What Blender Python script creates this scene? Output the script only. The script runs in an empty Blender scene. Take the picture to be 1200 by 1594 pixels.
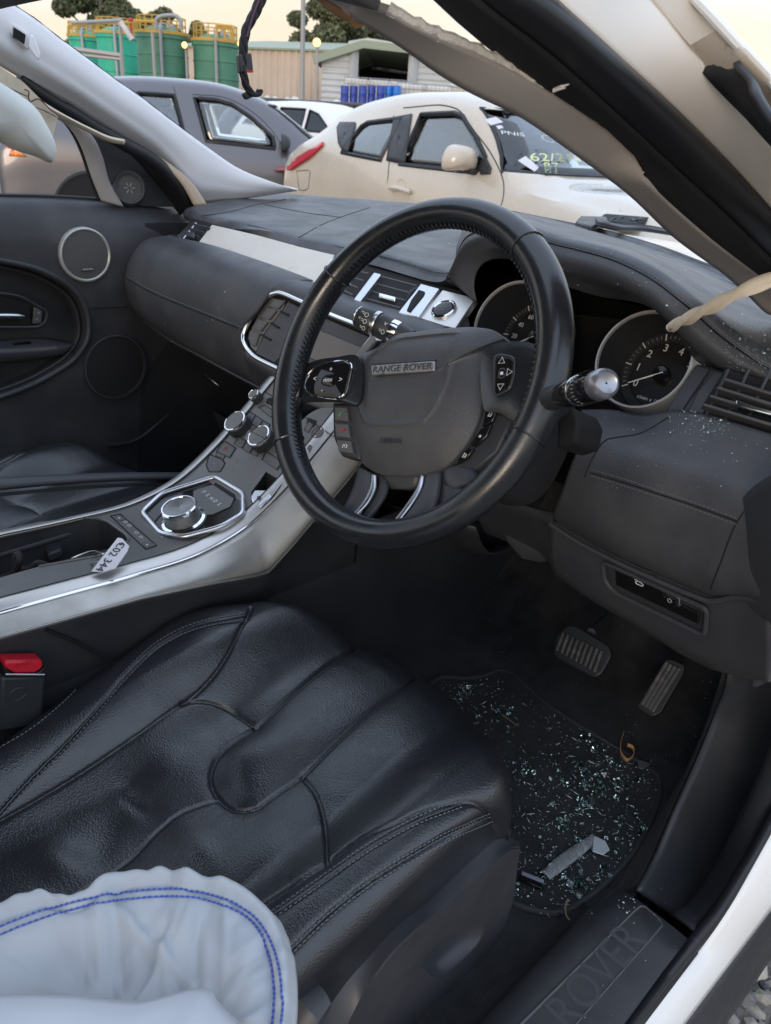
import bpy, bmesh, math, random
import numpy as np
from mathutils import Vector, Matrix, noise as mnoise
rad = math.radians
random.seed(7); np.random.seed(7)
S = bpy.context.scene
COL = S.collection

# ------------------------------------------------------------------ camera
# car axes: X forward, Y to the passenger (left) side, Z up, metres
CAM = np.array([-0.5719, -0.9259, 1.2689]); YAW, PITCH, ROLL = rad(44.859), rad(-26.237), rad(3.921)
FPX, PW, PH = 1220.67, 1200, 1594
_fw = np.array([math.cos(YAW)*math.cos(PITCH), math.sin(YAW)*math.cos(PITCH), math.sin(PITCH)])
_r0 = np.array([math.sin(YAW), -math.cos(YAW), 0.0]); _u0 = np.cross(_r0, _fw)
_r = math.cos(ROLL)*_r0 + math.sin(ROLL)*_u0; _u = -math.sin(ROLL)*_r0 + math.cos(ROLL)*_u0
cd = bpy.data.cameras.new('camera'); cam = bpy.data.objects.new('camera', cd); COL.objects.link(cam)
cam.matrix_world = Matrix(((_r[0], _u[0], -_fw[0], CAM[0]), (_r[1], _u[1], -_fw[1], CAM[1]), (_r[2], _u[2], -_fw[2], CAM[2]), (0, 0, 0, 1)))
cd.sensor_fit = 'VERTICAL'; cd.sensor_height = 34.6; cd.sensor_width = 34.6*PW/PH
cd.lens = FPX/PH*34.6
cd.clip_start = 0.02; cd.clip_end = 3000
cd.dof.use_dof = True; cd.dof.focus_distance = 0.95; cd.dof.aperture_fstop = 13.0
S.camera = cam
GZ = -0.05                                   # yard surface

# ------------------------------------------------------------------ sky and sun (dusk, thin high cloud)
W = bpy.data.worlds.new('World'); S.world = W; W.use_nodes = True
nt = W.node_tree; nt.nodes.clear()
out = nt.nodes.new('ShaderNodeOutputWorld')
sky = nt.nodes.new('ShaderNodeTexSky'); sky.sky_type = 'NISHITA'; sky.sun_disc = False
SUN_EL, SUN_AZ = rad(9), rad(205)            # azimuth measured from +X towards +Y
sky.sun_elevation = SUN_EL; sky.sun_rotation = rad(90) - SUN_AZ
sky.air_density = 1.2; sky.dust_density = 2.0
bg1 = nt.nodes.new('ShaderNodeBackground'); bg1.inputs['Strength'].default_value = 0.10
nt.links.new(sky.outputs[0], bg1.inputs[0])
tc = nt.nodes.new('ShaderNodeTexCoord'); sp = nt.nodes.new('ShaderNodeSeparateXYZ'); nt.links.new(tc.outputs['Generated'], sp.inputs[0])
no = nt.nodes.new('ShaderNodeTexNoise'); no.inputs['Scale'].default_value = 2.4; no.inputs['Detail'].default_value = 6
mpn = nt.nodes.new('ShaderNodeMapping'); mpn.inputs['Scale'].default_value = (1, 1, 6); nt.links.new(tc.outputs['Generated'], mpn.inputs[0]); nt.links.new(mpn.outputs[0], no.inputs['Vector'])
ma = nt.nodes.new('ShaderNodeMath'); ma.operation = 'MULTIPLY_ADD'; ma.inputs[1].default_value = 0.26; nt.links.new(no.outputs[0], ma.inputs[0]); nt.links.new(sp.outputs[2], ma.inputs[2])
cr = nt.nodes.new('ShaderNodeValToRGB'); nt.links.new(ma.outputs[0], cr.inputs[0])
el = cr.color_ramp.elements
el[0].position = 0.02; el[0].color = (0.72, 0.55, 0.40, 1)
el[1].position = 1.0; el[1].color = (0.90, 1.05, 1.34, 1)
e = el.new(0.19); e.color = (0.76, 0.645, 0.535, 1)
e = el.new(0.30); e.color = (0.78, 0.84, 0.93, 1)
e = el.new(0.55); e.color = (0.82, 0.98, 1.22, 1)
bg2 = nt.nodes.new('ShaderNodeBackground'); bg2.inputs['Strength'].default_value = 0.85; nt.links.new(cr.outputs[0], bg2.inputs[0])
mx = nt.nodes.new('ShaderNodeMixShader'); mx.inputs[0].default_value = 0.82
nt.links.new(bg1.outputs[0], mx.inputs[1]); nt.links.new(bg2.outputs[0], mx.inputs[2]); nt.links.new(mx.outputs[0], out.inputs[0])
sl = bpy.data.lights.new('sun', 'SUN'); sl.energy = 0.5; sl.angle = rad(20); sl.color = (1.0, 0.86, 0.72)
sun = bpy.data.objects.new('sun', sl); COL.objects.link(sun)
sd = Vector((math.cos(SUN_AZ)*math.cos(SUN_EL), math.sin(SUN_AZ)*math.cos(SUN_EL), math.sin(SUN_EL)))
sun.rotation_euler = sd.to_track_quat('Z', 'Y').to_euler(); sun.location = (-6, -6, 6)
vs = S.view_settings; vs.view_transform = 'Standard'; vs.look = 'None'; vs.gamma = 1; vs.use_curve_mapping = False
vs.exposure = 0.85
S.render.engine = 'CYCLES'

# ------------------------------------------------------------------ measuring helpers
def ray(px, py): return _fw*FPX + _r*(px-PW/2) + _u*(PH/2-py)
def U(px, py, x=None, y=None, z=None):
    d = ray(px, py)
    k, v = (0, x) if x is not None else ((1, y) if y is not None else (2, z))
    return Vector(CAM + d*((v-CAM[k])/d[k]))
def UP(px, py, p, n):
    d = ray(px, py); p = np.array(p); n = np.array(n)
    return Vector(CAM + d*(((p-CAM)@n)/(d@n)))
def UD(px, py, dist):
    d = ray(px, py); return Vector(CAM + d/np.linalg.norm(d[:2])*dist)   # horizontal distance
def proj(P):
    d = np.asarray(P)-CAM; z = d@_fw
    return np.stack([PW/2+FPX*(d@_r)/z, PH/2-FPX*(d@_u)/z], -1)

# ------------------------------------------------------------------ mesh helpers
def catmull(pts, n, closed=False):
    P = np.array([list(p) for p in pts], float); m = len(P)
    if closed: idx = lambda i: P[i % m]; segs = m
    else:
        idx = lambda i: P[i] if 0 <= i < m else (2*P[0]-P[1] if i < 0 else 2*P[-1]-P[-2]); segs = m-1
    # chord-length stations
    L = [np.linalg.norm(idx(i+1)-idx(i)) for i in range(segs)]; T = np.concatenate([[0], np.cumsum(L)])
    ts = np.linspace(0, T[-1], n, endpoint=not closed); o = []
    for t in ts:
        i = min(max(int(np.searchsorted(T, t, 'right'))-1, 0), segs-1)
        u = (t-T[i])/max(L[i], 1e-9)
        a, b, c, d = idx(i-1), idx(i), idx(i+1), idx(i+2)
        lb = max(L[i], 1e-9)
        la = max(np.linalg.norm(b-a), 1e-9); lc = max(np.linalg.norm(d-c), 1e-9)
        m1 = ((c-b)/lb*la + (b-a)/la*lb)/(la+lb)*min(lb, 1.6*la); m2 = ((d-c)/lc*lb + (c-b)/lb*lc)/(lb+lc)*min(lb, 1.6*lc)
        u2, u3 = u*u, u*u*u
        o.append((2*u3-3*u2+1)*b + (u3-2*u2+u)*m1 + (-2*u3+3*u2)*c + (u3-u2)*m2)
    return np.array(o)

def surf(rows, n, m):
    """smooth grid through rows of points"""
    R_ = [catmull(r_, n) for r_ in rows]; C_ = [catmull([q[i] for q in R_], m) for i in range(n)]
    return [[C_[i][j] for i in range(n)] for j in range(m)]

from mathutils.bvhtree import BVHTree
def sticker(o):
    """returns a function that finds the point of mesh o seen at a pixel"""
    bv_ = BVHTree.FromPolygons([tuple(v.co) for v in o.data.vertices], [tuple(p.vertices) for p in o.data.polygons])
    def f(px, py, lift=.0026):
        d = ray(px, py); d = Vector(d/np.linalg.norm(d)); h = bv_.ray_cast(Vector(CAM), d)
        if h[0] is None: return None
        n_ = h[1] if h[1].dot(d) < 0 else -h[1]; return h[0]+n_*lift
    return f
def on_path(f, pts, n=40, lift=.0026): return [q for q in (f(*p, lift) for p in catmull([np.array(p, float) for p in pts], n)) if q is not None]

class MB:
    def __init__(s): s.v = []; s.f = []
    def add(s, vs_, fs):
        k = len(s.v); s.v += [tuple(map(float, p)) for p in vs_]; s.f += [tuple(i+k for i in f) for f in fs]; return s
    def box(s, c, d, M=None):
        x, y, z = d[0]/2, d[1]/2, d[2]/2
        vs_ = [Vector(p) for p in ((-x,-y,-z),(x,-y,-z),(x,y,-z),(-x,y,-z),(-x,-y,z),(x,-y,z),(x,y,z),(-x,y,z))]
        if M is not None: vs_ = [M @ p for p in vs_]
        c = Vector(c); vs_ = [p+c for p in vs_]
        return s.add(vs_, [(0,3,2,1),(4,5,6,7),(0,1,5,4),(1,2,6,5),(2,3,7,6),(3,0,4,7)])
    def grid(s, rows, closed_u=False, closed_v=False):
        n, m = len(rows), len(rows[0]); fs = []
        for i in range(n if closed_v else n-1):
            for j in range(m if closed_u else m-1):
                a, b = i % n, (i+1) % n; c, d = j % m, (j+1) % m
                fs.append((a*m+c, a*m+d, b*m+d, b*m+c))
        return s.add([p for r_ in rows for p in r_], fs)
    def tube(s, path, r, seg=8, closed=False, cap=True, flat=1.0, up=None):
        P = [Vector(p) for p in path]; n = len(P); rings = []
        rr = r if hasattr(r, '__len__') else [r]*n
        prev = None
        for i in range(n):
            t = (P[(i+1) % n]-P[i-1]) if closed else (P[min(i+1, n-1)]-P[max(i-1, 0)])
            t.normalize()
            if prev is None:
                a = Vector(up) if up is not None else (Vector((0, 0, 1)) if abs(t.z) < .9 else Vector((1, 0, 0)))
            else: a = prev if up is None else Vector(up)
            nn = (a - t*a.dot(t)).normalized(); bb = t.cross(nn); prev = nn
            rings.append([P[i] + nn*(math.cos(k*2*math.pi/seg)*rr[i]) + bb*(math.sin(k*2*math.pi/seg)*rr[i]*flat) for k in range(seg)])
        k0 = len(s.v); s.grid(rings, closed_u=True, closed_v=closed)
        if cap and not closed:
            s.f.append(tuple(k0+i for i in range(seg))[::-1]); s.f.append(tuple(k0+(n-1)*seg+i for i in range(seg)))
        return s
    def lathe(s, prof, c, ax, seg=32, ref=None, cap=False):
        ax = Vector(ax).normalized(); c = Vector(c)
        a = Vector(ref) if ref is not None else (Vector((0, 0, 1)) if abs(ax.z) < .9 else Vector((1, 0, 0)))
        e1 = (a-ax*a.dot(ax)).normalized(); e2 = ax.cross(e1)
        rows = [[c+ax*h+(e1*math.cos(t)+e2*math.sin(t))*r_ for t in [k*2*math.pi/seg for k in range(seg)]] for r_, h in prof]
        k0 = len(s.v); s.grid(rows, closed_u=True)
        if cap: s.f.append(tuple(k0+i for i in range(seg))[::-1])
        if cap: s.f.append(tuple(k0+(len(prof)-1)*seg+i for i in range(seg)))
        return s
    def prism(s, pts, vec):
        P = [Vector(p) for p in pts]; n = len(P); v = Vector(vec)
        return s.add(P+[p+v for p in P], [tuple(range(n))[::-1], tuple(range(n, 2*n))]+[(i, (i+1) % n, n+(i+1) % n, n+i) for i in range(n)])
    def sheet(s, pts): n = len(pts); return s.add(pts, [tuple(range(n))])

def setparent(o, parent):
    if parent is None: return
    o.parent = parent
    if parent.type == 'EMPTY': o.matrix_parent_inverse = parent.matrix_basis.inverted()
def obj(name, mb, m, parent=None, smooth=40, bevel=0, bseg=2, solid=0, soff=0.0, sub=0, kind=None, label=None, recalc=True):
    me = bpy.data.meshes.new(name); me.from_pydata(mb.v, [], mb.f)
    if recalc:
        bm = bmesh.new(); bm.from_mesh(me); bmesh.ops.remove_doubles(bm, verts=bm.verts, dist=1e-6); bmesh.ops.recalc_face_normals(bm, faces=bm.faces); bm.to_mesh(me); bm.free()
    me.update()
    if smooth:
        me.polygons.foreach_set('use_smooth', [True]*len(me.polygons)); me.set_sharp_from_angle(angle=rad(smooth))
    me.materials.append(m); o = bpy.data.objects.new(name, me); COL.objects.link(o); setparent(o, parent)
    if solid: md = o.modifiers.new('solid', 'SOLIDIFY'); md.thickness = solid; md.offset = soff
    if bevel: md = o.modifiers.new('bevel', 'BEVEL'); md.width = bevel; md.segments = bseg; md.limit_method = 'ANGLE'; md.angle_limit = rad(35); md.harden_normals = False
    if sub: md = o.modifiers.new('sub', 'SUBSURF'); md.levels = sub; md.render_levels = sub
    if kind: o['kind'] = kind
    if label: o['label'] = label
    return o
def tag(o, label, cat, group=None):
    o['label'] = label; o['category'] = cat
    if group: o['group'] = group
    return o
def thing(name, label, cat, loc=(0, 0, 0), group=None):
    o = bpy.data.objects.new(name, None); COL.objects.link(o); o.location = loc; o.empty_display_size = .1
    bpy.context.view_layer.update()
    return tag(o, label, cat, group)
def struct(name, mb, m, **k): return obj(name, mb, m, None, kind='structure', **k)
def boolean(o, cutters, op='DIFFERENCE'):
    for c in cutters:
        md = o.modifiers.new('b', 'BOOLEAN'); md.operation = op; md.object = c; md.solver = 'EXACT'
    dg = bpy.context.evaluated_depsgraph_get(); dg.update()
    me = bpy.data.meshes.new_from_object(o.evaluated_get(dg)); o.modifiers.clear(); o.data = me
    return o
def drop(o): bpy.data.objects.remove(o, do_unlink=True)
TXT = {}
def prebake(strings):
    """turn every piece of lettering into mesh data once, while the scene is still empty"""
    os_ = []
    for txt in strings:
        cu = bpy.data.curves.new('t', 'FONT'); cu.body = txt; cu.size = 1; cu.align_x = 'CENTER'; cu.align_y = 'CENTER'; cu.extrude = .5; cu.resolution_u = 3
        o = bpy.data.objects.new('t', cu); COL.objects.link(o); os_.append((txt, o, cu))
    dg = bpy.context.evaluated_depsgraph_get(); dg.update()
    for txt, o, cu in os_:
        me = bpy.data.meshes.new_from_object(o.evaluated_get(dg)); TXT[txt] = ([tuple(v.co) for v in me.vertices], [tuple(p.vertices) for p in me.polygons]); bpy.data.meshes.remove(me)
    for txt, o, cu in os_: bpy.data.objects.remove(o, do_unlink=True); bpy.data.curves.remove(cu)
def text_mb(txt, size, origin, ex, ey, depth=0.0006):
    ex = Vector(ex); ey = Vector(ey); ez = ex.cross(ey); og = Vector(origin); vs_, fs = TXT[txt]
    return MB().add([og+ex*v[0]*size+ey*v[1]*size+ez*v[2]*depth for v in vs_], fs)
prebake(['62/211', '87', 'PNIS', 'C', 'ROVER', 'RANGE ROVER', 'AIRBAG', 'SRS', 'MODE', '+', '-', '<', '>', 'P', 'R', 'N', 'D', 'S', 'AUTO', 'A/C', 'VOL', 'MERIDIAN', 'C02 344', 'ENGINE', 'START', 'STOP', 'HOME\nMENU', 'SETUP', 'NAV', '<>',
         '0', '1', '2', '3', '4', '5', '6', '7', '8', '20', '40', '60', '80', '100', '120', '140', '160', 'r/min x 1000', 'km/h', 'PRESS', 'OFF', 'CAN', 'SET', 'A'])
def rpoly(pts, r, n=5):
    """polygon with its corners rounded off"""
    P = [Vector(p) for p in pts]; o = []
    for i, p in enumerate(P):
        a, b = P[i-1]-p, P[(i+1) % len(P)]-p; ra = min(r, a.length*.45); rb = min(r, b.length*.45); s0 = p+a.normalized()*ra; s1 = p+b.normalized()*rb
        for k in range(n+1):
            t = k/n; o.append(s0*(1-t)**2+p*2*t*(1-t)+s1*t*t)
    return o
def radial(outline, center, hfun, frame, n=120, m=24, skirt=None):
    """domed patch: outline 2-D closed, rings shrink to centre, height from hfun(a,b,s); frame(a,b,h)->point"""
    O = catmull(outline, n, True); c = np.array(center); rows = []
    if skirt is not None: rows.append([frame(p[0], p[1], skirt) for p in O])
    for k in range(m):
        s_ = 1-k/m
        rows.append([frame(*(c+(p-c)*s_), hfun(*(c+(p-c)*s_), s_)) for p in O])
    mb = MB(); mb.grid(rows, closed_u=True); k0 = len(mb.v)
    mb.v.append(tuple(frame(c[0], c[1], hfun(c[0], c[1], 0)))); q = k0-n
    mb.f += [(q+i, q+(i+1) % n, k0) for i in range(n)]
    return mb
def seg_dist(P, poly):
    """distance of points P (N,2) to polyline"""
    P = np.asarray(P, float); d = np.full(len(P), 1e9)
    for a, b in zip(poly[:-1], poly[1:]):
        a = np.array(a, float); b = np.array(b, float); ab = b-a
        t = np.clip(((P-a)@ab)/max(ab@ab, 1e-12), 0, 1); d = np.minimum(d, np.linalg.norm(P-a-t[:, None]*ab, axis=1))
    return d
def inpoly(P, poly):
    P = np.asarray(P); x, y = P[:, 0], P[:, 1]; r_ = np.zeros(len(P), bool); n = len(poly)
    for i in range(n):
        x1, y1 = poly[i]; x2, y2 = poly[(i+1) % n]
        c = ((y1 > y) != (y2 > y)) & (x < (x2-x1)*(y-y1)/((y2-y1) if y2 != y1 else 1e-9)+x1); r_ ^= c
    return r_
def sst(a, b, x): t = np.clip((x-a)/(b-a), 0, 1); return t*t*(3-2*t)
def lerp(a, b, t): return a+(b-a)*t
def stitches(path, pitch=.004, ln=.0026, r=.0005, lift=0.0, nrm=(0, 0, 1)):
    P = np.array([list(p) for p in path]); L = np.concatenate([[0], np.cumsum(np.linalg.norm(np.diff(P, axis=0), axis=1))]); mb = MB(); N = Vector(nrm)
    for t in np.arange(pitch/2, L[-1], pitch):
        a = Vector([np.interp(t-ln/2, L, P[:, k]) for k in range(3)])+N*lift; b = Vector([np.interp(t+ln/2, L, P[:, k]) for k in range(3)])+N*lift
        mb.tube([a, (a+b)/2+N*r*.6, b], [r*.5, r, r*.5], seg=4)
    return mb

# ------------------------------------------------------------------ materials
MATS = {}
def mat(name, col, rough=.5, metal=0.0, bump=None, var=None, coat=0, spec=.5, trans=0, ior=1.45, dust=None, emit=None, stretch=None, sheen=0, rvar=0, wear=None, alpha=None, grain2=None):
    if name in MATS: return MATS[name]
    m = bpy.data.materials.new(name); m.use_nodes = True; t = m.node_tree; N = t.nodes; Lk = t.links.new
    b = N['Principled BSDF']; b.inputs['Base Color'].default_value = (*col, 1); b.inputs['Roughness'].default_value = rough; b.inputs['Metallic'].default_value = metal
    b.inputs['Specular IOR Level'].default_value = spec; b.inputs['Coat Weight'].default_value = coat; b.inputs['Coat Roughness'].default_value = .06
    b.inputs['Transmission Weight'].default_value = trans; b.inputs['IOR'].default_value = ior
    if sheen: b.inputs['Sheen Weight'].default_value = sheen; b.inputs['Sheen Roughness'].default_value = .4
    if emit: b.inputs['Emission Color'].default_value = (*emit[0], 1); b.inputs['Emission Strength'].default_value = emit[1]
    tcn = N.new('ShaderNodeTexCoord'); co = tcn.outputs['Object']
    if stretch:
        mp = N.new('ShaderNodeMapping'); mp.inputs['Scale'].default_value = stretch; Lk(co, mp.inputs[0]); cs = mp.outputs[0]
    else: cs = co
    def nz(scale, detail=4, vec=None, rgh=.55):
        n = N.new('ShaderNodeTexNoise'); n.inputs['Scale'].default_value = scale; n.inputs['Detail'].default_value = detail; n.inputs['Roughness'].default_value = rgh; Lk(vec or co, n.inputs['Vector']); return n.outputs[0]
    def ramp(src, p0, p1, c0=(0, 0, 0, 1), c1=(1, 1, 1, 1)):
        r_ = N.new('ShaderNodeValToRGB'); r_.color_ramp.elements[0].position = p0; r_.color_ramp.elements[1].position = p1; r_.color_ramp.elements[0].color = c0; r_.color_ramp.elements[1].color = c1; Lk(src, r_.inputs[0]); return r_.outputs[0]
    def mix(f, a, c):
        x = N.new('ShaderNodeMix'); x.data_type = 'RGBA'
        if isinstance(f, float): x.inputs[0].default_value = f
        else: Lk(f, x.inputs[0])
        for s_, q in ((6, a), (7, c)):
            if isinstance(q, tuple): x.inputs[s_].default_value = q
            else: Lk(q, x.inputs[s_])
        return x.outputs[2]
    cur = (*col, 1)
    if var:   # (scale, amount, colour2)
        cur = mix(ramp(nz(var[0], 5, cs), .35, .68), cur, (*var[2], 1)) if len(var) > 2 else mix(ramp(nz(var[0], 5, cs), .3, .7), tuple(c*(1-var[1]) for c in col)+(1,), tuple(min(1, c*(1+var[1])) for c in col)+(1,))
    if wear:  # (scale, threshold, colour, softness)
        cur = mix(ramp(nz(wear[0], 8, cs, .65), wear[1], wear[1]+wear[3]), cur, (*wear[2], 1))
    if dust:  # (amount film, speck threshold, speck scale, colour)
        film = ramp(nz(9, 6), .42, .75); fm = N.new('ShaderNodeMath'); fm.operation = 'MULTIPLY'; fm.inputs[1].default_value = dust[0]; Lk(film, fm.inputs[0])
        cur = mix(fm.outputs[0], cur, (*dust[3], 1))
        vo = N.new('ShaderNodeTexVoronoi'); vo.inputs['Scale'].default_value = dust[2]; Lk(co, vo.inputs['Vector'])
        sz = N.new('ShaderNodeSeparateColor'); Lk(vo.outputs['Color'], sz.inputs[0])
        th = N.new('ShaderNodeMath'); th.operation = 'MULTIPLY'; th.inputs[1].default_value = dust[1]; pw = N.new('ShaderNodeMath'); pw.operation = 'POWER'; pw.inputs[1].default_value = 5; Lk(sz.outputs[0], pw.inputs[0]); Lk(pw.outputs[0], th.inputs[0])
        cl = nz(14, 3); cm = N.new('ShaderNodeMath'); cm.operation = 'MULTIPLY'; Lk(ramp(cl, .4, .65), cm.inputs[0]); Lk(th.outputs[0], cm.inputs[1])
        lt = N.new('ShaderNodeMath'); lt.operation = 'LESS_THAN'; Lk(vo.outputs['Distance'], lt.inputs[0]); Lk(cm.outputs[0], lt.inputs[1])
        cur = mix(lt.outputs[0], cur, (.42, .43, .43, 1))
    if not isinstance(cur, tuple): Lk(cur, b.inputs['Base Color'])
    if rvar:
        mr = N.new('ShaderNodeMapRange'); mr.inputs['To Min'].default_value = max(.02, rough-rvar); mr.inputs['To Max'].default_value = min(1, rough+rvar); mr.inputs['From Min'].default_value = .3; mr.inputs['From Max'].default_value = .7
        Lk(nz(22, 5, cs), mr.inputs[0]); Lk(mr.outputs[0], b.inputs['Roughness'])
    if bump:  # (kind, scale, strength, distance)
        if bump[0] == 'voro':
            vo2 = N.new('ShaderNodeTexVoronoi'); vo2.feature = 'SMOOTH_F1'; vo2.inputs['Scale'].default_value = bump[1]; vo2.inputs['Smoothness'].default_value = .4
            wp = N.new('ShaderNodeMixRGB'); wp.inputs[0].default_value = .12; Lk(co, wp.inputs[1]); nn = N.new('ShaderNodeTexNoise'); nn.inputs['Scale'].default_value = bump[1]*.35; Lk(co, nn.inputs['Vector'])
            Lk(co, vo2.inputs['Vector']); src = vo2.outputs['Distance']; N.remove(wp); N.remove(nn)
        elif bump[0] == 'wave':
            wv = N.new('ShaderNodeTexWave'); wv.inputs['Scale'].default_value = bump[1]; wv.bands_direction = bump[4] if len(bump) > 4 else 'X'; wv.inputs['Distortion'].default_value = 0; Lk(co, wv.inputs['Vector']); src = wv.outputs[0]
        else: src = nz(bump[1], 3, cs)
        bp = N.new('ShaderNodeBump'); bp.inputs['Strength'].default_value = bump[2]; bp.inputs['Distance'].default_value = bump[3]; Lk(src, bp.inputs['Height'])
        if grain2:
            bp2 = N.new('ShaderNodeBump'); bp2.inputs['Strength'].default_value = grain2[1]; bp2.inputs['Distance'].default_value = grain2[2]; Lk(nz(grain2[0], 4), bp2.inputs['Height']); Lk(bp2.outputs[0], bp.inputs['Normal'])
        Lk(bp.outputs[0], b.inputs['Normal'])
    MATS[name] = m; return m
DUST = (.30, .29, .28)
M_leather = mat('black_leather', (.016, .0175, .021), .32, bump=('voro', 500, .42, .0008), rvar=.06, grain2=(10, .05, .006), var=(6, .25), spec=.95)
M_leather_s = mat('black_leather_smooth', (.013, .015, .018), .25, spec=.75, bump=('voro', 800, .12, .0005), rvar=.08, grain2=(40, .12, .002), wear=(60, .70, (.06, .06, .06), .08))
M_sideleather = mat('side_vinyl', (.030, .027, .025), .55, bump=('voro', 700, .2, .0006), rvar=.08)
M_thread = mat('dark_thread', (.035, .038, .045), .7)
M_threadl = mat('grey_thread', (.11, .115, .125), .7)
M_dash = mat('dash_soft_touch', (.045, .049, .056), .46, bump=('voro', 700, .45, .0007), dust=(.30, .20, 260, DUST), rvar=.06, grain2=(30, .1, .003))
M_dashclean = mat('dash_grained', (.040, .042, .048), .44, bump=('voro', 700, .45, .0007), dust=(.14, .10, 300, DUST), rvar=.06)
M_plastic = mat('black_plastic', (.025, .027, .031), .46, bump=('noise', 900, .12, .0005), rvar=.08, dust=(.05, .05, 300, DUST))
M_plastic_g = mat('grey_black_plastic', (.038, .040, .046), .46, bump=('noise', 900, .12, .0005), rvar=.08, dust=(.06, .06, 300, DUST))
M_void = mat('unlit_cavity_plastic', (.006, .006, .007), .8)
M_gloss = mat('gloss_black', (.008, .008, .009), .07, rvar=.04, wear=(80, .72, (.05, .05, .05), .1))
M_rubber = mat('black_rubber', (.014, .015, .017), .5, bump=('noise', 300, .15, .001), rvar=.08, wear=(40, .62, (.05, .05, .05), .2))
M_foam = mat('pillar_seal_felt', (.010, .011, .014), .85, bump=('noise', 500, .5, .001), wear=(25, .60, (.04, .04, .045), .2))
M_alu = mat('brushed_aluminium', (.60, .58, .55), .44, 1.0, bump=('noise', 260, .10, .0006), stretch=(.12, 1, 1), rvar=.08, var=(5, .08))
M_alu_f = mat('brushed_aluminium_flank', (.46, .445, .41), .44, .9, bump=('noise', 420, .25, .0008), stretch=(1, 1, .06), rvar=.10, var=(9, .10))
M_satin = mat('satin_silver', (.60, .61, .63), .28, 1.0, rvar=.08, wear=(90, .7, (.3, .3, .3), .1))
M_chrome = mat('chrome', (.78, .79, .80), .10, 1.0, rvar=.05)
M_stripwhite = mat('dusty_silver_trim', (.60, .565, .50), .5, .15, dust=(.3, .2, 90, (.5, .48, .43)), wear=(18, .6, (.34, .31, .27), .15), rvar=.1)
M_conpanel = mat('console_grey_panel', (.125, .122, .118), .42, .3, rvar=.10, wear=(30, .66, (.12, .12, .12), .2), dust=(.08, .14, 200, DUST))
M_button = mat('button_grey', (.085, .085, .087), .5, rvar=.05, bump=('noise', 900, .08, .0004))
M_print = mat('white_print', (.62, .63, .63), .6)
M_print_dim = mat('faded_print', (.22, .22, .22), .6)
M_red = mat('red_plastic', (.55, .015, .03), .35)
M_redprint = mat('red_print', (.5, .03, .04), .5)
M_greenprint = mat('green_print', (.05, .3, .12), .5)
M_white = mat('white_car_paint', (.74, .72, .68), .28, coat=.5, rvar=.05, wear=(14, .66, (.52, .48, .42), .12))
M_whitein = mat('unpolished_white_paint', (.66, .63, .58), .4, rvar=.08, wear=(7, .60, (.50, .45, .38), .2))
M_rust = mat('dirty_primer', (.50, .44, .36), .6, wear=(45, .58, (.08, .06, .045), .12))
M_trimgrey = mat('grey_pillar_trim', (.34, .315, .295), .62, bump=('noise', 700, .15, .0006), var=(7, .08))
M_trimlight = mat('pale_grey_trim', (.80, .80, .82), .55, bump=('noise', 900, .12, .0005), wear=(9, .68, (.46, .45, .44), .1), grain2=(5, .05, .01))
M_foamwhite = mat('torn_white_adhesive', (.62, .60, .56), .8, bump=('noise', 200, .7, .003))
M_carpet = mat('black_carpet', (.018, .0185, .020), 1.0, bump=('noise', 900, 1.0, .002), spec=.1, var=(30, .4), sheen=.15, dust=(.05, .22, 260, DUST))
M_sillrub = mat('sill_plate_plastic', (.026, .027, .030), .42, bump=('noise', 700, .2, .0006), dust=(.12, .08, 200, DUST), rvar=.08, wear=(25, .62, (.06, .06, .06), .2))
M_slat = mat('vent_slat_grey', (.07, .07, .072), .4)
M_cloth = mat('airbag_nylon', (.46, .485, .51), .75, bump=('noise', 1500, .12, .0004), var=(8, .05), sheen=.1, grain2=(18, .25, .004))
M_cloth2 = mat('airbag_white_panel', (.62, .65, .62), .6, bump=('noise', 900, .1, .0005), grain2=(14, .3, .005))
M_canvas = mat('beige_tether_cloth', (.58, .50, .38), .85, bump=('noise', 900, .3, .0008), var=(40, .12))
M_blue = mat('blue_thread', (.06, .10, .38), .7)
M_glassbit = mat('tempered_glass_bit', (.68, .88, .83), .07, trans=1.0, ior=1.5)
M_glassclr = mat('clear_plastic', (.86, .87, .87), .14, trans=.82, ior=1.35, bump=('noise', 90, .25, .002))
M_paper = mat('paper_tag', (.66, .65, .70), .7, var=(30, .06))
M_ink = mat('black_ink', (.02, .02, .025), .6)
M_leaf = mat('dry_leaf', (.42, .24, .09), .7, var=(60, .2))
M_twig = mat('dry_twig', (.26, .19, .10), .8)
M_wire = mat('wire_harness', (.018, .016, .018), .7, bump=('noise', 400, .6, .001))
M_silverwire = mat('bare_wire', (.6, .6, .58), .3, 1.0)
# ================================================================== the yard behind the wreck
Fh = Vector((math.cos(YAW), math.sin(YAW), 0)); Rh = Vector((math.sin(YAW), -math.cos(YAW), 0)); C0 = Vector((CAM[0], CAM[1], 0))
def yard(lat, fwd, z=0.0): return C0 + Rh*lat + Fh*fwd + Vector((0, 0, z))
def col(px, py, fwd):
    """point seen at pixel px,py standing fwd metres ahead (measured along the ground)"""
    d = Vector(ray(px, py)); k = fwd/d.dot(Fh); return Vector(CAM)+d*k
M_ground = mat('yard_gravel', (.20, .18, .155), .95, bump=('noise', 60, .8, .01), var=(3, .25), spec=.2)
g = MB(); g.sheet([(1500*math.cos(t), 1500*math.sin(t), GZ) for t in np.linspace(0, 2*math.pi, 97)[:-1]])
struct('ground', g, M_ground, smooth=0)

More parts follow.
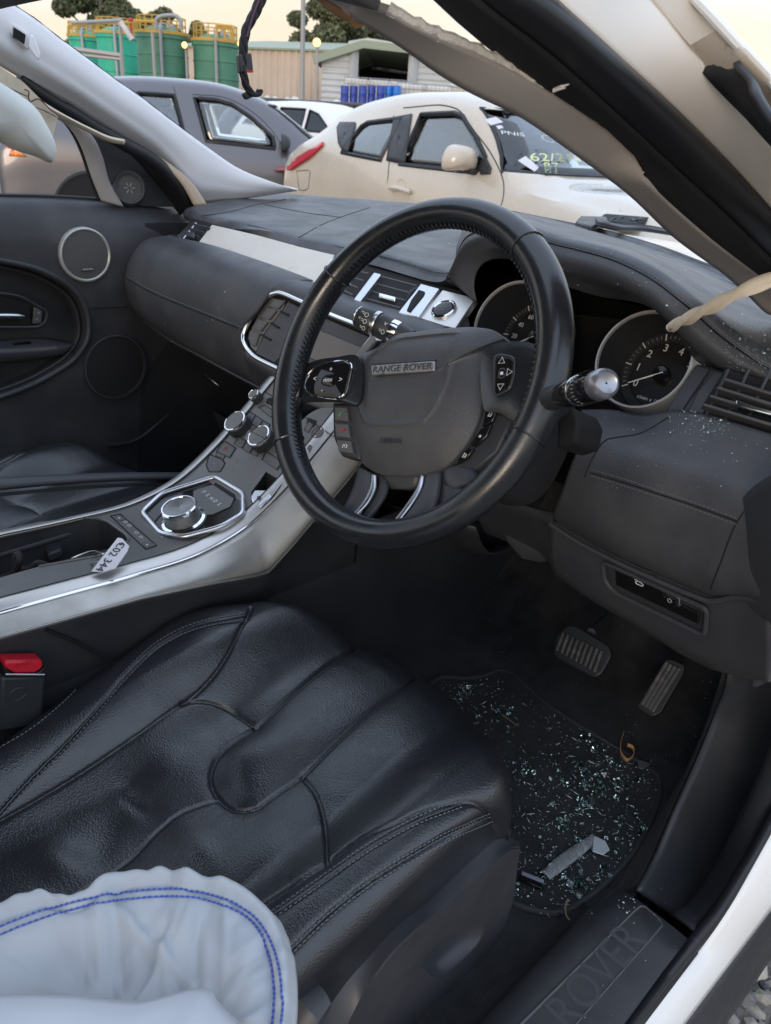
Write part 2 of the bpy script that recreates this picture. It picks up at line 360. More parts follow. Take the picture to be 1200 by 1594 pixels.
# ---- parked cars
def make_car(name, label, origin, h, st, paint, W, wheels, side_windows, sill=.22, group=None, windscreen=None, glass=None, dark=True):
    """st: (u, belt, top, half width, roof half width) stations from rear to front; h heading (2-D in camera lateral/forward)"""
    H = Rh*h[0]+Fh*h[1]; H.normalize(); Vx = Rh*h[1]-Fh*h[0]
    if Vx.dot(Fh) > 0: Vx = -Vx
    def fr(u, v, w): return origin + H*u + Vx*v + Vector((0, 0, GZ+w))
    A = catmull([np.array(s_) for s_ in st], 64); secs = []
    for u, wb, wt, V, Vt in A:
        P = [(V*.93, sill), (V*.985, sill+.12), (V, wb*.62), (V*.995, wb*.86), (V*.965, wb), (lerp(V*.965, Vt, .5)+.012, lerp(wb, wt-.05, .5)), (Vt, wt-.05), (Vt*.82, wt-.014), (Vt*.4, wt), (0, wt+.004)]
        S2 = catmull([np.array(q) for q in P], 28)
        secs.append((u, S2))
    root = thing(name, label, 'car', fr(2, 0, 0), group)
    rows = [[fr(u, v, w) for v, w in s_] + [fr(u, -v, w) for v, w in s_[::-1][1:]] for u, s_ in secs]
    mb = MB(); mb.grid(rows); k = len(mb.v); m_ = len(rows[0])
    mb.f.append(tuple(range(m_))); mb.f.append(tuple(range(k-m_, k))[::-1])
    body = obj('body', mb, paint, root, smooth=50)
    us = np.array([s_[0] for s_ in secs])
    def vat(u, w):
        i = int(np.clip(np.searchsorted(us, u), 1, len(us)-1)); o_ = []
        for j in (i-1, i):
            s_ = secs[j][1]; q = np.interp(w, s_[10:, 1], s_[10:, 0]); o_.append(q)
        t = np.clip((u-us[i-1])/(us[i]-us[i-1]), 0, 1); return lerp(o_[0], o_[1], t)
    def hat(u, v):
        i = int(np.clip(np.searchsorted(us, u), 1, len(us)-1)); o_ = []
        for j in (i-1, i):
            s_ = secs[j][1][12:]; o_.append(np.interp(-abs(v), -s_[:, 0], s_[:, 1]))
        t = np.clip((u-us[i-1])/(us[i]-us[i-1]), 0, 1); return lerp(o_[0], o_[1], t)
    def uat(v, w, lo, hi):
        for _ in range(30):
            m2 = (lo+hi)/2
            if hat(m2, v) > w: lo = m2
            else: hi = m2
        return lo
    cutters = []; body_md = body.modifiers.new('s', 'SOLIDIFY'); body_md.thickness = .03; body_md.offset = -1
    for ol in side_windows:
        O = catmull(ol, 40, True) if len(ol) > 4 else np.array(ol)
        c_ = MB(); c_.prism([fr(u, W/2+.3, w) for u, w in ol], Vx*(-W-.6)); cutters.append(obj('c', c_, paint, None, smooth=0))
    if windscreen:
        lo, hi, ol = windscreen
        c_ = MB(); c_.prism([fr(lo, v, w) for v, w in ol], H*(hi-lo)); cutters.append(obj('c', c_, paint, None, smooth=0))
    boolean(body, cutters)
    for c_ in cutters: drop(c_)
    body.data.polygons.foreach_set('use_smooth', [True]*len(body.data.polygons)); body.data.set_sharp_from_angle(angle=rad(40))
    for ol in side_windows:
        O = np.array(ol); c2 = O.mean(0)
        for sgn in (1, -1):
            fm = lambda a, b, hh, sgn=sgn: fr(a, sgn*(vat(a, b)-.014+hh), b)
            dense = []
            for i in range(len(ol)):
                a, b = np.array(ol[i]), np.array(ol[(i+1) % len(ol)]); dense += [a+(b-a)*t for t in (0, .25, .5, .75)]
            dense = np.array(dense)
            n = len(dense); rws = [[fm(*(c2+(p-c2)*s_), 0) for p in dense] for s_ in (.995, .75, .5, .25)]
            m2 = MB(); m2.grid(rws, closed_u=True); m2.v.append(tuple(fm(c2[0], c2[1], 0))); k = len(m2.v)-1; m2.f += [(k-n+i, k-n+(i+1) % n, k) for i in range(n)]
            obj('window', m2, glass or M_cglass, root, smooth=60, solid=.004)
            if sgn == 1:
                rb = MB(); rb.tube([fm(p[0], p[1], .010) for p in dense], .018, seg=6, closed=True); obj('window_seal', rb, M_rubber, root)
    if windscreen:
        lo, hi, ol = windscreen; O = np.array(ol); c2 = O.mean(0)
        dense = []
        for i in range(len(ol)):
            a, b = np.array(ol[i]), np.array(ol[(i+1) % len(ol)]); dense += [a+(b-a)*t for t in np.linspace(0, 1, 9)[:-1]]
        dense = np.array(dense); n = len(dense)
        fm = lambda v, w: fr(uat(v, w, lo, hi)-.012, v, w)
        rws = [[fm(*(c2+(p-c2)*s_)) for p in dense] for s_ in (.998, .75, .5, .25)]
        m2 = MB(); m2.grid(rws, closed_u=True); m2.v.append(tuple(fm(*c2))); k = len(m2.v)-1; m2.f += [(k-n+i, k-n+(i+1) % n, k) for i in range(n)]
        obj('windscreen', m2, M_cglass2, root, smooth=60, solid=.005)
        rb = MB(); rb.tube([fm(*p)+H*.012 for p in dense], .012, seg=6, closed=True); obj('windscreen_seal', rb, M_rubber, root)
        # dashboard and seats seen dimly through the glass
    s1 = MB()
    for v in (.38, -.38):
        s1.box(fr(1.75, v, .75), (.5, .5, .2), Matrix((H, Vx, Vector((0, 0, 1)))).transposed()); s1.box(fr(1.5, v, 1.02), (.14, .48, .62), Matrix((H, Vx, Vector((0, 0, 1)))).transposed()); s1.box(fr(1.47, v, 1.40), (.08, .26, .16), Matrix((H, Vx, Vector((0, 0, 1)))).transposed())
    s1.box(fr(.75, 0, .95), (.16, 1.2, .55), Matrix((H, Vx, Vector((0, 0, 1)))).transposed()); s1.box(fr(2.7, 0, .86), (.45, 1.35, .16), Matrix((H, Vx, Vector((0, 0, 1)))).transposed())
    obj('seats', s1, M_plastic, root, smooth=0, bevel=.04)
    for u in wheels:
        for v in (W/2-.11, -W/2+.11):
            a = 1 if v > 0 else -1
            w_ = MB(); w_.lathe([(.21, -.10), (.31, -.105), (.335, -.08), (.335, .08), (.31, .105), (.21, .10)], fr(u, v, .33), Vx*a, seg=28); ty = obj('tyre', w_, M_rubber, root)
            r_ = MB(); r_.lathe([(.205, .10), (.20, .06), (.05, .05), (.04, .075), (.001, .075)], fr(u, v, .33), Vx*a, seg=28)
            for k in range(5):
                t = k*2*math.pi/5; d = H*math.cos(t)+Vector((0, 0, 1))*math.sin(t); r_.box(fr(u, v, .33)+Vx*a*.085+d*.12, (.17, .05, .03), Matrix((d, Vx.cross(d), Vx)).transposed())
            obj('rim', r_, M_satin, ty)
        if True:
            ar = MB(); ar.tube([fr(u+math.cos(t)*.385, W/2*.985, .33+math.sin(t)*.385) for t in np.linspace(-.1, math.pi+.1, 20)], .03, seg=6); obj('wheel_arch', ar, M_rubber, root)
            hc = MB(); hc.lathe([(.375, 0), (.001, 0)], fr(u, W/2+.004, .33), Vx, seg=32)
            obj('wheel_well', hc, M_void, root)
    return root, fr, vat, hat, uat, H, Vx
M_cglass = mat('car_side_glass', (.88, .92, .90), .02, trans=1.0, ior=1.95)
M_cglass2 = mat('car_windscreen_glass', (.75, .84, .90), .02, trans=1.0, ior=1.8)
M_cglassd = mat('privacy_glass', (.10, .11, .13), .03, trans=.8, ior=1.45)
M_cream = mat('cream_pearl_paint', (.52, .45, .36), .26, coat=.8, rvar=.04, var=(2.2, .05))
M_greyp = mat('metallic_grey_paint', (.13, .125, .135), .32, .55, coat=.7, rvar=.04)
M_whitep = mat('white_suv_paint', (.70, .69, .68), .3, coat=.5)
M_darkp = mat('dark_blue_paint', (.03, .035, .05), .25, coat=.6)
M_lampred = mat('red_lamp_lens', (.50, .012, .03), .12, coat=.6)
M_lampamber = mat('amber_lamp_lens', (.85, .22, .02), .12, coat=.6)
M_seam = mat('shut_line', (.05, .045, .04), .8)

def shut_line(root, fr, vat, pts, r=.004, name='shut_line'):
    P = catmull(pts, 30); m_ = MB(); m_.tube([fr(u, vat(u, w)-.001, w) for u, w in P], r, seg=5); obj(name, m_, M_seam, root)

# cream crossover, three-quarter front view
hJ = (.54, -.842)
HJ = (Rh*hJ[0]+Fh*hJ[1]).normalized(); VJ = Rh*hJ[1]-Fh*hJ[0]
OJ = yard(.10, 6.03) - HJ*1.95 - VJ*.88
def pxJ(px, py, v=.80):
    P = UP(px, py, OJ+VJ*v, VJ)-OJ; return (P.dot(HJ), P.z-GZ)
juke_st = [(-.50, .70, .78, .82, .50), (-.46, .94, 1.02, .86, .58), (-.22, 1.08, 1.22, .875, .60), (.2, 1.12, 1.42, .88, .60), (.8, 1.11, 1.535, .88, .61), (1.5, 1.06, 1.57, .88, .64), (2.0, 1.03, 1.555, .88, .67), (2.28, 1.02, 1.505, .88, .70), (2.6, 1.0, 1.33, .88, .745), (2.95, .99, 1.10, .88, .80), (3.12, .985, 1.055, .88, .81), (3.5, .95, 1.03, .87, .72), (3.85, .87, .95, .84, .64), (4.05, .74, .82, .74, .52), (4.13, .55, .62, .62, .40)]
wf_ = [pxJ(*p) for p in ((640, 177), (693, 175), (708, 180), (737, 214), (757, 246), (748, 269), (630, 256))]
wr_ = [pxJ(*p) for p in ((553, 196), (560, 190), (613, 183), (602, 250), (541, 238))]
ws_ = [(-.69, 1.452), (.69, 1.452), (.815, 1.10), (-.815, 1.10)]
car1, frJ, vJ, hJ_, uJ, _, _ = make_car('parked_crossover', 'cream white crossover with marker writing on its windscreen and damaged open front', OJ, hJ, juke_st, M_cream, 1.76, (.80, 3.33), [wf_, wr_], windscreen=(2.12, 3.35, ws_))
def surfJ(px, py, dv=0, it=6):
    v = .8
    for _ in range(it):
        u, w = pxJ(px, py, v); v = float(vJ(u, w))+dv
    return u, v, w
def padJ(name, pix, dv, m_, thick=.006, parent=None):
    Q = []
    for i in range(len(pix)):
        a, b = np.array(pix[i], float), np.array(pix[(i+1) % len(pix)], float); Q += [a+(b-a)*t for t in (0, .33, .67)]
    c2 = np.mean(np.array(Q), 0); n = len(Q); k = MB(); k.grid([[frJ(*surfJ(*(c2+(p-c2)*s_), dv)) for p in Q] for s_ in (1, .75, .5, .25, .02)], closed_u=True); return obj(name, k, m_, parent or car1, smooth=60, solid=thick)
padJ('pillar_applique', ((613, 182), (641, 177), (630, 257), (601, 250)), .008, M_plastic)
padJ('quarter_applique', ((524, 198), (529, 190), (553, 190), (553, 197), (541, 238), (533, 236), (526, 222)), .010, M_plastic)
padJ('mirror_sail', ((755, 240), (765, 262), (763, 271), (748, 272), (745, 262)), .006, M_plastic)
# handle, mirror, tail lamp, fuel flap
hp = [frJ(*surfJ(x, y, .03)) for x, y in ((606, 294), (612, 292), (630, 296), (638, 299))]
mm = MB(); mm.tube(catmull(hp, 10), [.012]+[.02]*8+[.012], seg=8); dh = obj('door_handle', mm, M_cream, car1)
mm = MB(); mm.lathe([(.075, -.002), (.07, -.008), (.04, -.012), (.001, -.013)], frJ(*surfJ(623, 296, .006)), VJ, seg=24); obj('handle_recess', mm, M_cream, car1)
u0, v0, w0 = surfJ(716, 246, .13)
def mir(a, b, hh): return frJ(u0+hh, v0+a, w0+b)
mm = radial([(-.125, -.062), (-.13, .0), (-.10, .058), (0, .080), (.09, .062), (.125, .0), (.12, -.066), (0, -.072)], (0, 0), lambda a, b, s_: .11*math.sqrt(max(0, 1-s_**2.4))-.02, mir, 40, 10); mm.f.append(tuple(range(40))[::-1])
mi = obj('door_mirror', mm, M_cream, car1)
mm = MB(); mm.box(frJ(u0+.01, v0-.14, w0-.075), (.10, .16, .03), Matrix((HJ, VJ, Vector((0, 0, 1)))).transposed()); obj('mirror_arm', mm, M_plastic, mi, bevel=.01)
mm = MB(); mm.lathe([(.085, 0), (.001, .001)], frJ(u0-.025, v0, w0-.0), -HJ, seg=24); obj('mirror_glass', mm, M_chrome, mi)
tu = catmull([np.array(p, float) for p in ((447, 261), (456, 251), (478, 236), (503, 221))], 14); tl = catmull([np.array(p, float) for p in ((448, 268), (464, 258), (486, 243), (502, 227))], 14)
k = MB(); k.grid([[frJ(*surfJ(*(a_+(b_-a_)*t), .010+.02*t*(1-t))) for a_, b_ in zip(tu, tl)] for t in (0, .25, .5, .75, 1)]); obj('tail_lamp', k, M_lampred, car1, smooth=60, solid=.02)
ff = [(462, 266), (480, 265), (483, 268), (480, 292), (476, 296), (466, 296)]
mm = MB(); mm.tube([frJ(*surfJ(x, y, .001)) for x, y in ff], .0035, seg=5, closed=True); obj('fuel_flap', mm, M_seam, car1)
for pts in (((613, 180), (606, 250), (603, 290), (600, 335)), ((628, 168), (690, 164), (712, 170), (735, 200), (765, 240), (784, 285), (783, 310), (776, 330))):
    P = catmull([np.array(p) for p in pts], 30); mm = MB(); mm.tube([frJ(*surfJ(x, y, .0)) for x, y in P], .0045, seg=5); obj('shut_line', mm, M_seam, car1)
# windscreen: stickers and marker writing
def wsJ(px, py):
    lo, hi = 2.12, 3.4
    v = 0
    # iterate on the windscreen surface
    n = HJ*.78+Vector((0, 0, .62)); p0 = frJ(float(uJ(.3, 1.25, lo, hi)), .3, 1.25)
    return UP(px, py, p0+n*.035, n)
wn = (HJ*.78+Vector((0, 0, .62))).normalized()
def wtext(txt, x0, y0, x1, y1, hpx, m_, name='windscreen_marking'):
    a = wsJ(x0, y0); b = wsJ(x1, y1); ex = (b-a).normalized(); ey = wn.cross(ex).normalized()
    top = wsJ(x0, y0-hpx); sz = (top-a).length*1.25
    t_ = text_mb(txt, sz, (a+b)/2, ex, ey, .002); xs = [Vector(v_).dot(ex) for v_ in t_.v]
    sc = (b-a).length/max(1e-6, max(xs)-min(xs)); c_ = (a+b)/2
    t_.v = [tuple(c_+ex*((Vector(v_)-c_).dot(ex)*sc)+ey*(Vector(v_)-c_).dot(ey)) for v_ in t_.v]
    obj(name, t_, m_, car1, smooth=0)
M_marker = mat('yellow_green_marker', (.66, .72, .34), .6); M_markerw = mat('white_marker', (.66, .72, .72), .6)
wtext('62/211', 828, 245, 905, 246, 13, M_marker); wtext('87', 846, 258, 870, 259, 10, M_marker); wtext('PNIS', 780, 206, 816, 210, 6, M_markerw); wtext('C', 842, 214, 862, 218, 12, M_markerw)
def wquad(pix, m_, name):
    k = MB(); k.sheet([wsJ(*p) for p in pix]); obj(name, k, m_, car1, smooth=0, solid=.002)
wquad(((754, 186), (772, 182), (783, 190), (764, 195)), M_paper, 'windscreen_sticker'); wquad(((772, 196), (780, 195), (784, 199), (776, 201)), M_paper, 'windscreen_sticker')
wquad(((806, 250), (818, 243), (839, 261), (832, 267)), M_paper, 'windscreen_sticker')
# damaged front: crumpled chrome/headlamp edge, open engine bay
def surfH(px, py, w):
    return U(px, py, z=GZ+w)
rnd = random.Random(3); eb = MB()
for i in range(60):
    px, py = rnd.uniform(952, 1000), rnd.uniform(326, 344); c_ = U(px, py, z=GZ+.93+rnd.uniform(-.03, .03)); d = Vector((rnd.uniform(-1, 1), rnd.uniform(-1, 1), rnd.uniform(-.3, .4))).normalized(); l_ = rnd.uniform(.012, .035)
    eb.tube([c_-d*l_, c_+Vector((0, 0, .006)), c_+d*l_], rnd.uniform(.003, .009), seg=5)
obj('exposed_engine_parts', eb, mat('engine_metal', (.10, .10, .10), .4, .6, var=(40, .6)), car1)
eb = MB(); eb.prism([U(px, py, z=GZ+.95) for px, py in ((938, 335), (968, 320), (990, 322), (1010, 338), (990, 348), (950, 345))], (0, 0, -.03)); obj('engine_bay', eb, M_void, car1, smooth=0)
hl = MB(); rows = []
for i in range(14):
    t = i/13; rows.append([frJ(3.12+t*.55+.03*math.sin(i*2.1), -.15-.50*s_+.02*math.sin(i*1.7+s_*5), 1.075+.035*math.sin(s_*3.1)-t*.05+.012*math.sin(i*2.7+s_*9)) for s_ in np.linspace(0, 1, 9)])
hl.grid(rows); obj('buckled_bonnet', hl, M_cream, car1, smooth=60, solid=.004)

# grey car
hG = (.985, .17); HG = (Rh*hG[0]+Fh*hG[1]).normalized(); VG = Rh*hG[1]-Fh*hG[0]
if VG.dot(Fh) > 0: VG = -VG
OG = yard(-3.88, 8.13) - HG*.05 - VG*.90
def pxG(px, py, v=.80):
    P = UP(px, py, OG+VG*v, VG)-OG; return (P.dot(HG), P.z-GZ)
grey_st = [(-.05, .66, .74, .80, .55), (.0, .92, 1.02, .87, .62), (.15, 1.0, 1.2, .885, .62), (.5, 1.04, 1.46, .89, .60), (.95, 1.03, 1.57, .90, .61), (1.6, 1.01, 1.61, .90, .63), (2.2, .985, 1.57, .90, .62), (2.6, .97, 1.44, .90, .62), (3.0, .95, 1.19, .90, .66), (3.3, .93, 1.01, .90, .72), (3.8, .86, .95, .88, .70), (4.15, .76, .84, .82, .6), (4.4, .55, .62, .66, .45)]
gf = [pxG(*p) for p in ((301, 152), (335, 155), (360, 162), (390, 182), (425, 214), (428, 232), (321, 220))]
gr_ = [pxG(*p) for p in ((212, 144), (269, 148), (288, 208), (225, 190))]
car2, frG, vG, hG_, uG, _, _ = make_car('parked_hatchback', 'dark grey car with red tail lamp parked behind the pale windscreen pillar', OG, hG, grey_st, M_greyp, 1.80, (.85, 3.5), [gf, gr_], windscreen=(2.4, 3.5, [(-.58, 1.42), (.58, 1.42), (.70, 1.04), (-.70, 1.04)]))
def surfG(px, py, dv=0):
    v = .8
    for _ in range(6): u, w = pxG(px, py, v); v = float(vG(u, w))+dv
    return u, v, w
u0g, v0g, w0g = surfG(441, 222, .10)
mm = radial([(-.10, -.07), (-.10, .0), (-.07, .07), (0, .085), (.08, .07), (.11, .0), (.10, -.07), (0, -.08)], (0, 0), lambda a, b, s_: .09*math.sqrt(max(0, 1-s_**2.4))-.02, lambda a, b, hh: frG(u0g+hh, v0g+a, w0g+b), 32, 8); mm.f.append(tuple(range(32))[::-1])
mi = obj('door_mirror', mm, M_plastic_g, car2)
for tone, tp in ((M_lampred, ((-8, 226), (8, 226), (20, 233), (16, 243), (-8, 243))), (M_lampamber, ((17, 234), (34, 238), (41, 244), (16, 243)))):
    P = [frG(*[(u, v+.012, w) for u, v, w in [surfG(x, y)]][0]) for x, y in tp]; c = sum(P, Vector())/len(P)+VG*.01
    k = MB(); k.add(P+[c], [(i, (i+1) % len(P), len(P)) for i in range(len(P))]); obj('tail_lamp', k, tone, car2, smooth=60, solid=.015)
for pts in (((270, 135), (282, 180), (292, 225), (296, 280)), ((300, 147), (350, 152), (400, 180), (436, 222), (450, 260), (452, 300))):
    P = catmull([np.array(p) for p in pts], 24); mm = MB(); mm.tube([frG(*surfG(x, y)) for x, y in P], .004, seg=5); obj('shut_line', mm, M_seam, car2)
# white estate further back, and a dark roof beside it
wh_st = [(0, .75, .85, .78, .6), (.06, .98, 1.06, .86, .66), (.25, 1.08, 1.38, .90, .64), (.5, 1.10, 1.56, .92, .64), (1.2, 1.08, 1.63, .92, .66), (2.2, 1.04, 1.62, .92, .66), (2.7, 1.02, 1.48, .92, .66), (3.2, 1.0, 1.15, .92, .72), (3.7, .96, 1.05, .91, .74), (4.2, .85, .92, .86, .66), (4.5, .55, .62, .7, .5)]
hW = (.80, -.60); HW = (Rh*hW[0]+Fh*hW[1]).normalized()
pW = col(402, 200, 19.5); OW = Vector((pW.x, pW.y, 0))
car3, frW, vW, _, _, _, VW = make_car('parked_estate', 'white estate car with dark side windows parked behind the grey car', OW, hW, wh_st, M_whitep, 1.84, (.85, 3.5), [[(.45, 1.16), (.75, 1.45), (1.35, 1.5), (1.35, 1.14)], [(1.45, 1.13), (1.45, 1.5), (2.15, 1.5), (2.15, 1.1)], [(2.25, 1.1), (2.25, 1.49), (2.5, 1.42), (2.95, 1.1)]], glass=M_cglassd)
sp_ = MB(); sp_.box(frW(.28, 0, 1.56), (.34, 1.2, .04), Matrix((HW, VW, Vector((0, 0, 1)))).transposed()); obj('roof_spoiler', sp_, M_whitep, car3, bevel=.015)
pD = col(360, 190, 23); OD = Vector((pD.x, pD.y, 0))
make_car('parked_saloon', 'dark car showing only its roof behind the grey and white cars', OD, (.9, -.43), [(a, b, c*1.0, d, e) for a, b, c, d, e in wh_st], M_darkp, 1.84, (.85, 3.5), [[(.75, 1.16), (.85, 1.45), (1.35, 1.5), (1.35, 1.14)]], glass=M_cglassd)
# ---- industrial yard: fence, sheds, tanks, drums, totes, poles, trees
M_tankA = mat('green_tank_paint', (.03, .40, .25), .5, var=(1.2, .15), rvar=.1)
M_tankB = mat('dark_green_tank_paint', (.085, .23, .15), .6, var=(1.0, .2), rvar=.1)
M_yellow = mat('yellow_rail_paint', (.55, .33, .06), .6)
M_pipe = mat('galvanised_pipe', (.33, .32, .31), .5, .4)
M_shedp = mat('peach_sheet_steel', (.60, .47, .36), .55, .1, var=(.4, .08))
M_shedw = mat('white_sheet_steel', (.52, .53, .53), .55, .1, var=(.5, .10), wear=(2, .6, (.40, .38, .34), .2))
M_roofg = mat('green_grey_roof_edge', (.30, .33, .24), .6)
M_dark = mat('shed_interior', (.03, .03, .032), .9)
M_drum = mat('blue_drum', (.03, .06, .30), .4, var=(6, .2)); M_drum2 = mat('bright_blue_drum', (.02, .16, .55), .4)
M_ibc = mat('ibc_plastic', (.62, .60, .55), .5, var=(3, .12)); M_cage = mat('galvanised_cage', (.35, .35, .35), .4, .6)
M_fence = mat('dark_sheet_fence', (.075, .075, .075), .6)
Z3 = Vector((0, 0, 1))
def corr(p0, p1, z0, z1, pitch=.2, amp=.03, horiz=False):
    """corrugated sheet wall between two ground points"""
    p0 = Vector(p0); p1 = Vector(p1); d = (p1-p0); L = d.length; d.normalize(); n = d.cross(Z3); mb = MB()
    if not horiz:
        k = int(L/pitch*4); rows = [[Vector((q.x, q.y, z)) for q in [p0+d*(L*i/k)+n*(amp*(-1, -1, 1, 1)[i % 4]) for i in range(k+1)]] for z in (z0, z1)]
    else:
        k = int((z1-z0)/pitch*4); rows = [[Vector((q.x, q.y, z0+(z1-z0)*i/k))+n*(amp*(-1, -1, 1, 1)[i % 4]) for q in (p0, p1)] for i in range(k+1)]
    mb.grid(rows); return mb
# fence
a = col(330, 165, 27); b = col(640, 190, 24)
fn = thing('sheet_fence', 'low dark grey sheet metal fence behind the parked cars', 'fence', (a+b)/2*1.0)
fn.location.z = GZ; bpy.context.view_layer.update()
ztop = col(430, 157, 26).z
obj('fence_sheet', corr(a, b, GZ, ztop, .25, .03), M_fence, fn, smooth=0, solid=.004)
mm = MB(); mm.tube([Vector((a.x, a.y, ztop+.02)), Vector((b.x, b.y, ztop+.02))], .05, seg=6); obj('top_rail', mm, M_fence, fn)
# long peach shed
pa = col(250, 120, 62); pb = col(560, 120, 56); zt = col(420, 77, 59).z
sh = thing('long_shed', 'long peach coloured sheet steel shed behind the green tanks', 'shed', (pa.x, pa.y, GZ))
obj('wall', corr(pa, pb, GZ, zt, .5, .05), M_shedp, sh, smooth=0, solid=.01)
n_ = (pb-pa).normalized().cross(Z3); n_ = n_ if n_.dot(Fh) > 0 else -n_
mm = MB(); A_ = Vector((pa.x, pa.y, zt)); B_ = Vector((pb.x, pb.y, zt)); mm.add([A_-n_*.2, B_-n_*.2, B_+n_*14+Z3*1.6, A_+n_*14+Z3*1.6], [(0, 1, 2, 3)]); obj('roof', mm, M_roofg, sh, smooth=0, solid=.12)
mm = MB(); mm.tube([Vector((pa.x, pa.y, GZ+1.9))-n_*.12, Vector((pb.x, pb.y, GZ+1.9))-n_*.12], .06, seg=6); obj('wall_rail', mm, M_pipe, sh)
# gable shed with open bay
D = 46.0
def gs(px, py): return col(px, py, D)
e0 = gs(501, 93); e1 = gs(566, 71); e2 = gs(690, 96); o0 = gs(551, 88); o1 = gs(644, 88); ob = gs(560, 121); r1 = gs(800, 110)
gd = (e2-e0); gd.z = 0; gd.normalize(); gn = gd.cross(Z3); gn = gn if gn.dot(Fh) > 0 else -gn
gsx = lambda s_, z, back=0: e0*1+gd*s_+Z3*(z-e0.z)+gn*back
sx = lambda p: (p-e0).dot(gd)
gb = thing('gable_shed', 'white sheet steel shed with gabled roof and wide dark open bay', 'shed', (e0.x, e0.y, GZ))
zL = e0.z; zR = gs(780, 103).z; zap = gs(570, 70).z
def flat(pts, m_, name, parent, th=.08, vec=None):
    k = MB(); k.prism(pts, (vec or gn)*th); return obj(name, k, m_, parent, smooth=0)
obj('wall', corr(gsx(0, zL), gsx(sx(o0), zL), GZ, zL+.1, .28, .02, True), M_shedw, gb, smooth=0, solid=.01)
obj('wall', corr(gsx(sx(o1), zL), gsx(sx(r1)+3, zL), GZ, zR+.25, .28, .02, True), M_shedw, gb, smooth=0, solid=.01)
flat([gsx(0, zL+.05, -.05), gsx(sx(o0), zL+.05, -.05), gsx(sx(o0), o0.z+.55, -.05), gsx(.6, zL+.12, -.05)], M_shedw, 'gable_panel', gb)
for s_, z0, z1 in ((sx(o0), GZ, o0.z+.45), (sx(o1), GZ, o1.z+.45)):
    k = MB(); k.box(gsx(s_, (z0+z1)/2, -.1), (.35, .35, z1-z0)); obj('door_post', k, M_shedw, gb, smooth=0)
zp = gs(572, 79).z
k = MB(); k.prism([gsx(sx(o0)-.3, o0.z+.3, -.15), gsx(sx(gs(572, 79)), zp+.15, -.15), gsx(sx(o1)+.3, o1.z+.1, -.15), gsx(sx(o1)+.3, o1.z+.45, -.15), gsx(sx(gs(572, 79)), zp+.55, -.15), gsx(sx(o0)-.3, o0.z+.65, -.15)], gn*.2); obj('bay_lintel', k, M_shedw, gb, smooth=0)
k = MB(); rp = [gsx(-.4, zL-.05, -.5), gsx(sx(e1), zap, -.5), gsx(sx(r1)+3, zR+.1, -.5)]
k.add([rp[0], rp[1], rp[2], rp[2]+gn*14, rp[1]+gn*14, rp[0]+gn*14], [(0, 1, 4, 5), (1, 2, 3, 4)]); obj('roof', k, M_roofg, gb, smooth=0, solid=.35)
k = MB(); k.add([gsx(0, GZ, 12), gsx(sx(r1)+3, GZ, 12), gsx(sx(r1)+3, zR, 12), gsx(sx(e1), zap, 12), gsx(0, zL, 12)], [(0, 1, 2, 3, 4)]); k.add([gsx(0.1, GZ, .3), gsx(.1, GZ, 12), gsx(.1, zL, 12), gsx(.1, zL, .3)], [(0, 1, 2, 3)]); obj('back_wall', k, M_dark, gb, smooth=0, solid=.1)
for i, (px, py) in enumerate(((590, 92), (612, 96))):
    q = gs(px, py); k = MB(); k.box(q+gn*8, (1.6, .5, .12)); obj('roof_light_panel', k, M_shedw, gb, smooth=0)

# tanks
def tank(px0, px1, pytop, fwd, m_, label, rail=True):
    a = col(px0, pytop, fwd); b = col(px1, pytop, fwd); c = (a+b)/2; r = (b-a).length/2; zt = c.z
    t = thing('storage_tank', label, 'tank', (c.x, c.y, GZ), 'green storage tanks with railed tops')
    k = MB(); k.lathe([(r, GZ), (r, zt-.25), (r+.06, zt-.22), (r+.06, zt-.05), (r, zt), (r*.5, zt+.25), (.01, zt+.32)], (c.x, c.y, 0), (0, 0, 1), seg=40); obj('shell', k, m_, t)
    k = MB()
    for i in range(6): k.lathe([(r+.02, -.03), (r+.035, 0), (r+.02, .03)], (c.x, c.y, GZ+(zt-GZ)*i/6+.6), (0, 0, 1), seg=40)
    obj('hoop', k, m_, t)
    k = MB(); n = 18; zr = zt+.05
    for i in range(n):
        t_ = i*2*math.pi/n; q = Vector((c.x+math.cos(t_)*(r-.05), c.y+math.sin(t_)*(r-.05), zr)); k.tube([q, q+Z3*.6], .028, seg=5)
    for hh in (.3, .6): k.tube([Vector((c.x+math.cos(t_)*(r-.05), c.y+math.sin(t_)*(r-.05), zr+hh)) for t_ in np.linspace(0, 2*math.pi, 41)[:-1]], .026, seg=5, closed=True)
    k.lathe([(r+.1, zr-.1), (r+.1, zr+.03)], (c.x, c.y, 0), (0, 0, 1), seg=40)
    obj('guard_rail', k, M_yellow, t)
    k = MB(); q = Vector((c.x, c.y, zt)) - Fh*(r+.12) + Rh*r*.25; k.tube([Vector((q.x, q.y, GZ)), q+Z3*.1, q+Z3*.35+Fh*.2, q+Z3*.35+Fh*r*.8], .07, seg=8); obj('riser_pipe', k, M_pipe, t)
    k = MB(); k.lathe([(.35, zt+.1), (.3, zt+.35), (.10, zt+.45), (.10, zt+.6)], (c.x+.4, c.y, 0), (0, 0, 1), seg=14); obj('vent_stack', k, M_pipe, t)
    return t, c, r, zt
tank(108, 154, 57, 50, M_tankA, 'bright green storage tank, leftmost and half behind the pillar')
tank(151, 212, 53, 47, M_tankA, 'bright green storage tank, second from the left, behind pipework')
_, c3, r3, z3 = tank(214, 290, 53, 43, M_tankB, 'wide dark green storage tank with tall riser pipe')
tank(301, 370, 65, 43, M_tankB, 'dark green storage tank on the right beside the peach shed')
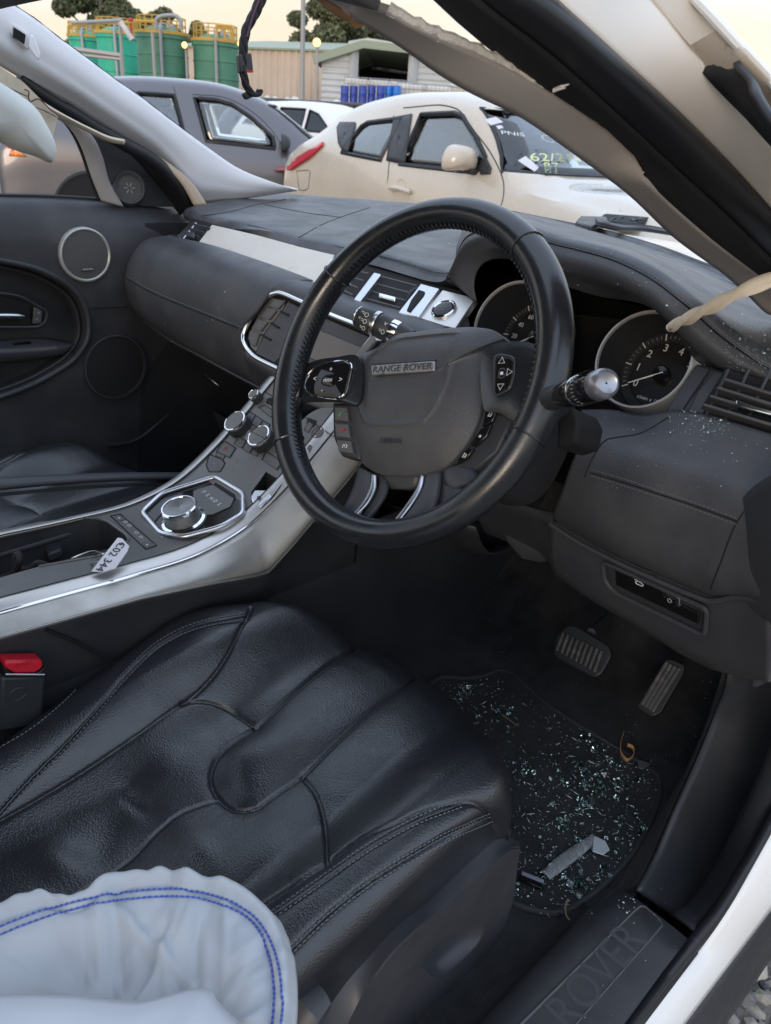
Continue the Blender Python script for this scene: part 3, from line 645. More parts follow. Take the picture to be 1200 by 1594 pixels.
# pipe bridge in front of the tanks
pb_ = thing('pipe_gantry', 'steel pipe gantry with arched overflow pipe above the green tanks', 'pipework', (col(190, 120, 41).x, col(190, 120, 41).y, GZ))
k = MB()
for px, y0_, y1_ in ((186, 32, 130), (118, 76, 120), (188, 86, 130), (237, 50, 132)):
    a = col(px, y0_, 41); k.tube([Vector((a.x, a.y, GZ)), a], .08, seg=6)
obj('upright', k, M_pipe, pb_)
k = MB(); k.tube([col(112, 36, 41), col(190, 32, 41)], .09, seg=8); k.tube([col(100, 74, 41), col(188, 86, 41)], .09, seg=6); k.tube([col(100, 82, 41), col(188, 92, 41)], .08, seg=6); obj('pipe_run', k, M_pipe, pb_)
k = MB(); k.tube([col(188, 34, 41), col(206, 62, 41)], .13, seg=8); obj('inclined_duct', k, M_ibc, pb_)
k = MB(); k.tube(catmull([col(243, 46, 41), col(244, 30, 41), col(250, 26, 41), col(274, 25, 41), col(280, 30, 41), col(281, 46, 41)], 24), .09, seg=8); obj('overflow_arch', k, M_pipe, pb_)
k = MB()
for px0, py0, px1, py1 in ((106, 40, 135, 37), (150, 36, 215, 34), (206, 32, 245, 34), (335, 43, 362, 45), (338, 39, 361, 41)): k.tube([col(px0, py0, 41), col(px1, py1, 41)], .06, seg=5)
for px, y0_, y1_ in ((106, 40, 56), (120, 39, 56), (135, 38, 56), (338, 39, 62), (361, 41, 64), (350, 40, 63)): k.tube([col(px, y0_, 41), col(px, y1_, 41)], .05, seg=5)
obj('hand_rail', k, M_yellow, pb_)
for px, py in ((204, 36),):
    q = col(px, py, 41); k = MB(); k.lathe([(.04, -.4), (.04, .05), (.13, .08), (.13, .16), (.03, .2)], q, (0, 0, 1), seg=10); obj('valve_wheel', k, M_redprint, pb_)

# flood lamps (lit) and lamp pole
M_lamp = mat('lit_sodium_lens', (1, .55, .2), .4, emit=((1.0, .42, .09), 3))
def flood(px, py, fwd, label, r=.22, base=None):
    q = col(px, py, fwd); t = thing('flood_lamp', label, 'lamp', (q.x, q.y, q.z-.3), 'lit orange flood lamps')
    k = MB(); k.lathe([(r*.6, .30), (r*.9, .22), (r*1.15, .04), (r*1.15, 0), (r*1.02, 0), (r*.9, .1), (.01, .12)], q, Fh, seg=20); obj('housing', k, M_pipe, t)
    k = MB(); k.lathe([(r, .02), (r*.8, -.04), (r*.4, -.07), (.01, -.08)], q, Fh, seg=20); obj('lens', k, M_lamp, t)
    k = MB(); k.tube([q+Fh*.25, Vector((q.x, q.y, base if base is not None else GZ))+Fh*.25], .06, seg=6); obj('stand', k, M_pipe, t)
flood(287, 70, 41.5, 'lit orange flood lamp between the two dark green tanks', .12)
flood(373, 68, 41.5, 'lit orange flood lamp at the right edge of the green tanks', .10)
flood(493, 66, 38, 'brightest orange flood lamp beside the lamp pole', .15)
q = col(470, 152, 33); t = thing('lamp_pole', 'tall thin grey pole in front of the peach shed', 'pole', (q.x, q.y, GZ))
k = MB(); k.tube([Vector((q.x, q.y, GZ)), Vector((q.x, q.y, 9.2))], [.10, .06], seg=10); obj('shaft', k, M_pipe, t)
k = MB(); k.box(Vector((q.x, q.y, 9.25))-Fh*.3, (.6, .25, .12)); obj('lamp_head', k, M_pipe, t, bevel=.03)

# drums, totes, stacked white goods
for i, (px, m_) in enumerate(((537, M_drum), (551, M_drum), (565, M_drum), (579, M_drum), (593, M_drum), (606, M_drum2), (618, M_drum2))):
    a = col(px-6.5, 132, 34+.15*(i % 2)); b = col(px+6.5, 132, 34+.15*(i % 2)); c = (a+b)/2; r = (b-a).length/2; zb = c.z-.92
    k = MB(); k.lathe([(r*.94, 0), (r, .03), (r*.97, .29), (r*1.01, .31), (r*.97, .33), (r*.97, .6), (r*1.01, .62), (r*.97, .64), (r, .86), (r*.95, .89), (r*.9, .87), (.01, .87)], (c.x, c.y, zb), Z3, seg=20)
    pos = ('first', 'second', 'third', 'fourth', 'fifth', 'sixth', 'seventh')[i]
    o = obj('drum', k, m_, None); tag(o, f'{"bright" if m_ is M_drum2 else "dark"} blue drum, {pos} from the left in the row before the open shed bay', 'drum', 'blue drums before the shed')
    if i == 0: rack_z = zb
    if i in (1, 3, 4):
        pass
# rack they stand on
a = col(528, 158, 33.6); b = col(705, 166, 33.6)
k = MB(); k.add([a-Rh*.1, b, b+Fh*2.2, a+Fh*2.2-Rh*.1], [(0, 1, 2, 3)]); zbk = rack_z
k = MB(); k.prism([Vector((p.x, p.y, zbk-.16)) for p in (a-Rh*.2, b+Rh*.2, b+Fh*2.2+Rh*.2, a+Fh*2.2-Rh*.2)], (0, 0, .155)); o = obj('loading_dock', k, mat('concrete', (.32, .30, .27), .9, var=(2, .2)), None, smooth=0); tag(o, 'concrete dock edge under the blue drums and white totes', 'dock')
k2 = MB(); k2.prism([Vector((p.x, p.y, GZ)) for p in (a, b, b+Fh*2, a+Fh*2)], (0, 0, zbk-.162-GZ)); obj('dock_base', k2, MATS['concrete'], o, smooth=0)
def tote(px, fwd, w=1.15, label='', zb=None, hgt=1.05):
    c = col(px, 145, fwd); zb_ = zbk if zb is None else zb; t = thing('intermediate_bulk_container', label, 'container', (c.x, c.y, zb_), 'caged white totes')
    Mx = Matrix((Rh, Fh, Z3)).transposed()
    k = MB(); k.box((c.x, c.y, zb_+.16+hgt*.5-.05), (w*.92, .9, hgt-.1), Mx); obj('bottle', k, M_ibc, t, bevel=.08)
    k = MB(); k.box((c.x, c.y, zb_+.07), (w, 1.0, .12), Mx); obj('pallet', k, M_cage, t)
    k = MB(); q = Vector((c.x, c.y, 0))
    for i in range(8):
        x = -w/2+w*i/7; k.tube([q+Rh*x-Fh*.49+Z3*(zb_+.13), q+Rh*x-Fh*.49+Z3*(zb_+.13+hgt)], .014, seg=4)
    for i in range(6): zz = zb_+.15+hgt*i/5.2; k.tube([q-Rh*w/2-Fh*.49+Z3*zz, q+Rh*w/2-Fh*.49+Z3*zz], .014, seg=4); k.tube([q+Rh*w/2-Fh*.49+Z3*zz, q+Rh*w/2+Fh*.49+Z3*zz], .014, seg=4)
    obj('cage', k, M_cage, t)
for i, px in enumerate((640, 680)): tote(px, 35.2, 1.12, ('caged white tote beside the bright blue drums', 'caged white tote at the right end of the dock, nearest the pillar')[i])
for i, px in enumerate((556, 590, 622)): tote(px, 38.0, 1.05, ('caged white tote behind the dark blue drums, left of three', 'caged white tote behind the blue drums, middle of three', 'caged white tote behind the bright blue drums, right of three')[i], hgt=1.25)
for i, px in enumerate((712, 738, 762)): tote(px, 40.0, .95, ('beige tote right of the dock, nearest the drums', 'beige tote right of the dock, middle of three', 'beige tote right of the dock, last before the pillar trim')[i], zb=col(712, 168, 40).z, hgt=.85)
# white jugs lined up along the fence, far left and under the pole
rj = random.Random(5)
def jug(px, py, fwd, label, grp, w=.5, h=.55, m_=None):
    c = col(px, py, fwd); k = MB(); k.lathe([(w*.45, 0), (w*.5, .05), (w*.5, h*.7), (w*.3, h*.9), (w*.16, h*.92), (w*.16, h), (.01, h)], c, Z3, seg=12)
    k.v = [(v[0], v[1], v[2]) for v in k.v]; o = obj('white_jug', k, m_ or M_ibc, None); tag(o, label, 'jug', grp)
for i in range(13): jug(292+i*7.2+rj.uniform(-3, 3), 143+i*.5, 30+rj.uniform(-.4, .4), 'white plastic jug in the row above the grey car roof', 'white jugs above the grey car', .20+.06*rj.random(), .20+rj.uniform(-.08, .06))
for i in range(16): jug(398+i*8.2+rj.uniform(-4, 4), 161+i*.62, 28.5+rj.uniform(-.4, .4), 'pale container on the ground along the dark fence below the shed', 'pale containers along the fence', .22+.08*rj.random(), .22+rj.uniform(-.1, .08))

# trees
M_bark = mat('bark', (.12, .09, .065), .9, bump=('noise', 20, .6, .02))
def leafmat(i, c): return mat('eucalypt_leaves_%d' % i, c, .7, var=(.6, .35), spec=.2)
LM = [leafmat(0, (.12, .135, .07)), leafmat(1, (.16, .165, .09)), leafmat(2, (.14, .15, .08))]
def tree(px, pyb, pyt, fwd, wpx, label, seed, lm):
    rg = np.random.RandomState(seed); base = col(px, pyb, fwd); top = col(px, pyt, fwd); zb = GZ; H_ = top.z-zb; wid = (col(px+wpx/2, pyt, fwd)-col(px-wpx/2, pyt, fwd)).length
    bx = Vector((base.x, base.y, zb)); t = thing('tree', label, 'tree', bx, 'trees beyond the sheds')
    k = MB(); tr = [bx, bx+Vector((.2, .1, H_*.3)), bx+Vector((-.1, .2, H_*.6)), bx+Vector((.1, 0, H_*.85))]; k.tube(catmull(tr, 12), np.linspace(.45, .12, 12), seg=8)
    cl = []
    for i in range(22):
        a = rg.uniform(0, 2*math.pi); rr = wid*.5*math.sqrt(rg.uniform(.05, .9)); zz = H_*(.48+.47*rg.rand()*(1-.35*(rr/(wid*.5))**2)); c = bx+Vector((math.cos(a)*rr, math.sin(a)*rr, zz)); cl.append((c, wid*rg.uniform(.09, .19)))
        s_ = bx+Vector((0, 0, zz*.6)); k.tube(catmull([s_, s_.lerp(c, .5)+Vector((0, 0, .4)), c], 7), np.linspace(.16, .03, 7), seg=5)
    obj('trunk', k, M_bark, t)
    vs_, fs = [], []
    for c, r in cl:
        n = int(1100*(r/(wid*.14))**2)
        d = rg.normal(size=(n, 3)); d /= np.linalg.norm(d, axis=1)[:, None]; rad_ = r*(rg.rand(n)**.45); P = np.array(c)+d*rad_[:, None]*np.array([1, 1, .72])
        for p in P:
            a1 = rg.normal(size=3); a1 /= np.linalg.norm(a1); b1 = np.cross(a1, rg.normal(size=3)); b1 /= np.linalg.norm(b1); s1, s2 = rg.uniform(.12, .25), rg.uniform(.05, .11)
            i0 = len(vs_); vs_ += [p-a1*s1, p+b1*s2, p+a1*s1, p-b1*s2]; fs.append((i0, i0+1, i0+2, i0+3))
    k = MB(); k.add(vs_, fs); obj('crown', k, lm, t, smooth=0, recalc=False)
tree(165, 120, -40, 74, 140, 'broad dark tree behind the green tanks at the left', 11, LM[0])
tree(270, 120, -14, 82, 110, 'smaller round tree behind the middle of the green tanks', 12, LM[1])
tree(505, 120, -16, 78, 150, 'grey green tree behind the peach shed and lamp pole', 13, LM[2])
tree(590, 120, 10, 86, 130, 'loose pale green tree behind the gable shed roof', 14, LM[1])
tree(660, 120, 40, 90, 110, 'low tree above the gable shed next to the pillar trim', 15, LM[2])
# ================================================================== the wrecked car: shell
suv = thing('wrecked_car', 'wrecked white right-hand-drive car with stripped black leather interior and missing windscreen', 'car', (-.3, 0, GZ))
def ribbon(edgeA, edgeB, n=40, rows=5, bulge=0.0, bdir=(0, 0, 1)):
    A = catmull(edgeA, n); B = catmull(edgeB, n); bd = np.array(bdir, float); R_ = []
    for k in range(rows):
        t = k/(rows-1); R_.append([tuple(a+(b-a)*t+bd*bulge*4*t*(1-t)) for a, b in zip(A, B)])
    mb = MB(); mb.grid(R_); return mb
def pathU(pix, v0, v1, ax='y'):
    n = len(pix); return [U(px, py, **{ax: lerp(v0, v1, i/(n-1))}) for i, (px, py) in enumerate(pix)]
# --- driver windscreen pillar, seen from the door opening: inner trim, adhesive, felt, rubber seal, painted frame
trimL = [(548, 14), (560, 28), (587, 43), (633, 73), (683, 110), (733, 140), (800, 172), (900, 240), (970, 290), (1050, 365), (1130, 425), (1165, 456), (1190, 482)]
trimR = [(556, 4), (578, 8), (605, 14), (640, 34), (700, 62), (760, 88), (815, 118), (880, 158), (950, 207), (990, 247), (1003, 270), (1050, 318), (1100, 362), (1188, 430), (1215, 455)]
VV = lambda *a: Vector(a)
A = pathU(trimL, -.44, -.575)+[VV(.47, -.585, 1.09)]; B = pathU(trimR, -.47, -.60)+[VV(.50, -.62, 1.09)]
obj('pillar_trim', ribbon(A, B, 60, 7, .006, (-.5, -.4, .2)), M_trimgrey, suv, solid=.006, label='grey inner trim of the driver side windscreen pillar')
# torn pale adhesive edge
rnd = np.random.RandomState(4); Bp = catmull(B[2:11], 60)
k = MB(); k.tube([Vector(p)+Vector((rnd.normal()*.0006, rnd.normal()*.0006, .001+rnd.normal()*.0006)) for p in Bp], [(.0030+.0014*rnd.rand()) if i < 30 else .0015+.0008*rnd.rand() for i in range(60)], seg=6, flat=.6); obj('torn_adhesive', k, M_foamwhite, suv, label='torn white adhesive bead along the pillar trim')
k = MB()
for a, b in (((862, 141), (886, 131)), ((862, 141), (880, 137)), ((1053, 325), (1058, 318))): k.tube([U(*a, y=-.555), U((a[0]+b[0])/2, (a[1]+b[1])/2-1, y=-.56), U(*b, y=-.565)], [.0016, .0012, .0004], seg=5)
obj('adhesive_strand', k, M_foamwhite, suv)
feltL = [(640, -40), (690, 0), (722, 32), (765, 68), (815, 108), (880, 150), (950, 198), (990, 240), (1003, 266), (1050, 314), (1100, 358), (1188, 426), (1230, 460)]
feltR = [(700, -40), (748, 0), (850, 76), (950, 165), (1050, 258), (1150, 350), (1200, 400), (1240, 440)]
A = [VV(-.60, -.47, 1.44)]+pathU(feltL, -.485, -.60)+[VV(.50, -.622, 1.088)]; B = [VV(-.60, -.52, 1.44)]+pathU(feltR, -.525, -.640)+[VV(.50, -.655, 1.08)]
obj('felt_strip', ribbon(A, B, 50, 6, .004, (-.4, -.6, .1)), M_foam, suv, solid=.008)
tubeR = [(815, -40), (862, 0), (950, 80), (1050, 171), (1150, 271), (1200, 326), (1240, 370)]
A = [VV(-.60, -.518, 1.44)]+pathU(feltR, -.523, -.638)+[VV(.50, -.655, 1.08)]; B = [VV(-.60, -.55, 1.44)]+pathU(tubeR, -.545, -.660)+[VV(.50, -.69, 1.07)]
obj('door_seal', ribbon(A, B, 50, 13, .024, (-.75, -.60, .1)), mat('seal_rubber', (.018, .019, .022), .34, rvar=.08, wear=(40, .64, (.05, .05, .05), .2)), suv, solid=.004, label='black rubber door seal along the driver pillar')
whiteR = [(975, -40), (1012, 0), (1050, 44), (1090, 92), (1150, 165), (1200, 222), (1240, 268)]
A = [VV(-.60, -.55, 1.441)]+pathU(tubeR, -.546, -.661)+[VV(.50, -.69, 1.071)]; B = [VV(-.60, -.585, 1.46)]+pathU(whiteR, -.565, -.680)+[VV(.47, -.735, 1.065)]
obj('door_frame', ribbon(A, B, 50, 12, .006, (-.5, -.8, .2)), M_whitein, suv, solid=.003, label='dusty white painted door frame of the driver pillar')
# outer skin edge with grime, hinge-side gap strip
rustL = whiteR; outR = [(1050, -40), (1085, 0), (1112, 28), (1132, 50), (1160, 80), (1205, 128), (1245, 172)]
A = [VV(-.60, -.585, 1.461)]+pathU(rustL, -.566, -.681)+[VV(.47, -.735, 1.066)]; B = [VV(-.60, -.61, 1.48)]+pathU(outR, -.585, -.700)+[VV(.46, -.765, 1.07)]
obj('outer_flange', ribbon(A, B, 40, 8, -.004, (-.5, -.8, .2)), M_rust, suv, solid=.003, label='stained white outer flange of the driver pillar')
k = MB(); A_ = pathU([(1060, -25), (1085, 1), (1112, 29), (1152, 73), (1200, 124), (1240, 170)], -.586, -.701); k.tube(catmull(A_, 30), .0035, seg=8); obj('outer_skin_edge', k, M_white, suv)
gapL = [(1078, 88), (1100, 118), (1140, 158), (1170, 188), (1205, 226), (1240, 262)]; gapR = [(1098, 60), (1118, 55), (1142, 84), (1148, 102), (1166, 122), (1175, 150), (1200, 190), (1240, 230)]
A = pathU(gapL, -.606, -.716); B = pathU(gapR, -.611, -.727)
obj('gap_strip', ribbon(A, B, 40, 6, .008, (-.5, -.8, .2)), M_rubber, suv, solid=.004)
k = MB(); q = U(1083, 66, y=-.612); k.lathe([(.0085, -.004), (.0105, .002), (.0095, .006), (.006, .004), (.001, .003)], q, (-.55, -.8, .1), seg=20); obj('seal_plug', k, M_rubber, suv)
# header corner and roof front edge at the top
hdA = [U(455, -40, y=-.30), U(500, -6, y=-.36), U(540, 20, y=-.42), U(562, 32, y=-.445)]; hdB = [U(505, -60, y=-.34), U(545, -30, y=-.40), U(575, -6, y=-.44), U(590, 8, y=-.47)]
obj('headliner_edge', ribbon(hdA, hdB, 24, 5, .004, (-.5, -.4, -.3)), M_trimgrey, suv, solid=.01)
k = MB(); k.tube(catmull([U(470, -30, y=-.335), U(500, -4, y=-.365), U(530, 18, y=-.41), U(556, 30, y=-.44)], 20), [.004]*19+[.006], seg=6); obj('frayed_headliner_edge', k, mat('frayed_brown_board', (.30, .17, .09), .9, bump=('noise', 300, .6, .002)), suv, label='frayed brown edge of the roof lining')
# roof panel and header above the frame, rear bodywork (outside the picture, shades the cabin)
ht = [Vector((-.16, -.50, 1.365)), Vector((-.10, -.25, 1.405)), Vector((-.08, 0, 1.415)), Vector((-.10, .25, 1.405)), Vector((-.16, .50, 1.375))]
hb = [p+Vector((-.30, 0, .065)) for p in ht]; hc = [p+Vector((-1.0, 0, .10)) for p in ht]; hd = [p+Vector((-1.9, 0, .03)) for p in ht]
k = MB(); k.grid(surf((ht, hb, hc, hd), 21, 16)); obj('roof', k, M_white, suv, solid=.012, soff=1)
k = MB(); k.grid(surf([[p+Vector((-.02, 0, -.03)) for p in q] for q in (ht, hb, hc, hd)], 21, 16)); obj('headliner', k, mat('grey_headliner_cloth', (.16, .15, .145), .9), suv, solid=.006)
# --- passenger windscreen pillar trim
upE = [(-60, -52), (8, 0), (60, 35), (94, 62), (115, 77), (158, 109), (181, 126), (220, 153), (250, 176), (320, 228), (370, 262), (425, 284), (462, 295)]
loE = [(-60, 66), (0, 102), (30, 120), (70, 141), (113, 164), (149, 187), (188, 212), (220, 233), (243, 250), (268, 278), (292, 312), (345, 312), (462, 296)]
A = [U(px, py, y=lerp(.53, .69, min(1, max(0, (px+60)/420)))) for px, py in upE]; B = [U(px, py, y=lerp(.56, .72, min(1, max(0, (px+60)/360)))) for px, py in loE]
A = catmull(A, 70); B = catmull(B, 70); R_ = []
for j in range(14):
    t = j/13; s_ = math.sin(t*math.pi); R_.append([tuple(a+(b-a)*t+np.array([-.35, -.9, .1])*(.028*s_*(1-.75*(i/69)**3)+.010*math.exp(-((t-.72)/.10)**2)*(1-(i/69)**2))) for i, (a, b) in enumerate(zip(A, B))])
k = MB(); k.grid(R_); obj('pillar_trim', k, M_trimlight, suv, solid=.004, smooth=60, label='pale grey windscreen pillar trim on the passenger side')
k = MB(); k.tube([Vector(p)+Vector((0, 0, .001)) for p in A[2:44]], [.0012+.0012*abs(math.sin(i*2.3)) for i in range(42)], seg=5); obj('trim_backing_edge', k, M_foam, suv)
# airbag badge clip hole
def clipP(px, py, d=0): return U(px, py, y=.545-d)
k = MB(); k.prism([clipP(*p) for p in ((16, 33), (20, 36), (46, 53), (46, 78), (42, 77), (16, 52))], (0.004, .012, 0)); obj('clip_socket', k, M_whitep, suv, bevel=.002)
k = MB(); k.prism([clipP(*p, .003) for p in ((21, 42), (40, 54), (38, 69), (20, 57))], (0.004, .012, 0)); cs = obj('socket_opening', k, M_void, suv, smooth=0)
k = MB(); k.prism([clipP(*p, .01) for p in ((48, 53), (53, 57), (63, 84), (60, 94), (55, 90), (44, 72))], (.003, .006, 0)); obj('badge_cover', k, M_trimlight, suv, bevel=.002)
# grommet with slot near the foot of the trim
k = MB(); P = [U(px, py, y=.685) for px, py in ((243, 246), (262, 258), (285, 275), (298, 282), (302, 286), (298, 287), (284, 281), (262, 268))]; k.tube(catmull(P, 30, True), .0022, seg=6, closed=True); obj('trim_slot', k, M_trimgrey, suv)
# black door aperture seal on the passenger side, and inner pillar
sealA = [(30, 122), (70, 150), (113, 176), (150, 200), (200, 228), (232, 246), (262, 272), (290, 310), (304, 336)]
P = [U(px, py, y=lerp(.60, .69, i/8)) for i, (px, py) in enumerate(sealA)]; k = MB(); k.tube(catmull(P, 50), [.010]*10+list(np.linspace(.012, .016, 40)), seg=10); obj('door_seal', k, M_rubber, suv, label='black rubber seal of the passenger door opening')
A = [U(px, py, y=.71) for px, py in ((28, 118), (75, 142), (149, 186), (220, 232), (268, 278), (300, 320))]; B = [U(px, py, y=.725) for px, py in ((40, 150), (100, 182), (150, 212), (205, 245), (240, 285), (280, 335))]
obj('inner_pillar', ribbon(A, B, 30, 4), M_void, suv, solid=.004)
A = [U(px, py, y=.655) for px, py in ((236, 244), (258, 260), (282, 286), (303, 322))]; B = [U(px, py, y=.660) for px, py in ((240, 240), (268, 258), (300, 286), (322, 319))]
obj('painted_pillar', ribbon(A, B, 20, 4), mat('warm_lit_pillar_paint', (.46, .36, .26), .5), suv, solid=.003)  # warm light on the painted pillar edge is put into this tan colour
# --- cowl, windscreen flange, wiper, bonnet
def Cw(px, py, z=1.085): return U(px, py, z=z)
cowA = [(770, 328), (790, 331), (820, 337), (860, 345), (940, 362), (1020, 385), (1100, 415), (1160, 436), (1230, 470)]
cowB = [(770, 335), (790, 339), (820, 345), (860, 354), (940, 374), (1020, 399), (1100, 431), (1160, 455), (1230, 492)]
A = [Cw(px, py, 1.085) for px, py in cowA]; B = [Cw(px, py, 1.078) for px, py in cowB]
obj('windscreen_flange', ribbon(A, B, 50, 5, -.004), M_plastic, suv, solid=.01, label='black channel left by the missing windscreen')
k = MB(); k.tube(catmull([Cw(px, py-1, 1.086) for px, py in cowA], 60), .005, seg=6); obj('flange_lip', k, M_rubber, suv)
k = MB(); k.tube(catmull([Cw(px, py+5, 1.081) for px, py in cowA], 60), .003, seg=6); obj('flange_bead', k, M_trimgrey, suv)
bonA = [Cw(px, py, 1.086)+Vector((.012, .006, -.02)) for px, py in cowA]
far = [Vector((1.55, .78, .98)), Vector((1.62, .5, 1.0)), Vector((1.66, .2, 1.01)), Vector((1.66, -.1, 1.01)), Vector((1.62, -.4, 1.0)), Vector((1.52, -.75, .98))]
mid = [Vector((1.05, .80, 1.045)), Vector((1.16, .5, 1.06)), Vector((1.20, .2, 1.065)), Vector((1.18, -.1, 1.065)), Vector((1.08, -.4, 1.06)), Vector((.85, -.74, 1.04))]
rows = surf((bonA[1:], mid, far), 40, 12)
k = MB(); k.grid(rows); obj('bonnet', k, M_white, suv, solid=.004, smooth=60)
# wiper: pivot cover, arm, blade
k = MB(); k.prism([Cw(*p, 1.10) for p in ((896, 344), (903, 336), (945, 337), (940, 347), (921, 352))], (0, 0, -.022)); wi = obj('wiper', k, M_plastic, suv, bevel=.004, label='black windscreen wiper lying on the cowl')
k = MB(); k.prism([Cw(*p, 1.092) for p in ((893, 350), (918, 355), (913, 361), (890, 357))], (0, 0, -.02)); obj('wiper_pivot', k, M_plastic, wi, bevel=.003)
k = MB(); arm = catmull([Cw(935, 343, 1.10), Cw(943, 350, 1.106), Cw(960, 354, 1.102), Cw(1000, 356, 1.10), Cw(1040, 362, 1.10), Cw(1075, 373, 1.10)], 30); k.tube(arm, [.009]*8+list(np.linspace(.008, .004, 22)), seg=6, flat=1.6); obj('wiper_arm', k, M_plastic, wi)
k = MB(); k.tube(catmull([Cw(950, 349, 1.103), Cw(1000, 352, 1.103), Cw(1060, 364, 1.103), Cw(1100, 376, 1.103)], 20), .0035, seg=6); obj('wiper_blade', k, M_rubber, wi)

# --- floor, tunnel, firewall, far footwell, sill and rear closure
def plane(name, pts, m_, solid=.01, **kw):
    k = MB(); k.sheet(pts); return obj(name, k, m_, suv, smooth=0, solid=solid, **kw)
FZ = .385
rows = []
for yv in np.linspace(-.70, -.10, 14):
    rows.append([(-.9, yv, FZ-.006), (-.3, yv, FZ-.006), (.0, yv, FZ-.006), (.30, yv, FZ-.006), (.46, yv, FZ+.008), (.56, yv, FZ+.06), (.68, yv, FZ+.17), (.78, yv, FZ+.30), (.82, yv, FZ+.45), (.80, yv, FZ+.62)])
rows = [catmull([np.array(p) for p in r_], 40) for r_ in rows]; k = MB(); k.grid(rows); obj('floor_carpet', k, M_carpet, suv, solid=.01, soff=-1)
rows = [[(p[0], -p[1], p[2]) for p in r_] for r_ in rows]; k = MB(); k.grid(rows); obj('floor_carpet', k, M_carpet, suv, solid=.01)
# tunnel sides
for s_ in (-1, 1):
    rows = [catmull([np.array((x, s_*yy, zz)) for yy, zz in ((.135, .36), (.122, .45), (.112, .58), (.108, .69))], 10) for x in np.linspace(-.9, .85, 30)]
    k = MB(); k.grid(rows); obj('tunnel_side', k, M_plastic if s_ < 0 else M_carpet, suv, solid=.006)
# driver-side sill
def sl_(px, py, z=.455): return U(px, py, z=z)
rows = [catmull([np.array(q) for q in ((x, -.62, .375), (x, -.655, .40), (x, -.675, .445), (x, -.69, .455), (x, -.775, .455), (x, -.785, .448))], 24) for x in np.linspace(-.9, .118, 30)]
k = MB(); k.grid(rows); sp_ = obj('sill_plate', k, M_sillrub, suv, solid=.006, label='black moulded door sill plate with raised lettering')
k = MB(); a = [sl_(*p, .4588) for p in ((815, 1590), (986, 1420), (996, 1412), (1004, 1413), (1027, 1434), (1030, 1442), (903, 1587))]
k.tube([a[0]+(a[0]-a[1])*.9]+a+[a[-1]+(a[-1]-a[-2])*.9], 0.0026, seg=6); obj('plate_border', k, mat('highlight_tone_plastic', (.055, .055, .058), .5), sp_)  # edge highlights of the raised border are put into a lighter plastic colour
p0 = sl_(905, 1556, .456); p1 = sl_(985, 1460, .456); ex = (p1-p0).normalized(); ey = Vector((0, 0, 1)).cross(ex)
ex = Vector((1, 0, 0)); ey = Vector((0, 1, 0))
yc = (sl_(866, 1538, .456).y+sl_(972, 1500, .456).y)/2
la = sl_(866, 1590, .456); lb = sl_(992, 1457, .456); cxm = (la+lb)/2
t_ = text_mb('ROVER', .052, (0, 0, 0), (1, 0, 0), (0, 1, 0), .008); xs = [v[0] for v in t_.v]; wd = max(xs)-min(xs); target = abs(lb.x-la.x)
t_.v = [(cxm.x+(v[0]-(max(xs)+min(xs))/2)/wd*target, cxm.y+v[1]*1.0, .4598+v[2]*.35) for v in t_.v]
obj('raised_lettering', t_, mat('highlight_tone_plastic', (.055, .055, .058), .5), sp_, smooth=0)  # lighter colour stands for the highlights on the letter edges
# scuffed kick panel running up to the front pillar
kp = [[(990, 1386), (1020, 1330), (1052, 1255), (1085, 1180), (1115, 1105), (1130, 1062), (1135, 1020)], [(1036, 1418), (1070, 1355), (1105, 1275), (1140, 1185), (1170, 1105), (1190, 1050), (1205, 990)], [(1082, 1450), (1125, 1385), (1165, 1300), (1200, 1215), (1230, 1130), (1250, 1060), (1270, 990)]]
ys = [(-.692, -.620), (-.722, -.655), (-.755, -.700)]
R_ = [catmull([U(px, py, y=lerp(a, b, i/6)) for i, (px, py) in enumerate(r_)], 40) for r_, (a, b) in zip(kp, ys)]
k = MB(); k.grid(surf(R_, 40, 14)); obj('kick_panel', k, mat('kick_panel_plastic', (.030, .032, .036), .45, bump=('noise', 800, .15, .0006), rvar=.08, wear=(12, .6, (.055, .055, .055), .2), dust=(.08, .03, 250, DUST)), suv, solid=.006, smooth=60, label='scuffed black plastic kick panel ahead of the sill plate')
# carpet ramp between floor and kick panel
A = [Vector(p) for p in catmull([U(px, py, y=lerp(-.690, -.618, i/6)) for i, (px, py) in enumerate(kp[0])], 30)]; B = [Vector((p.x+.0, min(p.y+.03, lerp(-.665, -.612, min(1, max(0, (p.x-.1)/.4)))), FZ-.004+max(0, (p.x-.42))*.6)) for p in A]
obj('side_carpet', ribbon(A, B, 30, 6, -.006, (0, .5, .5)), M_carpet, suv, solid=.008)
# felt strip, seal, painted sill, lower cladding
def strip(pa, pb, za, zb, name, m_, rows=6, bulge=0, bd=(0, -.5, .8), label=None, ax='z', solid=.004):
    A = [U(px, py, **{ax: za}) for px, py in pa]; B = [U(px, py, **{ax: zb}) for px, py in pb]
    return obj(name, ribbon(A, B, 50, rows, bulge, bd), m_, suv, solid=solid, smooth=60, label=label)
Y = lambda pix, y: [U(px, py, y=y) for px, py in pix]
e0_ = [(880, 1720), (976, 1594), (1028, 1522), (1079, 1451), (1105, 1420), (1132, 1380), (1165, 1325), (1190, 1282), (1220, 1225), (1250, 1160)]
e1_ = [(895, 1720), (991, 1594), (1046, 1525), (1090, 1473), (1110, 1446), (1137, 1405), (1166, 1354), (1195, 1302), (1225, 1245), (1258, 1172)]
e2_ = [(975, 1720), (1064, 1594), (1112, 1530), (1150, 1480), (1176, 1446), (1200, 1414), (1235, 1365), (1262, 1320), (1285, 1270), (1310, 1215)]
e3_ = [(1040, 1720), (1127, 1594), (1160, 1548), (1196, 1494), (1218, 1462), (1240, 1430), (1268, 1385), (1290, 1345), (1312, 1300), (1335, 1250)]
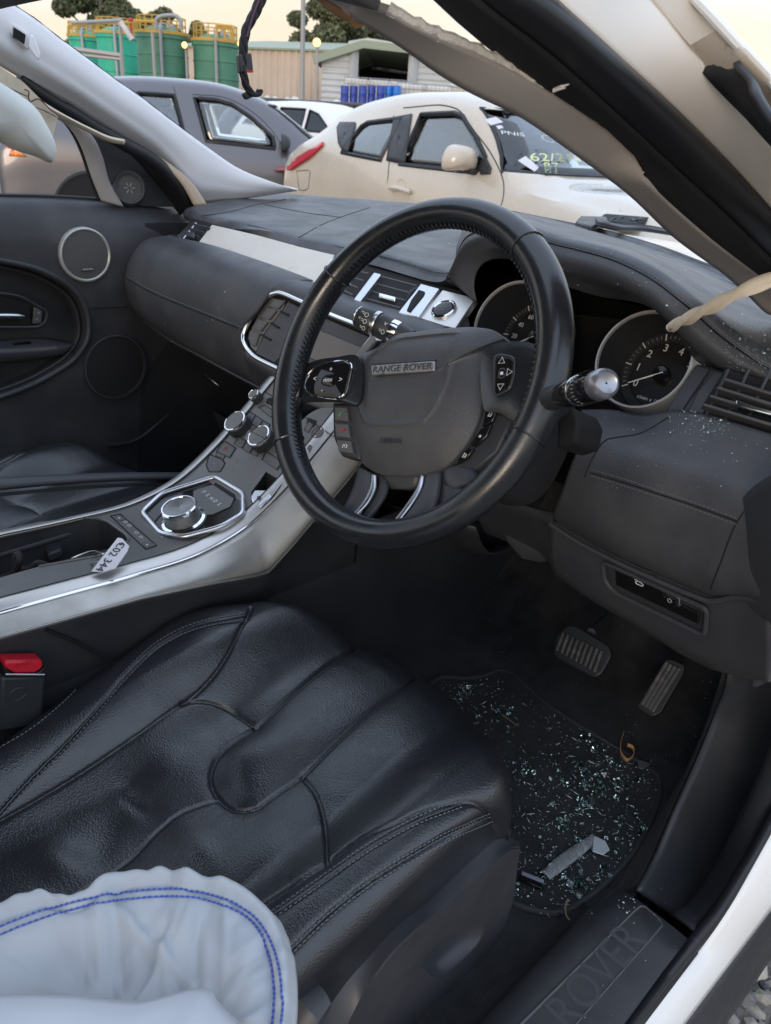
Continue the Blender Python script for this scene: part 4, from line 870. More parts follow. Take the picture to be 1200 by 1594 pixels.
def ZR(pix, z, up=.13): return [U(px, py, z=z+up*max(0, (i-3)/6)**1.3) for i, (px, py) in enumerate(pix)]
obj('door_seal', ribbon(ZR(e0_, .457), ZR(e1_, .452), 50, 7, .009, (0, -.2, 1)), M_rubber, suv, solid=.004, smooth=60, label='black rubber seal along the driver sill')
fel = ribbon(Y([(1045, 1424), (1075, 1400), (1110, 1350), (1150, 1275), (1185, 1200), (1215, 1120)], -.742), Y([(1080, 1450), (1106, 1419), (1133, 1379), (1166, 1324), (1191, 1281), (1221, 1224)], -.772), 40, 5, .004, (0, .3, .8)); obj('felt_strip', fel, M_foam, suv, solid=.004)
obj('sill_flange', ribbon(ZR(e1_, .451), ZR(e2_, .415), 50, 8, .006, (0, -.6, .6)), M_white, suv, solid=.003, smooth=60, label='white painted driver sill with small scratches')
obj('sill_cladding', ribbon(ZR(e2_, .414), ZR(e3_, .25), 50, 8, .006, (0, -.9, .1)), M_plastic, suv, solid=.004, smooth=60, label='dirty black plastic cladding under the driver sill')
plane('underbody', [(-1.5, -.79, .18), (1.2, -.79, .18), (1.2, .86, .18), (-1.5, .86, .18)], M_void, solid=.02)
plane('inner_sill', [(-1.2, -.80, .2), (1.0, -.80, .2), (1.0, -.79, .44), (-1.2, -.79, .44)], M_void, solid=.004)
plane('rear_bulkhead', [(-1.25, -.75, .2), (-1.25, .75, .2), (-1.25, .75, 1.0), (-1.25, -.75, 1.0)], M_carpet, solid=.02)
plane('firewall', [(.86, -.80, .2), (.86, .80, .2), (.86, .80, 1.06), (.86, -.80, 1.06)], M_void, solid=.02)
# outer wing / front door pillar skin on the driver side
plane('front_wing', [(.46, -.83, .25), (1.5, -.90, .25), (1.5, -.80, .98), (.46, -.77, 1.07)], M_white, solid=.006)
plane('hinge_pillar', [(.33, -.762, .60), (.47, -.80, .40), (.47, -.766, 1.07), (.34, -.745, 1.04)], M_whitein, solid=.004, label='white painted door hinge pillar beside the footwell')
plane('dash_end_cap', [(.28, -.712, .70), (.60, -.715, .60), (.60, -.70, 1.06), (.27, -.70, 1.05)], M_plastic, solid=.004)
plane('side_skin', [(.60, .86, .25), (1.4, .90, .25), (1.4, .88, 1.0), (.60, .83, 1.05)], M_white, solid=.006)
# driver-side front post trim (bottom right of the dashboard)
post = [[(1150, 790), (1148, 850), (1143, 900), (1145, 960), (1155, 1010), (1165, 1040)], [(1175, 760), (1172, 830), (1168, 890), (1168, 960), (1180, 1020), (1190, 1052)], [(1240, 720), (1240, 800), (1240, 880), (1240, 960), (1245, 1020), (1250, 1060)]]
R_ = [catmull([U(px, py, x=v) for (px, py), v in zip(r_, vals)], 30) for r_, vals in zip(post, [(.13, .13, .14, .17, .22, .27), (.10, .10, .11, .14, .20, .25), (.05, .05, .06, .09, .15, .20)])]
k = MB(); k.grid(surf(R_, 30, 10)); obj('front_post_trim', k, M_plastic_g, suv, solid=.006, smooth=60)
# ================================================================== dashboard
def grid_px(rows, n=60, m=None):
    """rows: list of lists of 3-D points (any count) -> smooth grid"""
    k = MB(); k.grid(surf(rows, n, m) if m else [catmull(r_, n) for r_ in rows]); return k
def X(pix, x): return [U(px, py, x=x) for px, py in pix]
def Zp(pix, z): return [U(px, py, z=z) for px, py in pix]
dash = obj('dashboard', grid_px([[Vector((.60, y, .70)) for y in (.66, .2, -.2, -.68)], [Vector((.58, y, 1.04)) for y in (.66, .2, -.2, -.68)]], 12), M_void, suv, solid=.02)
# --- top pad, passenger side to the instrument hood
lipx = [(286, 333), (300, 340), (340, 351), (400, 365), (465, 384), (527, 397), (583, 410), (643, 429), (672, 437), (690, 437), (699, 431)]
lip = [U(px, py, x=lerp(.330, .30, i/10)) for i, (px, py) in enumerate(lipx)]
under = [p+Vector((.022, 0, -.014)) for p in lip]
top1 = [p+Vector((.004, 0, .007)) for p in lip]
top2 = [p+Vector((.022, 0, .0125)) for p in lip]
farx = [(318, 322), (336, 318), (352, 313), (382, 305), (402, 301), (430, 303), (500, 309), (560, 313), (640, 319), (690, 323), (735, 328)]
farp = [U(px, py, z=lerp(1.088, 1.085, i/10)) for i, (px, py) in enumerate(farx)]
mid = [lerp(a, b, .5)+Vector((0, 0, .002)) for a, b in zip(top2, farp)]
k = grid_px([under, [p+Vector((.005, 0, -.009)) for p in lip], lip, top1, top2, mid, farp, [p+Vector((.02, .01, -.03)) for p in farp]], 80, 40)
dp = obj('dash_top_pad', k, M_dash, suv, solid=.004, smooth=60, label='dusty black stitched pad on top of the dashboard')
on_pad = sticker(dp)
# seams on the pad
def seam_tube(P, name, m_, r=.0011, parent=None): k = MB(); k.tube(P, r, seg=5); return obj(name, k, m_, parent or suv)
for pts in (((315, 338), (360, 331), (400, 320), (445, 312)), ((410, 320), (470, 332), (530, 340)), ((465, 372), (500, 352), (535, 338), (575, 325))):
    seam_tube(on_path(on_pad, pts, 40, .0022), 'pad_seam', M_void, .0008, dp)
st = [p+Vector((.016, 0, .0118)) for p in lip]; obj('lip_stitching', stitches(catmull(st, 120), .0048, .0032, .0006), M_thread, dp)
seam_tube(catmull([p+Vector((.012, 0, .0112)) for p in lip], 80), 'lip_seam', M_leather_s, .0012, dp)

# --- silver strip and centre vents (plane leaning back under the pad lip)
st_p, st_n = Vector((.312, 0, 1.062)), Vector((-.55, 0, .83)).normalized()
def ST(px, py, h=0): return UP(px, py, st_p+st_n*h, st_n)
k = MB(); k.sheet([ST(*p) for p in ((296, 340), (720, 455), (735, 525), (282, 388))]); obj('fascia_backing', k, M_void, suv, smooth=0, solid=.004)
k = MB(); k.prism([ST(*p, .004) for p in ((330, 350), (400, 366), (465, 384), (520, 397), (512, 420), (490, 450), (420, 424), (305, 383))], st_n*-.005); obj('fascia_strip', k, M_stripwhite, suv, smooth=0, label='dusty silver trim strip across the dashboard')
k = MB(); k.prism([ST(*p, .007) for p in ((516, 400), (528, 405), (505, 452), (486, 447))], st_n*-.008); obj('vent_bezel', k, M_satin, suv, bevel=.002)
# left end vent
ev = thing_part = None
k = MB(); k.prism([ST(*p, .006) for p in ((299, 344), (306, 346), (283, 374), (272, 370))], st_n*-.01); av = obj('air_vent', k, M_satin, suv, bevel=.002, label='small silver edged air vent at the passenger end')
for a, b in (((303, 352), (326, 358)), ((297, 359), (318, 365)), ((290, 366), (311, 372))): k = MB(); k.box((ST(*a, .004)+ST(*b, .004))/2, ((ST(*a)-ST(*b)).length, .004, .010), Matrix((( ST(*b)-ST(*a)).normalized(), Vector((1, 0, 0)), Vector((0, 0, 1)))).transposed()); obj('vent_slat', k, M_plastic, av)
k = MB(); k.prism([ST(*p, .012) for p in ((290, 359), (302, 362), (301, 369), (289, 366))], st_n*-.008); obj('vent_tab', k, M_plastic_g, av, bevel=.002)
# centre vents: slats, divider, tab
def slat(pa, pb, h, parent, w=.012, t=.0028, m_=None, nrm=None, plane_=None):
    f = plane_ or ST; a, b = f(*pa, h), f(*pb, h); d = (b-a).normalized(); n_ = (nrm or st_n); up = n_.cross(d).normalized()
    k = MB(); k.box((a+b)/2, ((b-a).length, t, w), Matrix((d, up, n_)).transposed()); return obj('vent_slat', k, m_ or M_slat, parent, bevel=.0008, bseg=1)
k = MB(); k.prism([ST(*p, .010) for p in ((582, 423), (593, 426), (559, 470), (549, 467))], st_n*-.016); cv = obj('air_vent', k, M_satin, suv, bevel=.002, label='centre air vent with silver divider beside the steering wheel')
for i in range(4):
    slat((594-i*9.5, 434+i*11), (650-i*8.5, 449+i*11.5), -.003, cv)
for i in range(4): slat((534-i*3, 420+i*10), (576-i*8.5, 430+i*11), -.003, cv)
k = MB(); k.prism([ST(*p, .008) for p in ((589, 454), (616, 461), (614, 468), (588, 461))], st_n*-.008); obj('vent_tab', k, M_chrome, cv, bevel=.0025)
k = MB(); k.prism([ST(*p, .012) for p in ((655, 441), (684, 449), (651, 494), (619, 487))], st_n*-.02); tw = obj('vent_wheel_bezel', k, M_satin, suv, bevel=.0015, label='silver bezel with vent thumb wheel')
k = MB(); k.prism([ST(*p, .0135) for p in ((652, 451), (661, 454), (659, 459), (638, 485), (633, 483), (640, 467))], st_n*-.008); obj('slot', k, M_void, tw, smooth=0)
c = ST(648, 468, -.006); ax = (ST(684, 449)-ST(655, 441)).normalized(); k = MB(); k.lathe([(.008, -.003), (.019, -.003), (.0195, 0), (.019, .003), (.008, .003)], c, ax, seg=30)
for i in range(30):
    t = i*math.pi/15; d = (st_n*math.cos(t)+ax.cross(st_n)*math.sin(t)); k.box(c+d*.0195, (.0014, .0014, .006), Matrix((d, d.cross(ax), ax)).transposed())
obj('thumb_wheel', k, M_plastic, tw)
k = MB(); k.prism([ST(*p, .008) for p in ((689, 451), (741, 464), (708, 511), (688, 507), (650, 496))], st_n*-.01); sb = obj('start_button_panel', k, M_alu, suv, bevel=.0012, label='brushed silver panel around the start button')
c = ST(691, 483, .008); k = MB(); k.lathe([(.0185, 0), (.0185, .003), (.0165, .0042), (.0150, .003)], c, st_n, seg=40); obj('button_ring', k, M_chrome, sb)
k = MB(); k.lathe([(.0148, .001), (.0140, .0035), (.0125, .0042), (.001, .0036)], c, st_n, seg=36); bt = obj('start_button', k, M_gloss, sb)
ex = (ST(700, 483)-ST(682, 481)).normalized(); ey = st_n.cross(ex)
for t_, dy in (('ENGINE', .0026), ('START', -.0006), ('STOP', -.0038)): obj('button_print', text_mb(t_, .0030, c+st_n*.0044+ey*dy, ex, ey, .0002), M_print_dim, sb, smooth=0)

# --- glovebox pad: crest, rounded front with crease, bottom edge
crest = [(262, 369), (307, 380), (380, 404), (440, 425), (474, 438)]
upper = [(222, 378), (262, 392), (330, 415), (390, 437), (426, 452)]
umid = [(203, 403), (240, 420), (300, 444), (355, 466), (402, 484)]
crease = [(196, 432), (230, 452), (290, 478), (340, 498), (380, 514)]
lower = [(203, 470), (240, 500), (300, 530), (345, 548), (385, 563)]
bot = [(222, 495), (258, 522), (310, 550), (360, 577), (404, 600)]
def row(pix, x, dx=.0): return [U(px, py, x=x+dx*max(0, 1-i/2.0)) for i, (px, py) in enumerate(pix)]
k = grid_px([[p+Vector((.06, 0, -.012)) for p in row(crest, .245, .01)], row(crest, .245, .012), row(upper, .205, .022), row(umid, .186, .022), row(crease, .178, .02), row(lower, .185, .02), row(bot, .212, .02), [p+Vector((.06, 0, -.01)) for p in row(bot, .212, .02)]], 70, 44)
gp = obj('glovebox_pad', k, M_dashclean, suv, solid=.004, smooth=60, label='padded black glovebox front on the passenger side')
# end cap of the pad near the door
endp = [row(q, x, d_)[0] for q, x, d_ in ((crest, .245, .012), (upper, .205, .022), (crease, .178, .02), (lower, .185, .02), (bot, .212, .02))]
E_ = catmull(endp, 24); k = MB(); k.grid([[tuple(p) for p in E_], [tuple(p+np.array([.012, .014, 0])) for p in E_], [tuple(p*np.array([0, 1, 1])+np.array([.33, .012, 0])) for p in E_]]); obj('pad_end', k, M_dashclean, gp, smooth=60, solid=.003)
on_gp = sticker(gp)
seam_tube(on_path(on_gp, crease, 80, .0022), 'pad_seam', M_void, .0009, gp)
seam_tube(on_path(on_gp, [(a, b-3) for a, b in crease], 80, .0018), 'pad_roll', M_dashclean, .0016, gp)
# satin line and dark underside below the pad
k = MB(); k.tube(catmull([p+Vector((.004, 0, -.006)) for p in row(bot, .214, .02)], 50), .0035, seg=8); obj('trim_line', k, M_plastic_g, gp)
A = [p+Vector((.012, 0, -.010)) for p in row(bot, .212, .02)]; B = [p+Vector((.16, 0, -.10)) for p in A]; C_ = [p+Vector((.34, 0, -.12)) for p in A]
obj('glovebox_underside', grid_px([A, B, C_], 20, 8), M_plastic, suv, solid=.004)
k = MB(); k.add([U(317, 581, x=.28), U(340, 600, x=.28), U(343, 606, x=.29), U(328, 592, x=.285)], [(0, 1, 2, 3)]); obj('glovebox_catch', k, M_satin, suv, solid=.002)

# --- centre screen housing with framed switches
fp_, fn_ = Vector((.186, .15, .96)), Vector((-.93, 0, .36)).normalized()
def FP(px, py, h=0): return UP(px, py, fp_+fn_*h, fn_)
fr_out = [(431, 456), (470, 470), (520, 492), (556, 506), (600, 524), (640, 545), (640, 640), (600, 655), (540, 622), (480, 596), (440, 577), (394, 553), (383, 540), (378, 525), (386, 505), (404, 478), (416, 462)]
k = MB(); P = [FP(*p, .002) for p in fr_out]; k.tube(catmull(P, 90, True), .0042, seg=10, closed=True, up=fn_); sc = obj('screen_frame', k, M_chrome, suv, label='bright metal frame around the centre screen and its side switches')
k = MB(); k.prism([FP(*p, -.006) for p in ((431, 458), (640, 545), (640, 640), (600, 652), (394, 552), (380, 525), (404, 480))], fn_*-.004); obj('screen_backing', k, M_void, sc, smooth=0)
k = MB(); k.prism([FP(*p, -.002) for p in ((422, 463), (444, 468), (440, 480), (412, 516), (398, 548), (390, 540), (386, 525), (404, 484))], fn_*-.004); obj('switch_strip', k, M_conpanel, sc, bevel=.001)
for i, q in enumerate((((427, 465), (443, 469), (432, 481), (417, 476)), ((416, 478), (430, 483), (418, 498), (404, 493)), ((402, 496), (416, 501), (405, 516), (391, 511)), ((389, 514), (403, 519), (397, 538), (391, 538), (386, 527)))):
    k = MB(); k.prism([FP(*p, .0015) for p in q], fn_*-.004); o = obj('switch', k, M_button, sc, bevel=.0008)
    c = sum((FP(*p, .0018) for p in q), Vector())/len(q); ex = Vector((0, -1, 0)); ex = (ex-fn_*ex.dot(fn_)).normalized(); ey = fn_.cross(ex)
    obj('switch_print', text_mb(('HOME\nMENU', 'SETUP', 'NAV', '<>')[i], (.0034, .0040, .0048, .006)[i], c, ex, ey, .0003), M_print_dim, sc, smooth=0)
for q in (((436, 483), (448, 489), (446, 491), (435, 486)), ((421, 501), (434, 509), (432, 511), (420, 504)), ((406, 519), (421, 528), (419, 530), (405, 522))):
    k = MB(); k.prism([FP(*p, .002) for p in q], fn_*-.005); obj('switch_divider', k, M_void, sc, smooth=0)
k = MB(); k.prism([FP(*p, -.001) for p in ((448, 469), (470, 480), (640, 552), (640, 620), (445, 565), (427, 565), (398, 550), (413, 517), (441, 481))], fn_*-.004); obj('switch_panel', k, M_plastic_g, sc, bevel=.001)
k = MB(); k.prism([FP(*p, .001) for p in ((492, 512), (640, 574), (640, 650), (560, 590), (470, 552))], fn_*-.004); obj('touch_screen', k, mat('sky_tinted_screen', (.10, .085, .075), .22, wear=(20, .6, (.2, .17, .14), .2)), sc, bevel=.001, label='touch screen with the reflected sky put into its grey brown colour')  # sky reflection painted in as a brown base colour with paler patches
k = MB(); k.prism([FP(*p, .0015) for p in ((452, 540), (441, 568), (424, 566))], fn_*-.004); obj('screen_slot', k, M_void, sc, smooth=0)
cr2 = X([(470, 437), (500, 448), (534, 461), (575, 474), (620, 486), (700, 510)], .245); ft = [FP(*p, .003) for p in ((424, 452), (468, 467), (520, 489), (556, 503), (600, 520), (680, 552))]
obj('crest_pad', grid_px([[p+Vector((.06, 0, -.012)) for p in cr2], cr2, [lerp(a, b, .45)+Vector((-.008, 0, .006)) for a, b in zip(cr2, ft)], ft, [p+Vector((.03, 0, -.002)) for p in ft]], 50, 20), M_dashclean, suv, solid=.003, smooth=60)
fb = [FP(*p, .002) for p in ((382, 545), (394, 557), (440, 582), (480, 601), (540, 628), (640, 672))]; bt2 = X([(404, 600), (420, 608), (455, 626), (500, 648), (550, 672), (640, 718)], .212)
obj('lower_pad', grid_px([[p+Vector((.03, 0, .004)) for p in fb], fb, [lerp(a, b, .5)+Vector((-.006, 0, 0)) for a, b in zip(fb, bt2)], bt2, [p+Vector((.06, 0, -.01)) for p in bt2]], 50, 20), M_dashclean, suv, solid=.003, smooth=60)

# --- instrument hood: seam, leather top, dark face
seam = [(699, 431, .300), (707, 412, .292), (714, 392, .286), (724, 373, .280), (745, 361, .272), (780, 358, .262), (820, 366, .254), (857, 379, .248), (905, 391, .246), (950, 404, .245), (985, 419, .245), (1017, 437, .245), (1048, 460, .245), (1075, 482, .246), (1117, 520, .248), (1150, 545, .25), (1180, 566, .252), (1225, 590, .252)]
SM = [U(a, b, x=c) for a, b, c in seam]
farh = [(735, 327), (742, 328), (752, 329), (765, 330), (785, 333), (810, 336), (835, 341), (862, 347), (895, 356), (930, 366), (965, 377), (1000, 389), (1040, 402), (1080, 416), (1125, 436), (1165, 455), (1200, 472), (1250, 500)]
FH = [U(a, b, z=lerp(1.085, 1.075, i/17)) for i, (a, b) in enumerate(farh)]
def arc(a, b, t, up): return lerp(a, b, t)+Vector((0, 0, up))
n_ = len(SM); hgt = [.0, .004, .008, .012, .014, .014]
rows = [SM, [p+Vector((.014, 0, .0055)) for p in SM]]
for t, upz in ((.22, .010), (.45, .012), (.7, .008), (.9, .002)): rows.append([arc(a, b, t, upz) for a, b in zip(SM, FH)])
rows.append(FH); rows.append([p+Vector((.02, .01, -.03)) for p in FH])
k = grid_px(rows, 90, 40); ih = obj('instrument_hood', k, M_dash, suv, solid=.004, smooth=60, label='dusty black leather hood over the instruments')
on_ih = sticker(ih); sm2 = [(a, b) for a, b, c in seam]
for dy_ in (-5, -1.5): obj('hood_stitching', stitches(on_path(on_ih, [(a, b+dy_) for a, b in sm2[4:]], 200, .0022), .0048, .0032, .0006), M_threadl if dy_ < -2 else M_thread, ih)
seam_tube(catmull([p+Vector((0, 0, .0006)) for p in SM], 120), 'hood_seam', M_leather_s, .0016, ih)
# dark face rolling under the seam to the instrument opening
face = [(702, 434), (712, 420), (722, 405), (735, 392), (758, 382), (790, 384), (825, 396), (860, 412), (905, 424), (950, 436), (985, 450), (1017, 470), (1045, 496), (1068, 520), (1104, 552), (1140, 572), (1180, 585), (1225, 606)]
F1 = [U(a, b, x=.25+.010*math.sin(i)) if False else U(a, b, x=c+.002) for i, ((a, b), (_, _, c)) in enumerate(zip(face, seam))]
F1 = [lerp(s_, f_, 1)+Vector((-.004, 0, 0)) for s_, f_ in zip(SM, F1)]
inner = [(742, 470), (738, 450), (740, 430), (750, 412), (772, 402), (800, 404), (832, 418), (862, 436), (905, 452), (940, 462), (975, 466), (1008, 474), (1035, 494), (1058, 520), (1085, 560), (1120, 580), (1165, 590), (1220, 612)]
F2 = [U(a, b, x=lerp(.285, .292, .5)) for a, b in inner]
k = grid_px([[p+Vector((.002, 0, .001)) for p in SM], [lerp(a, b, .5)+Vector((-.005, 0, 0)) for a, b in zip(SM, F1)], F1, [lerp(a, b, .5)+Vector((.0, 0, 0)) for a, b in zip(F1, F2)], F2], 90, 24); obj('hood_face', k, M_dashclean, suv, solid=.003, smooth=60)
k = MB(); k.add([U(745, 470, x=.42), U(1070, 510, x=.42), U(1100, 680, x=.42), U(745, 640, x=.42)], [(0, 1, 2, 3)]); obj('cluster_backing', k, M_void, suv, smooth=0, solid=.004)

# --- gauges
ga_n = Vector((-math.cos(rad(26)), 0, math.sin(rad(26)))); eU_g = Vector((math.sin(rad(26)), 0, math.cos(rad(26)))); eR_g = Vector((0, -1, 0))
M_face = mat('gauge_face', (.012, .012, .013), .35)
M_facering = mat('gauge_ring_dark', (.03, .03, .032), .4)
M_needle = mat('needle_white', (.75, .75, .75), .4)
def gauge(c, nums, a0, a1, needle, label, caption):
    """angles in degrees clockwise from up"""
    def G(r, a, h=0): return c+ga_n*h+(eU_g*math.cos(rad(a))+eR_g*math.sin(rad(a)))*r
    k = MB(); k.lathe([(0.06092, .0), (0.06092, .068), (0.05952, .0705), (0.05720, .0705), (0.05636, .0665)], c, ga_n, seg=64); g_ = obj('instrument_gauge', k, mat('gauge_ring_silver', (.55, .54, .52), .3, .5), suv, label=label)
    k = MB(); k.lathe([(0.05599, .0675), (0.05487, .012), (0.05301, .001)], c, ga_n, seg=64); obj('gauge_tunnel', k, M_plastic, g_)
    k = MB(); k.lathe([(0.05441, .001), (.001, .0012)], c, ga_n, seg=64); obj('gauge_face', k, M_face, g_)
    k = MB(); k.lathe([(0.05394, .0025), (0.05301, .005), (0.04278, .006), (0.04138, .0025)], c, ga_n, seg=64); obj('scale_ring', k, M_facering, g_)
    n = len(nums); 
    for i in range((n-1)*5+1):
        a = lerp(a0, a1, i/((n-1)*5)); maj = i % 5 == 0
        p = G(0.04790, a, .0062); d = (G(.06, a)-G(.05, a)).normalized(); k = MB(); k.box(p, (.0085 if maj else .0035, .0013 if maj else .0008, .0008), Matrix((d, ga_n.cross(d), ga_n)).transposed()); obj('tick', k, M_print if maj else M_print_dim, g_, smooth=0)
    for i, tx in enumerate(nums):
        a = lerp(a0, a1, i/(n-1)); obj('numeral', text_mb(tx, .0135 if len(tx) < 2 else .0095, G(0.03488, a, .003), eR_g, eU_g, .0006), M_print, g_, smooth=0)
    k = MB(); k.lathe([(.0105, .003), (.0105, .011), (.009, .0125), (.001, .013)], c, ga_n, seg=24); obj('needle_hub', k, M_gloss, g_)
    a = needle; p0, p1 = G(-.004, a, .012), G(0.04138, a, .0115); k = MB(); k.tube([p0, p1], [.0013, .0007], seg=6); obj('needle', k, M_needle, g_)
    obj('gauge_caption', text_mb(caption, .0070, G(0.03348, 180, .003)+eR_g*(-.002), eR_g, eU_g, .0004), M_print, g_, smooth=0)
    k = MB(); k.lathe([(0.05617, .030), (.03, .0305), (.001, .0306)], c, ga_n, seg=48)
    return g_
gz = 1.037
gauge(Vector((.352, -.481, 1.008)), ['0', '1', '2', '3', '4', '5', '6', '7'], -122, 122, -122, 'rev counter with white needle at zero', 'r/min x 1000')
gauge(Vector((.356, -.279, 1.008)), ['0', '20', '40', '60', '80', '100', '120', '140', '160'], -125, 115, -125, 'speedometer half hidden behind the steering wheel rim', 'km/h')

# --- lower driver dashboard: side cheek beside gauges, vent, stitched knee panel
chk = [[(968, 478, .30), (1030, 500, .29), (1066, 540, .275), (1085, 562, .265), (1106, 570, .258)], [(1052, 640, .20), (1065, 620, .21), (1082, 600, .22), (1098, 585, .235), (1120, 576, .245)], [(1050, 645, .18), (1070, 640, .18), (1090, 622, .195), (1108, 605, .21), (1135, 582, .24)]]
k = MB(); k.prism([U(*p, x=v) for p, v in (((1040, 640), .225), (1084, 566), .262) if False] if False else [U(1035, 640, x=.225), U(1083, 566, x=.262), U(1130, 580, x=.250), U(1092, 645, x=.20)], (.02, 0, -.005)); obj('vent_cheek', k, M_plastic_g, suv, bevel=.003)
k = MB(); k.tube([U(1062, 640, x=.207), U(1108, 572, x=.252)], .0012, seg=5); obj('cheek_seam', k, M_void, suv)
vp_, vn_ = U(1140, 620, x=.20), Vector((-.80, -.05, .60)).normalized()
def VP(px, py, h=0): return UP(px, py, vp_+vn_*h, vn_)
k = MB(); k.prism([VP(*p, -.02) for p in ((1085, 645), (1128, 575), (1260, 610), (1230, 700))], vn_*-.01); vb = obj('air_vent', k, M_void, suv, smooth=0, label='driver side air vent at the right end of the dashboard')
for i in range(4):
    slat((1128-i*10.5, 594+i*13.2), (1250-i*6, 632+i*14.0), .0, vb, w=.014, t=.0032, nrm=vn_, plane_=VP)
for x in (1120, 1152, 1186): k = MB(); k.tube([VP(x+14, 575, -.012), VP(x-26, 660, -.012)], .0016, seg=5); obj('vent_vane', k, M_plastic, vb)
k = MB(); k.prism([VP(*p, .010) for p in ((1144, 624), (1148, 622), (1206, 640), (1206, 648), (1146, 632))], vn_*-.012); obj('vent_tab', k, M_chrome, vb, bevel=.0025)
# knee panel (upper flat, stitched seam, lower face)
kn = [[(905, 640, .205), (950, 640, .205), (1000, 648, .203), (1050, 640, .203), (1095, 646, .190), (1150, 662, .18), (1215, 682, .17), (1260, 696, .165)],
      [(915, 662, .175), (950, 668, .172), (1000, 678, .168), (1050, 690, .160), (1100, 704, .152), (1155, 722, .145), (1215, 745, .138), (1260, 762, .132)],
      [(905, 690, .150), (940, 700, .146), (990, 712, .140), (1040, 728, .132), (1095, 748, .125), (1150, 768, .118), (1210, 795, .112), (1250, 815, .108)],
      [(890, 725, .135), (921, 736, .131), (975, 752, .126), (1030, 770, .120), (1090, 790, .114), (1150, 812, .108), (1190, 828, .104), (1230, 845, .10)],
      [(878, 760, .135), (905, 775, .131), (955, 796, .126), (1010, 818, .120), (1070, 842, .114), (1135, 868, .108), (1170, 880, .104), (1215, 895, .10)],
      [(864, 796, .150), (890, 815, .146), (940, 842, .140), (995, 868, .134), (1055, 895, .127), (1110, 917, .120), (1145, 915, .112), (1200, 925, .10)],
      [(862, 806, .175), (888, 826, .172), (938, 853, .166), (993, 878, .160), (1053, 905, .152), (1108, 926, .146), (1143, 926, .140), (1200, 936, .12)]]
k = grid_px([[U(a, b, x=c) for a, b, c in r_] for r_ in kn], 60, 40); kp_ = obj('knee_panel', k, M_dashclean, suv, solid=.004, smooth=60, label='stitched black leather panel below the instruments')
on_kp = sticker(kp_); sl3 = [(a, b) for a, b, c in kn[3][1:6]]; seam_tube(on_path(on_kp, sl3, 100, .0020), 'knee_seam', M_void, .0009, kp_)
for dy_ in (-5, 5): obj('knee_stitching', stitches(on_path(on_kp, [(a, b+dy_) for a, b in sl3], 120, .0023), .0046, .0032, .0006, nrm=(-.8, 0, .5)), M_threadl, kp_)
# panel edge seam
for pts in (((912, 742, .128), (925, 712, .140), (940, 690, .150), (1000, 676, .166), (1042, 652, .196)), ((1108, 915, .122), (1122, 880, .112), (1148, 815, .108), (1180, 770, .118))):
    seam_tube(on_path(on_kp, [(a, b) for a, b, c in pts], 40, .0022), 'panel_seam', M_void, .0008, kp_)
# under panel with switch recess
un = [[(861, 810, .170), (905, 838, .165), (960, 866, .160), (1020, 893, .150), (1080, 918, .142), (1110, 928, .138), (1150, 922, .13), (1200, 930, .115)],
      [(858, 845, .180), (905, 872, .175), (960, 905, .170), (1020, 940, .162), (1070, 965, .156), (1108, 985, .150), (1150, 985, .14), (1200, 990, .12)],
      [(862, 880, .21), (910, 915, .20), (960, 945, .19), (1010, 975, .182), (1060, 1002, .176), (1110, 1024, .17), (1150, 1035, .17), (1200, 1050, .16)],
      [(880, 905, .30), (925, 935, .29), (965, 958, .28), (1005, 980, .27), (1050, 1010, .26), (1110, 1040, .25), (1150, 1050, .24), (1200, 1060, .22)]]
k = grid_px([[U(a, b, x=c) for a, b, c in r_] for r_ in un], 50, 24); ud = obj('lower_dash_panel', k, M_plastic_g, suv, solid=.004, smooth=60, label='black lower dashboard panel with tailgate switch recess')
k = MB(); k.tube(catmull([U(a, b, x=c)+Vector((-.004, 0, -.004)) for a, b, c in un[0]], 50), .0035, seg=8); obj('panel_lip', k, M_plastic_g, ud)
rp_, rn_ = U(1010, 925, x=.160), Vector((-.90, -.10, .42)).normalized()
rn_ = ((U(1100, 985, x=.151)-U(945, 880, x=.168)).cross(U(1070, 930, x=.146)-U(945, 880, x=.168))).normalized(); rn_ = rn_ if rn_.x < 0 else -rn_
def RP(px, py, h=0): return UP(px, py, rp_+rn_*(h+.003), rn_)
k = MB(); P = rpoly([RP(*p, .002) for p in ((938, 874), (1101, 948), (1097, 990), (958, 923), (942, 906))], .008); k.tube(P, .0028, seg=8, closed=True, up=rn_); sw = obj('switch_recess', k, M_plastic_g, suv, label='recessed switch panel with tailgate and dimmer controls')
k = MB(); k.prism([RP(*p, .000) for p in ((944, 881), (1094, 948), (1092, 982), (956, 919), (946, 906))], rn_*-.004); obj('recess_floor', k, M_plastic, sw, smooth=0)
k = MB(); k.prism([RP(*p, .003) for p in ((957, 886), (1033, 919), (1034, 930), (1088, 955), (1086, 972), (958, 911))], rn_*-.003); obj('switch_plate', k, M_gloss, sw, bevel=.001)
k = MB(); k.prism([RP(*p, .005) for p in ((1052, 930), (1058, 932), (1057, 945), (1051, 943))], rn_*-.004); obj('dimmer_wheel', k, M_satin, sw, bevel=.0008)
ex = (RP(1033, 919)-RP(957, 886)).normalized(); ey = rn_.cross(ex); q = RP(995, 908, .0038)
k = MB(); k.tube([q+ex*a+ey*b for a, b in ((-.0055, 0), (-.0025, .002), (.0025, .002), (.0055, -.0005), (.004, -.0024), (-.004, -.0024), (-.0055, 0))], .0005, seg=4); k.tube([q+ex*a+ey*b for a, b in ((-.006, .0026), (-.002, .0034))], .0005, seg=4); obj('tailgate_symbol', k, M_print, sw)
k = MB(); k.tube([RP(1042, 935, .0038)+(ex*math.cos(t)+ey*math.sin(t))*.0025 for t in np.linspace(0, 6.28, 13)[:-1]], .0006, seg=4, closed=True); obj('dimmer_symbol', k, M_print_dim, sw)
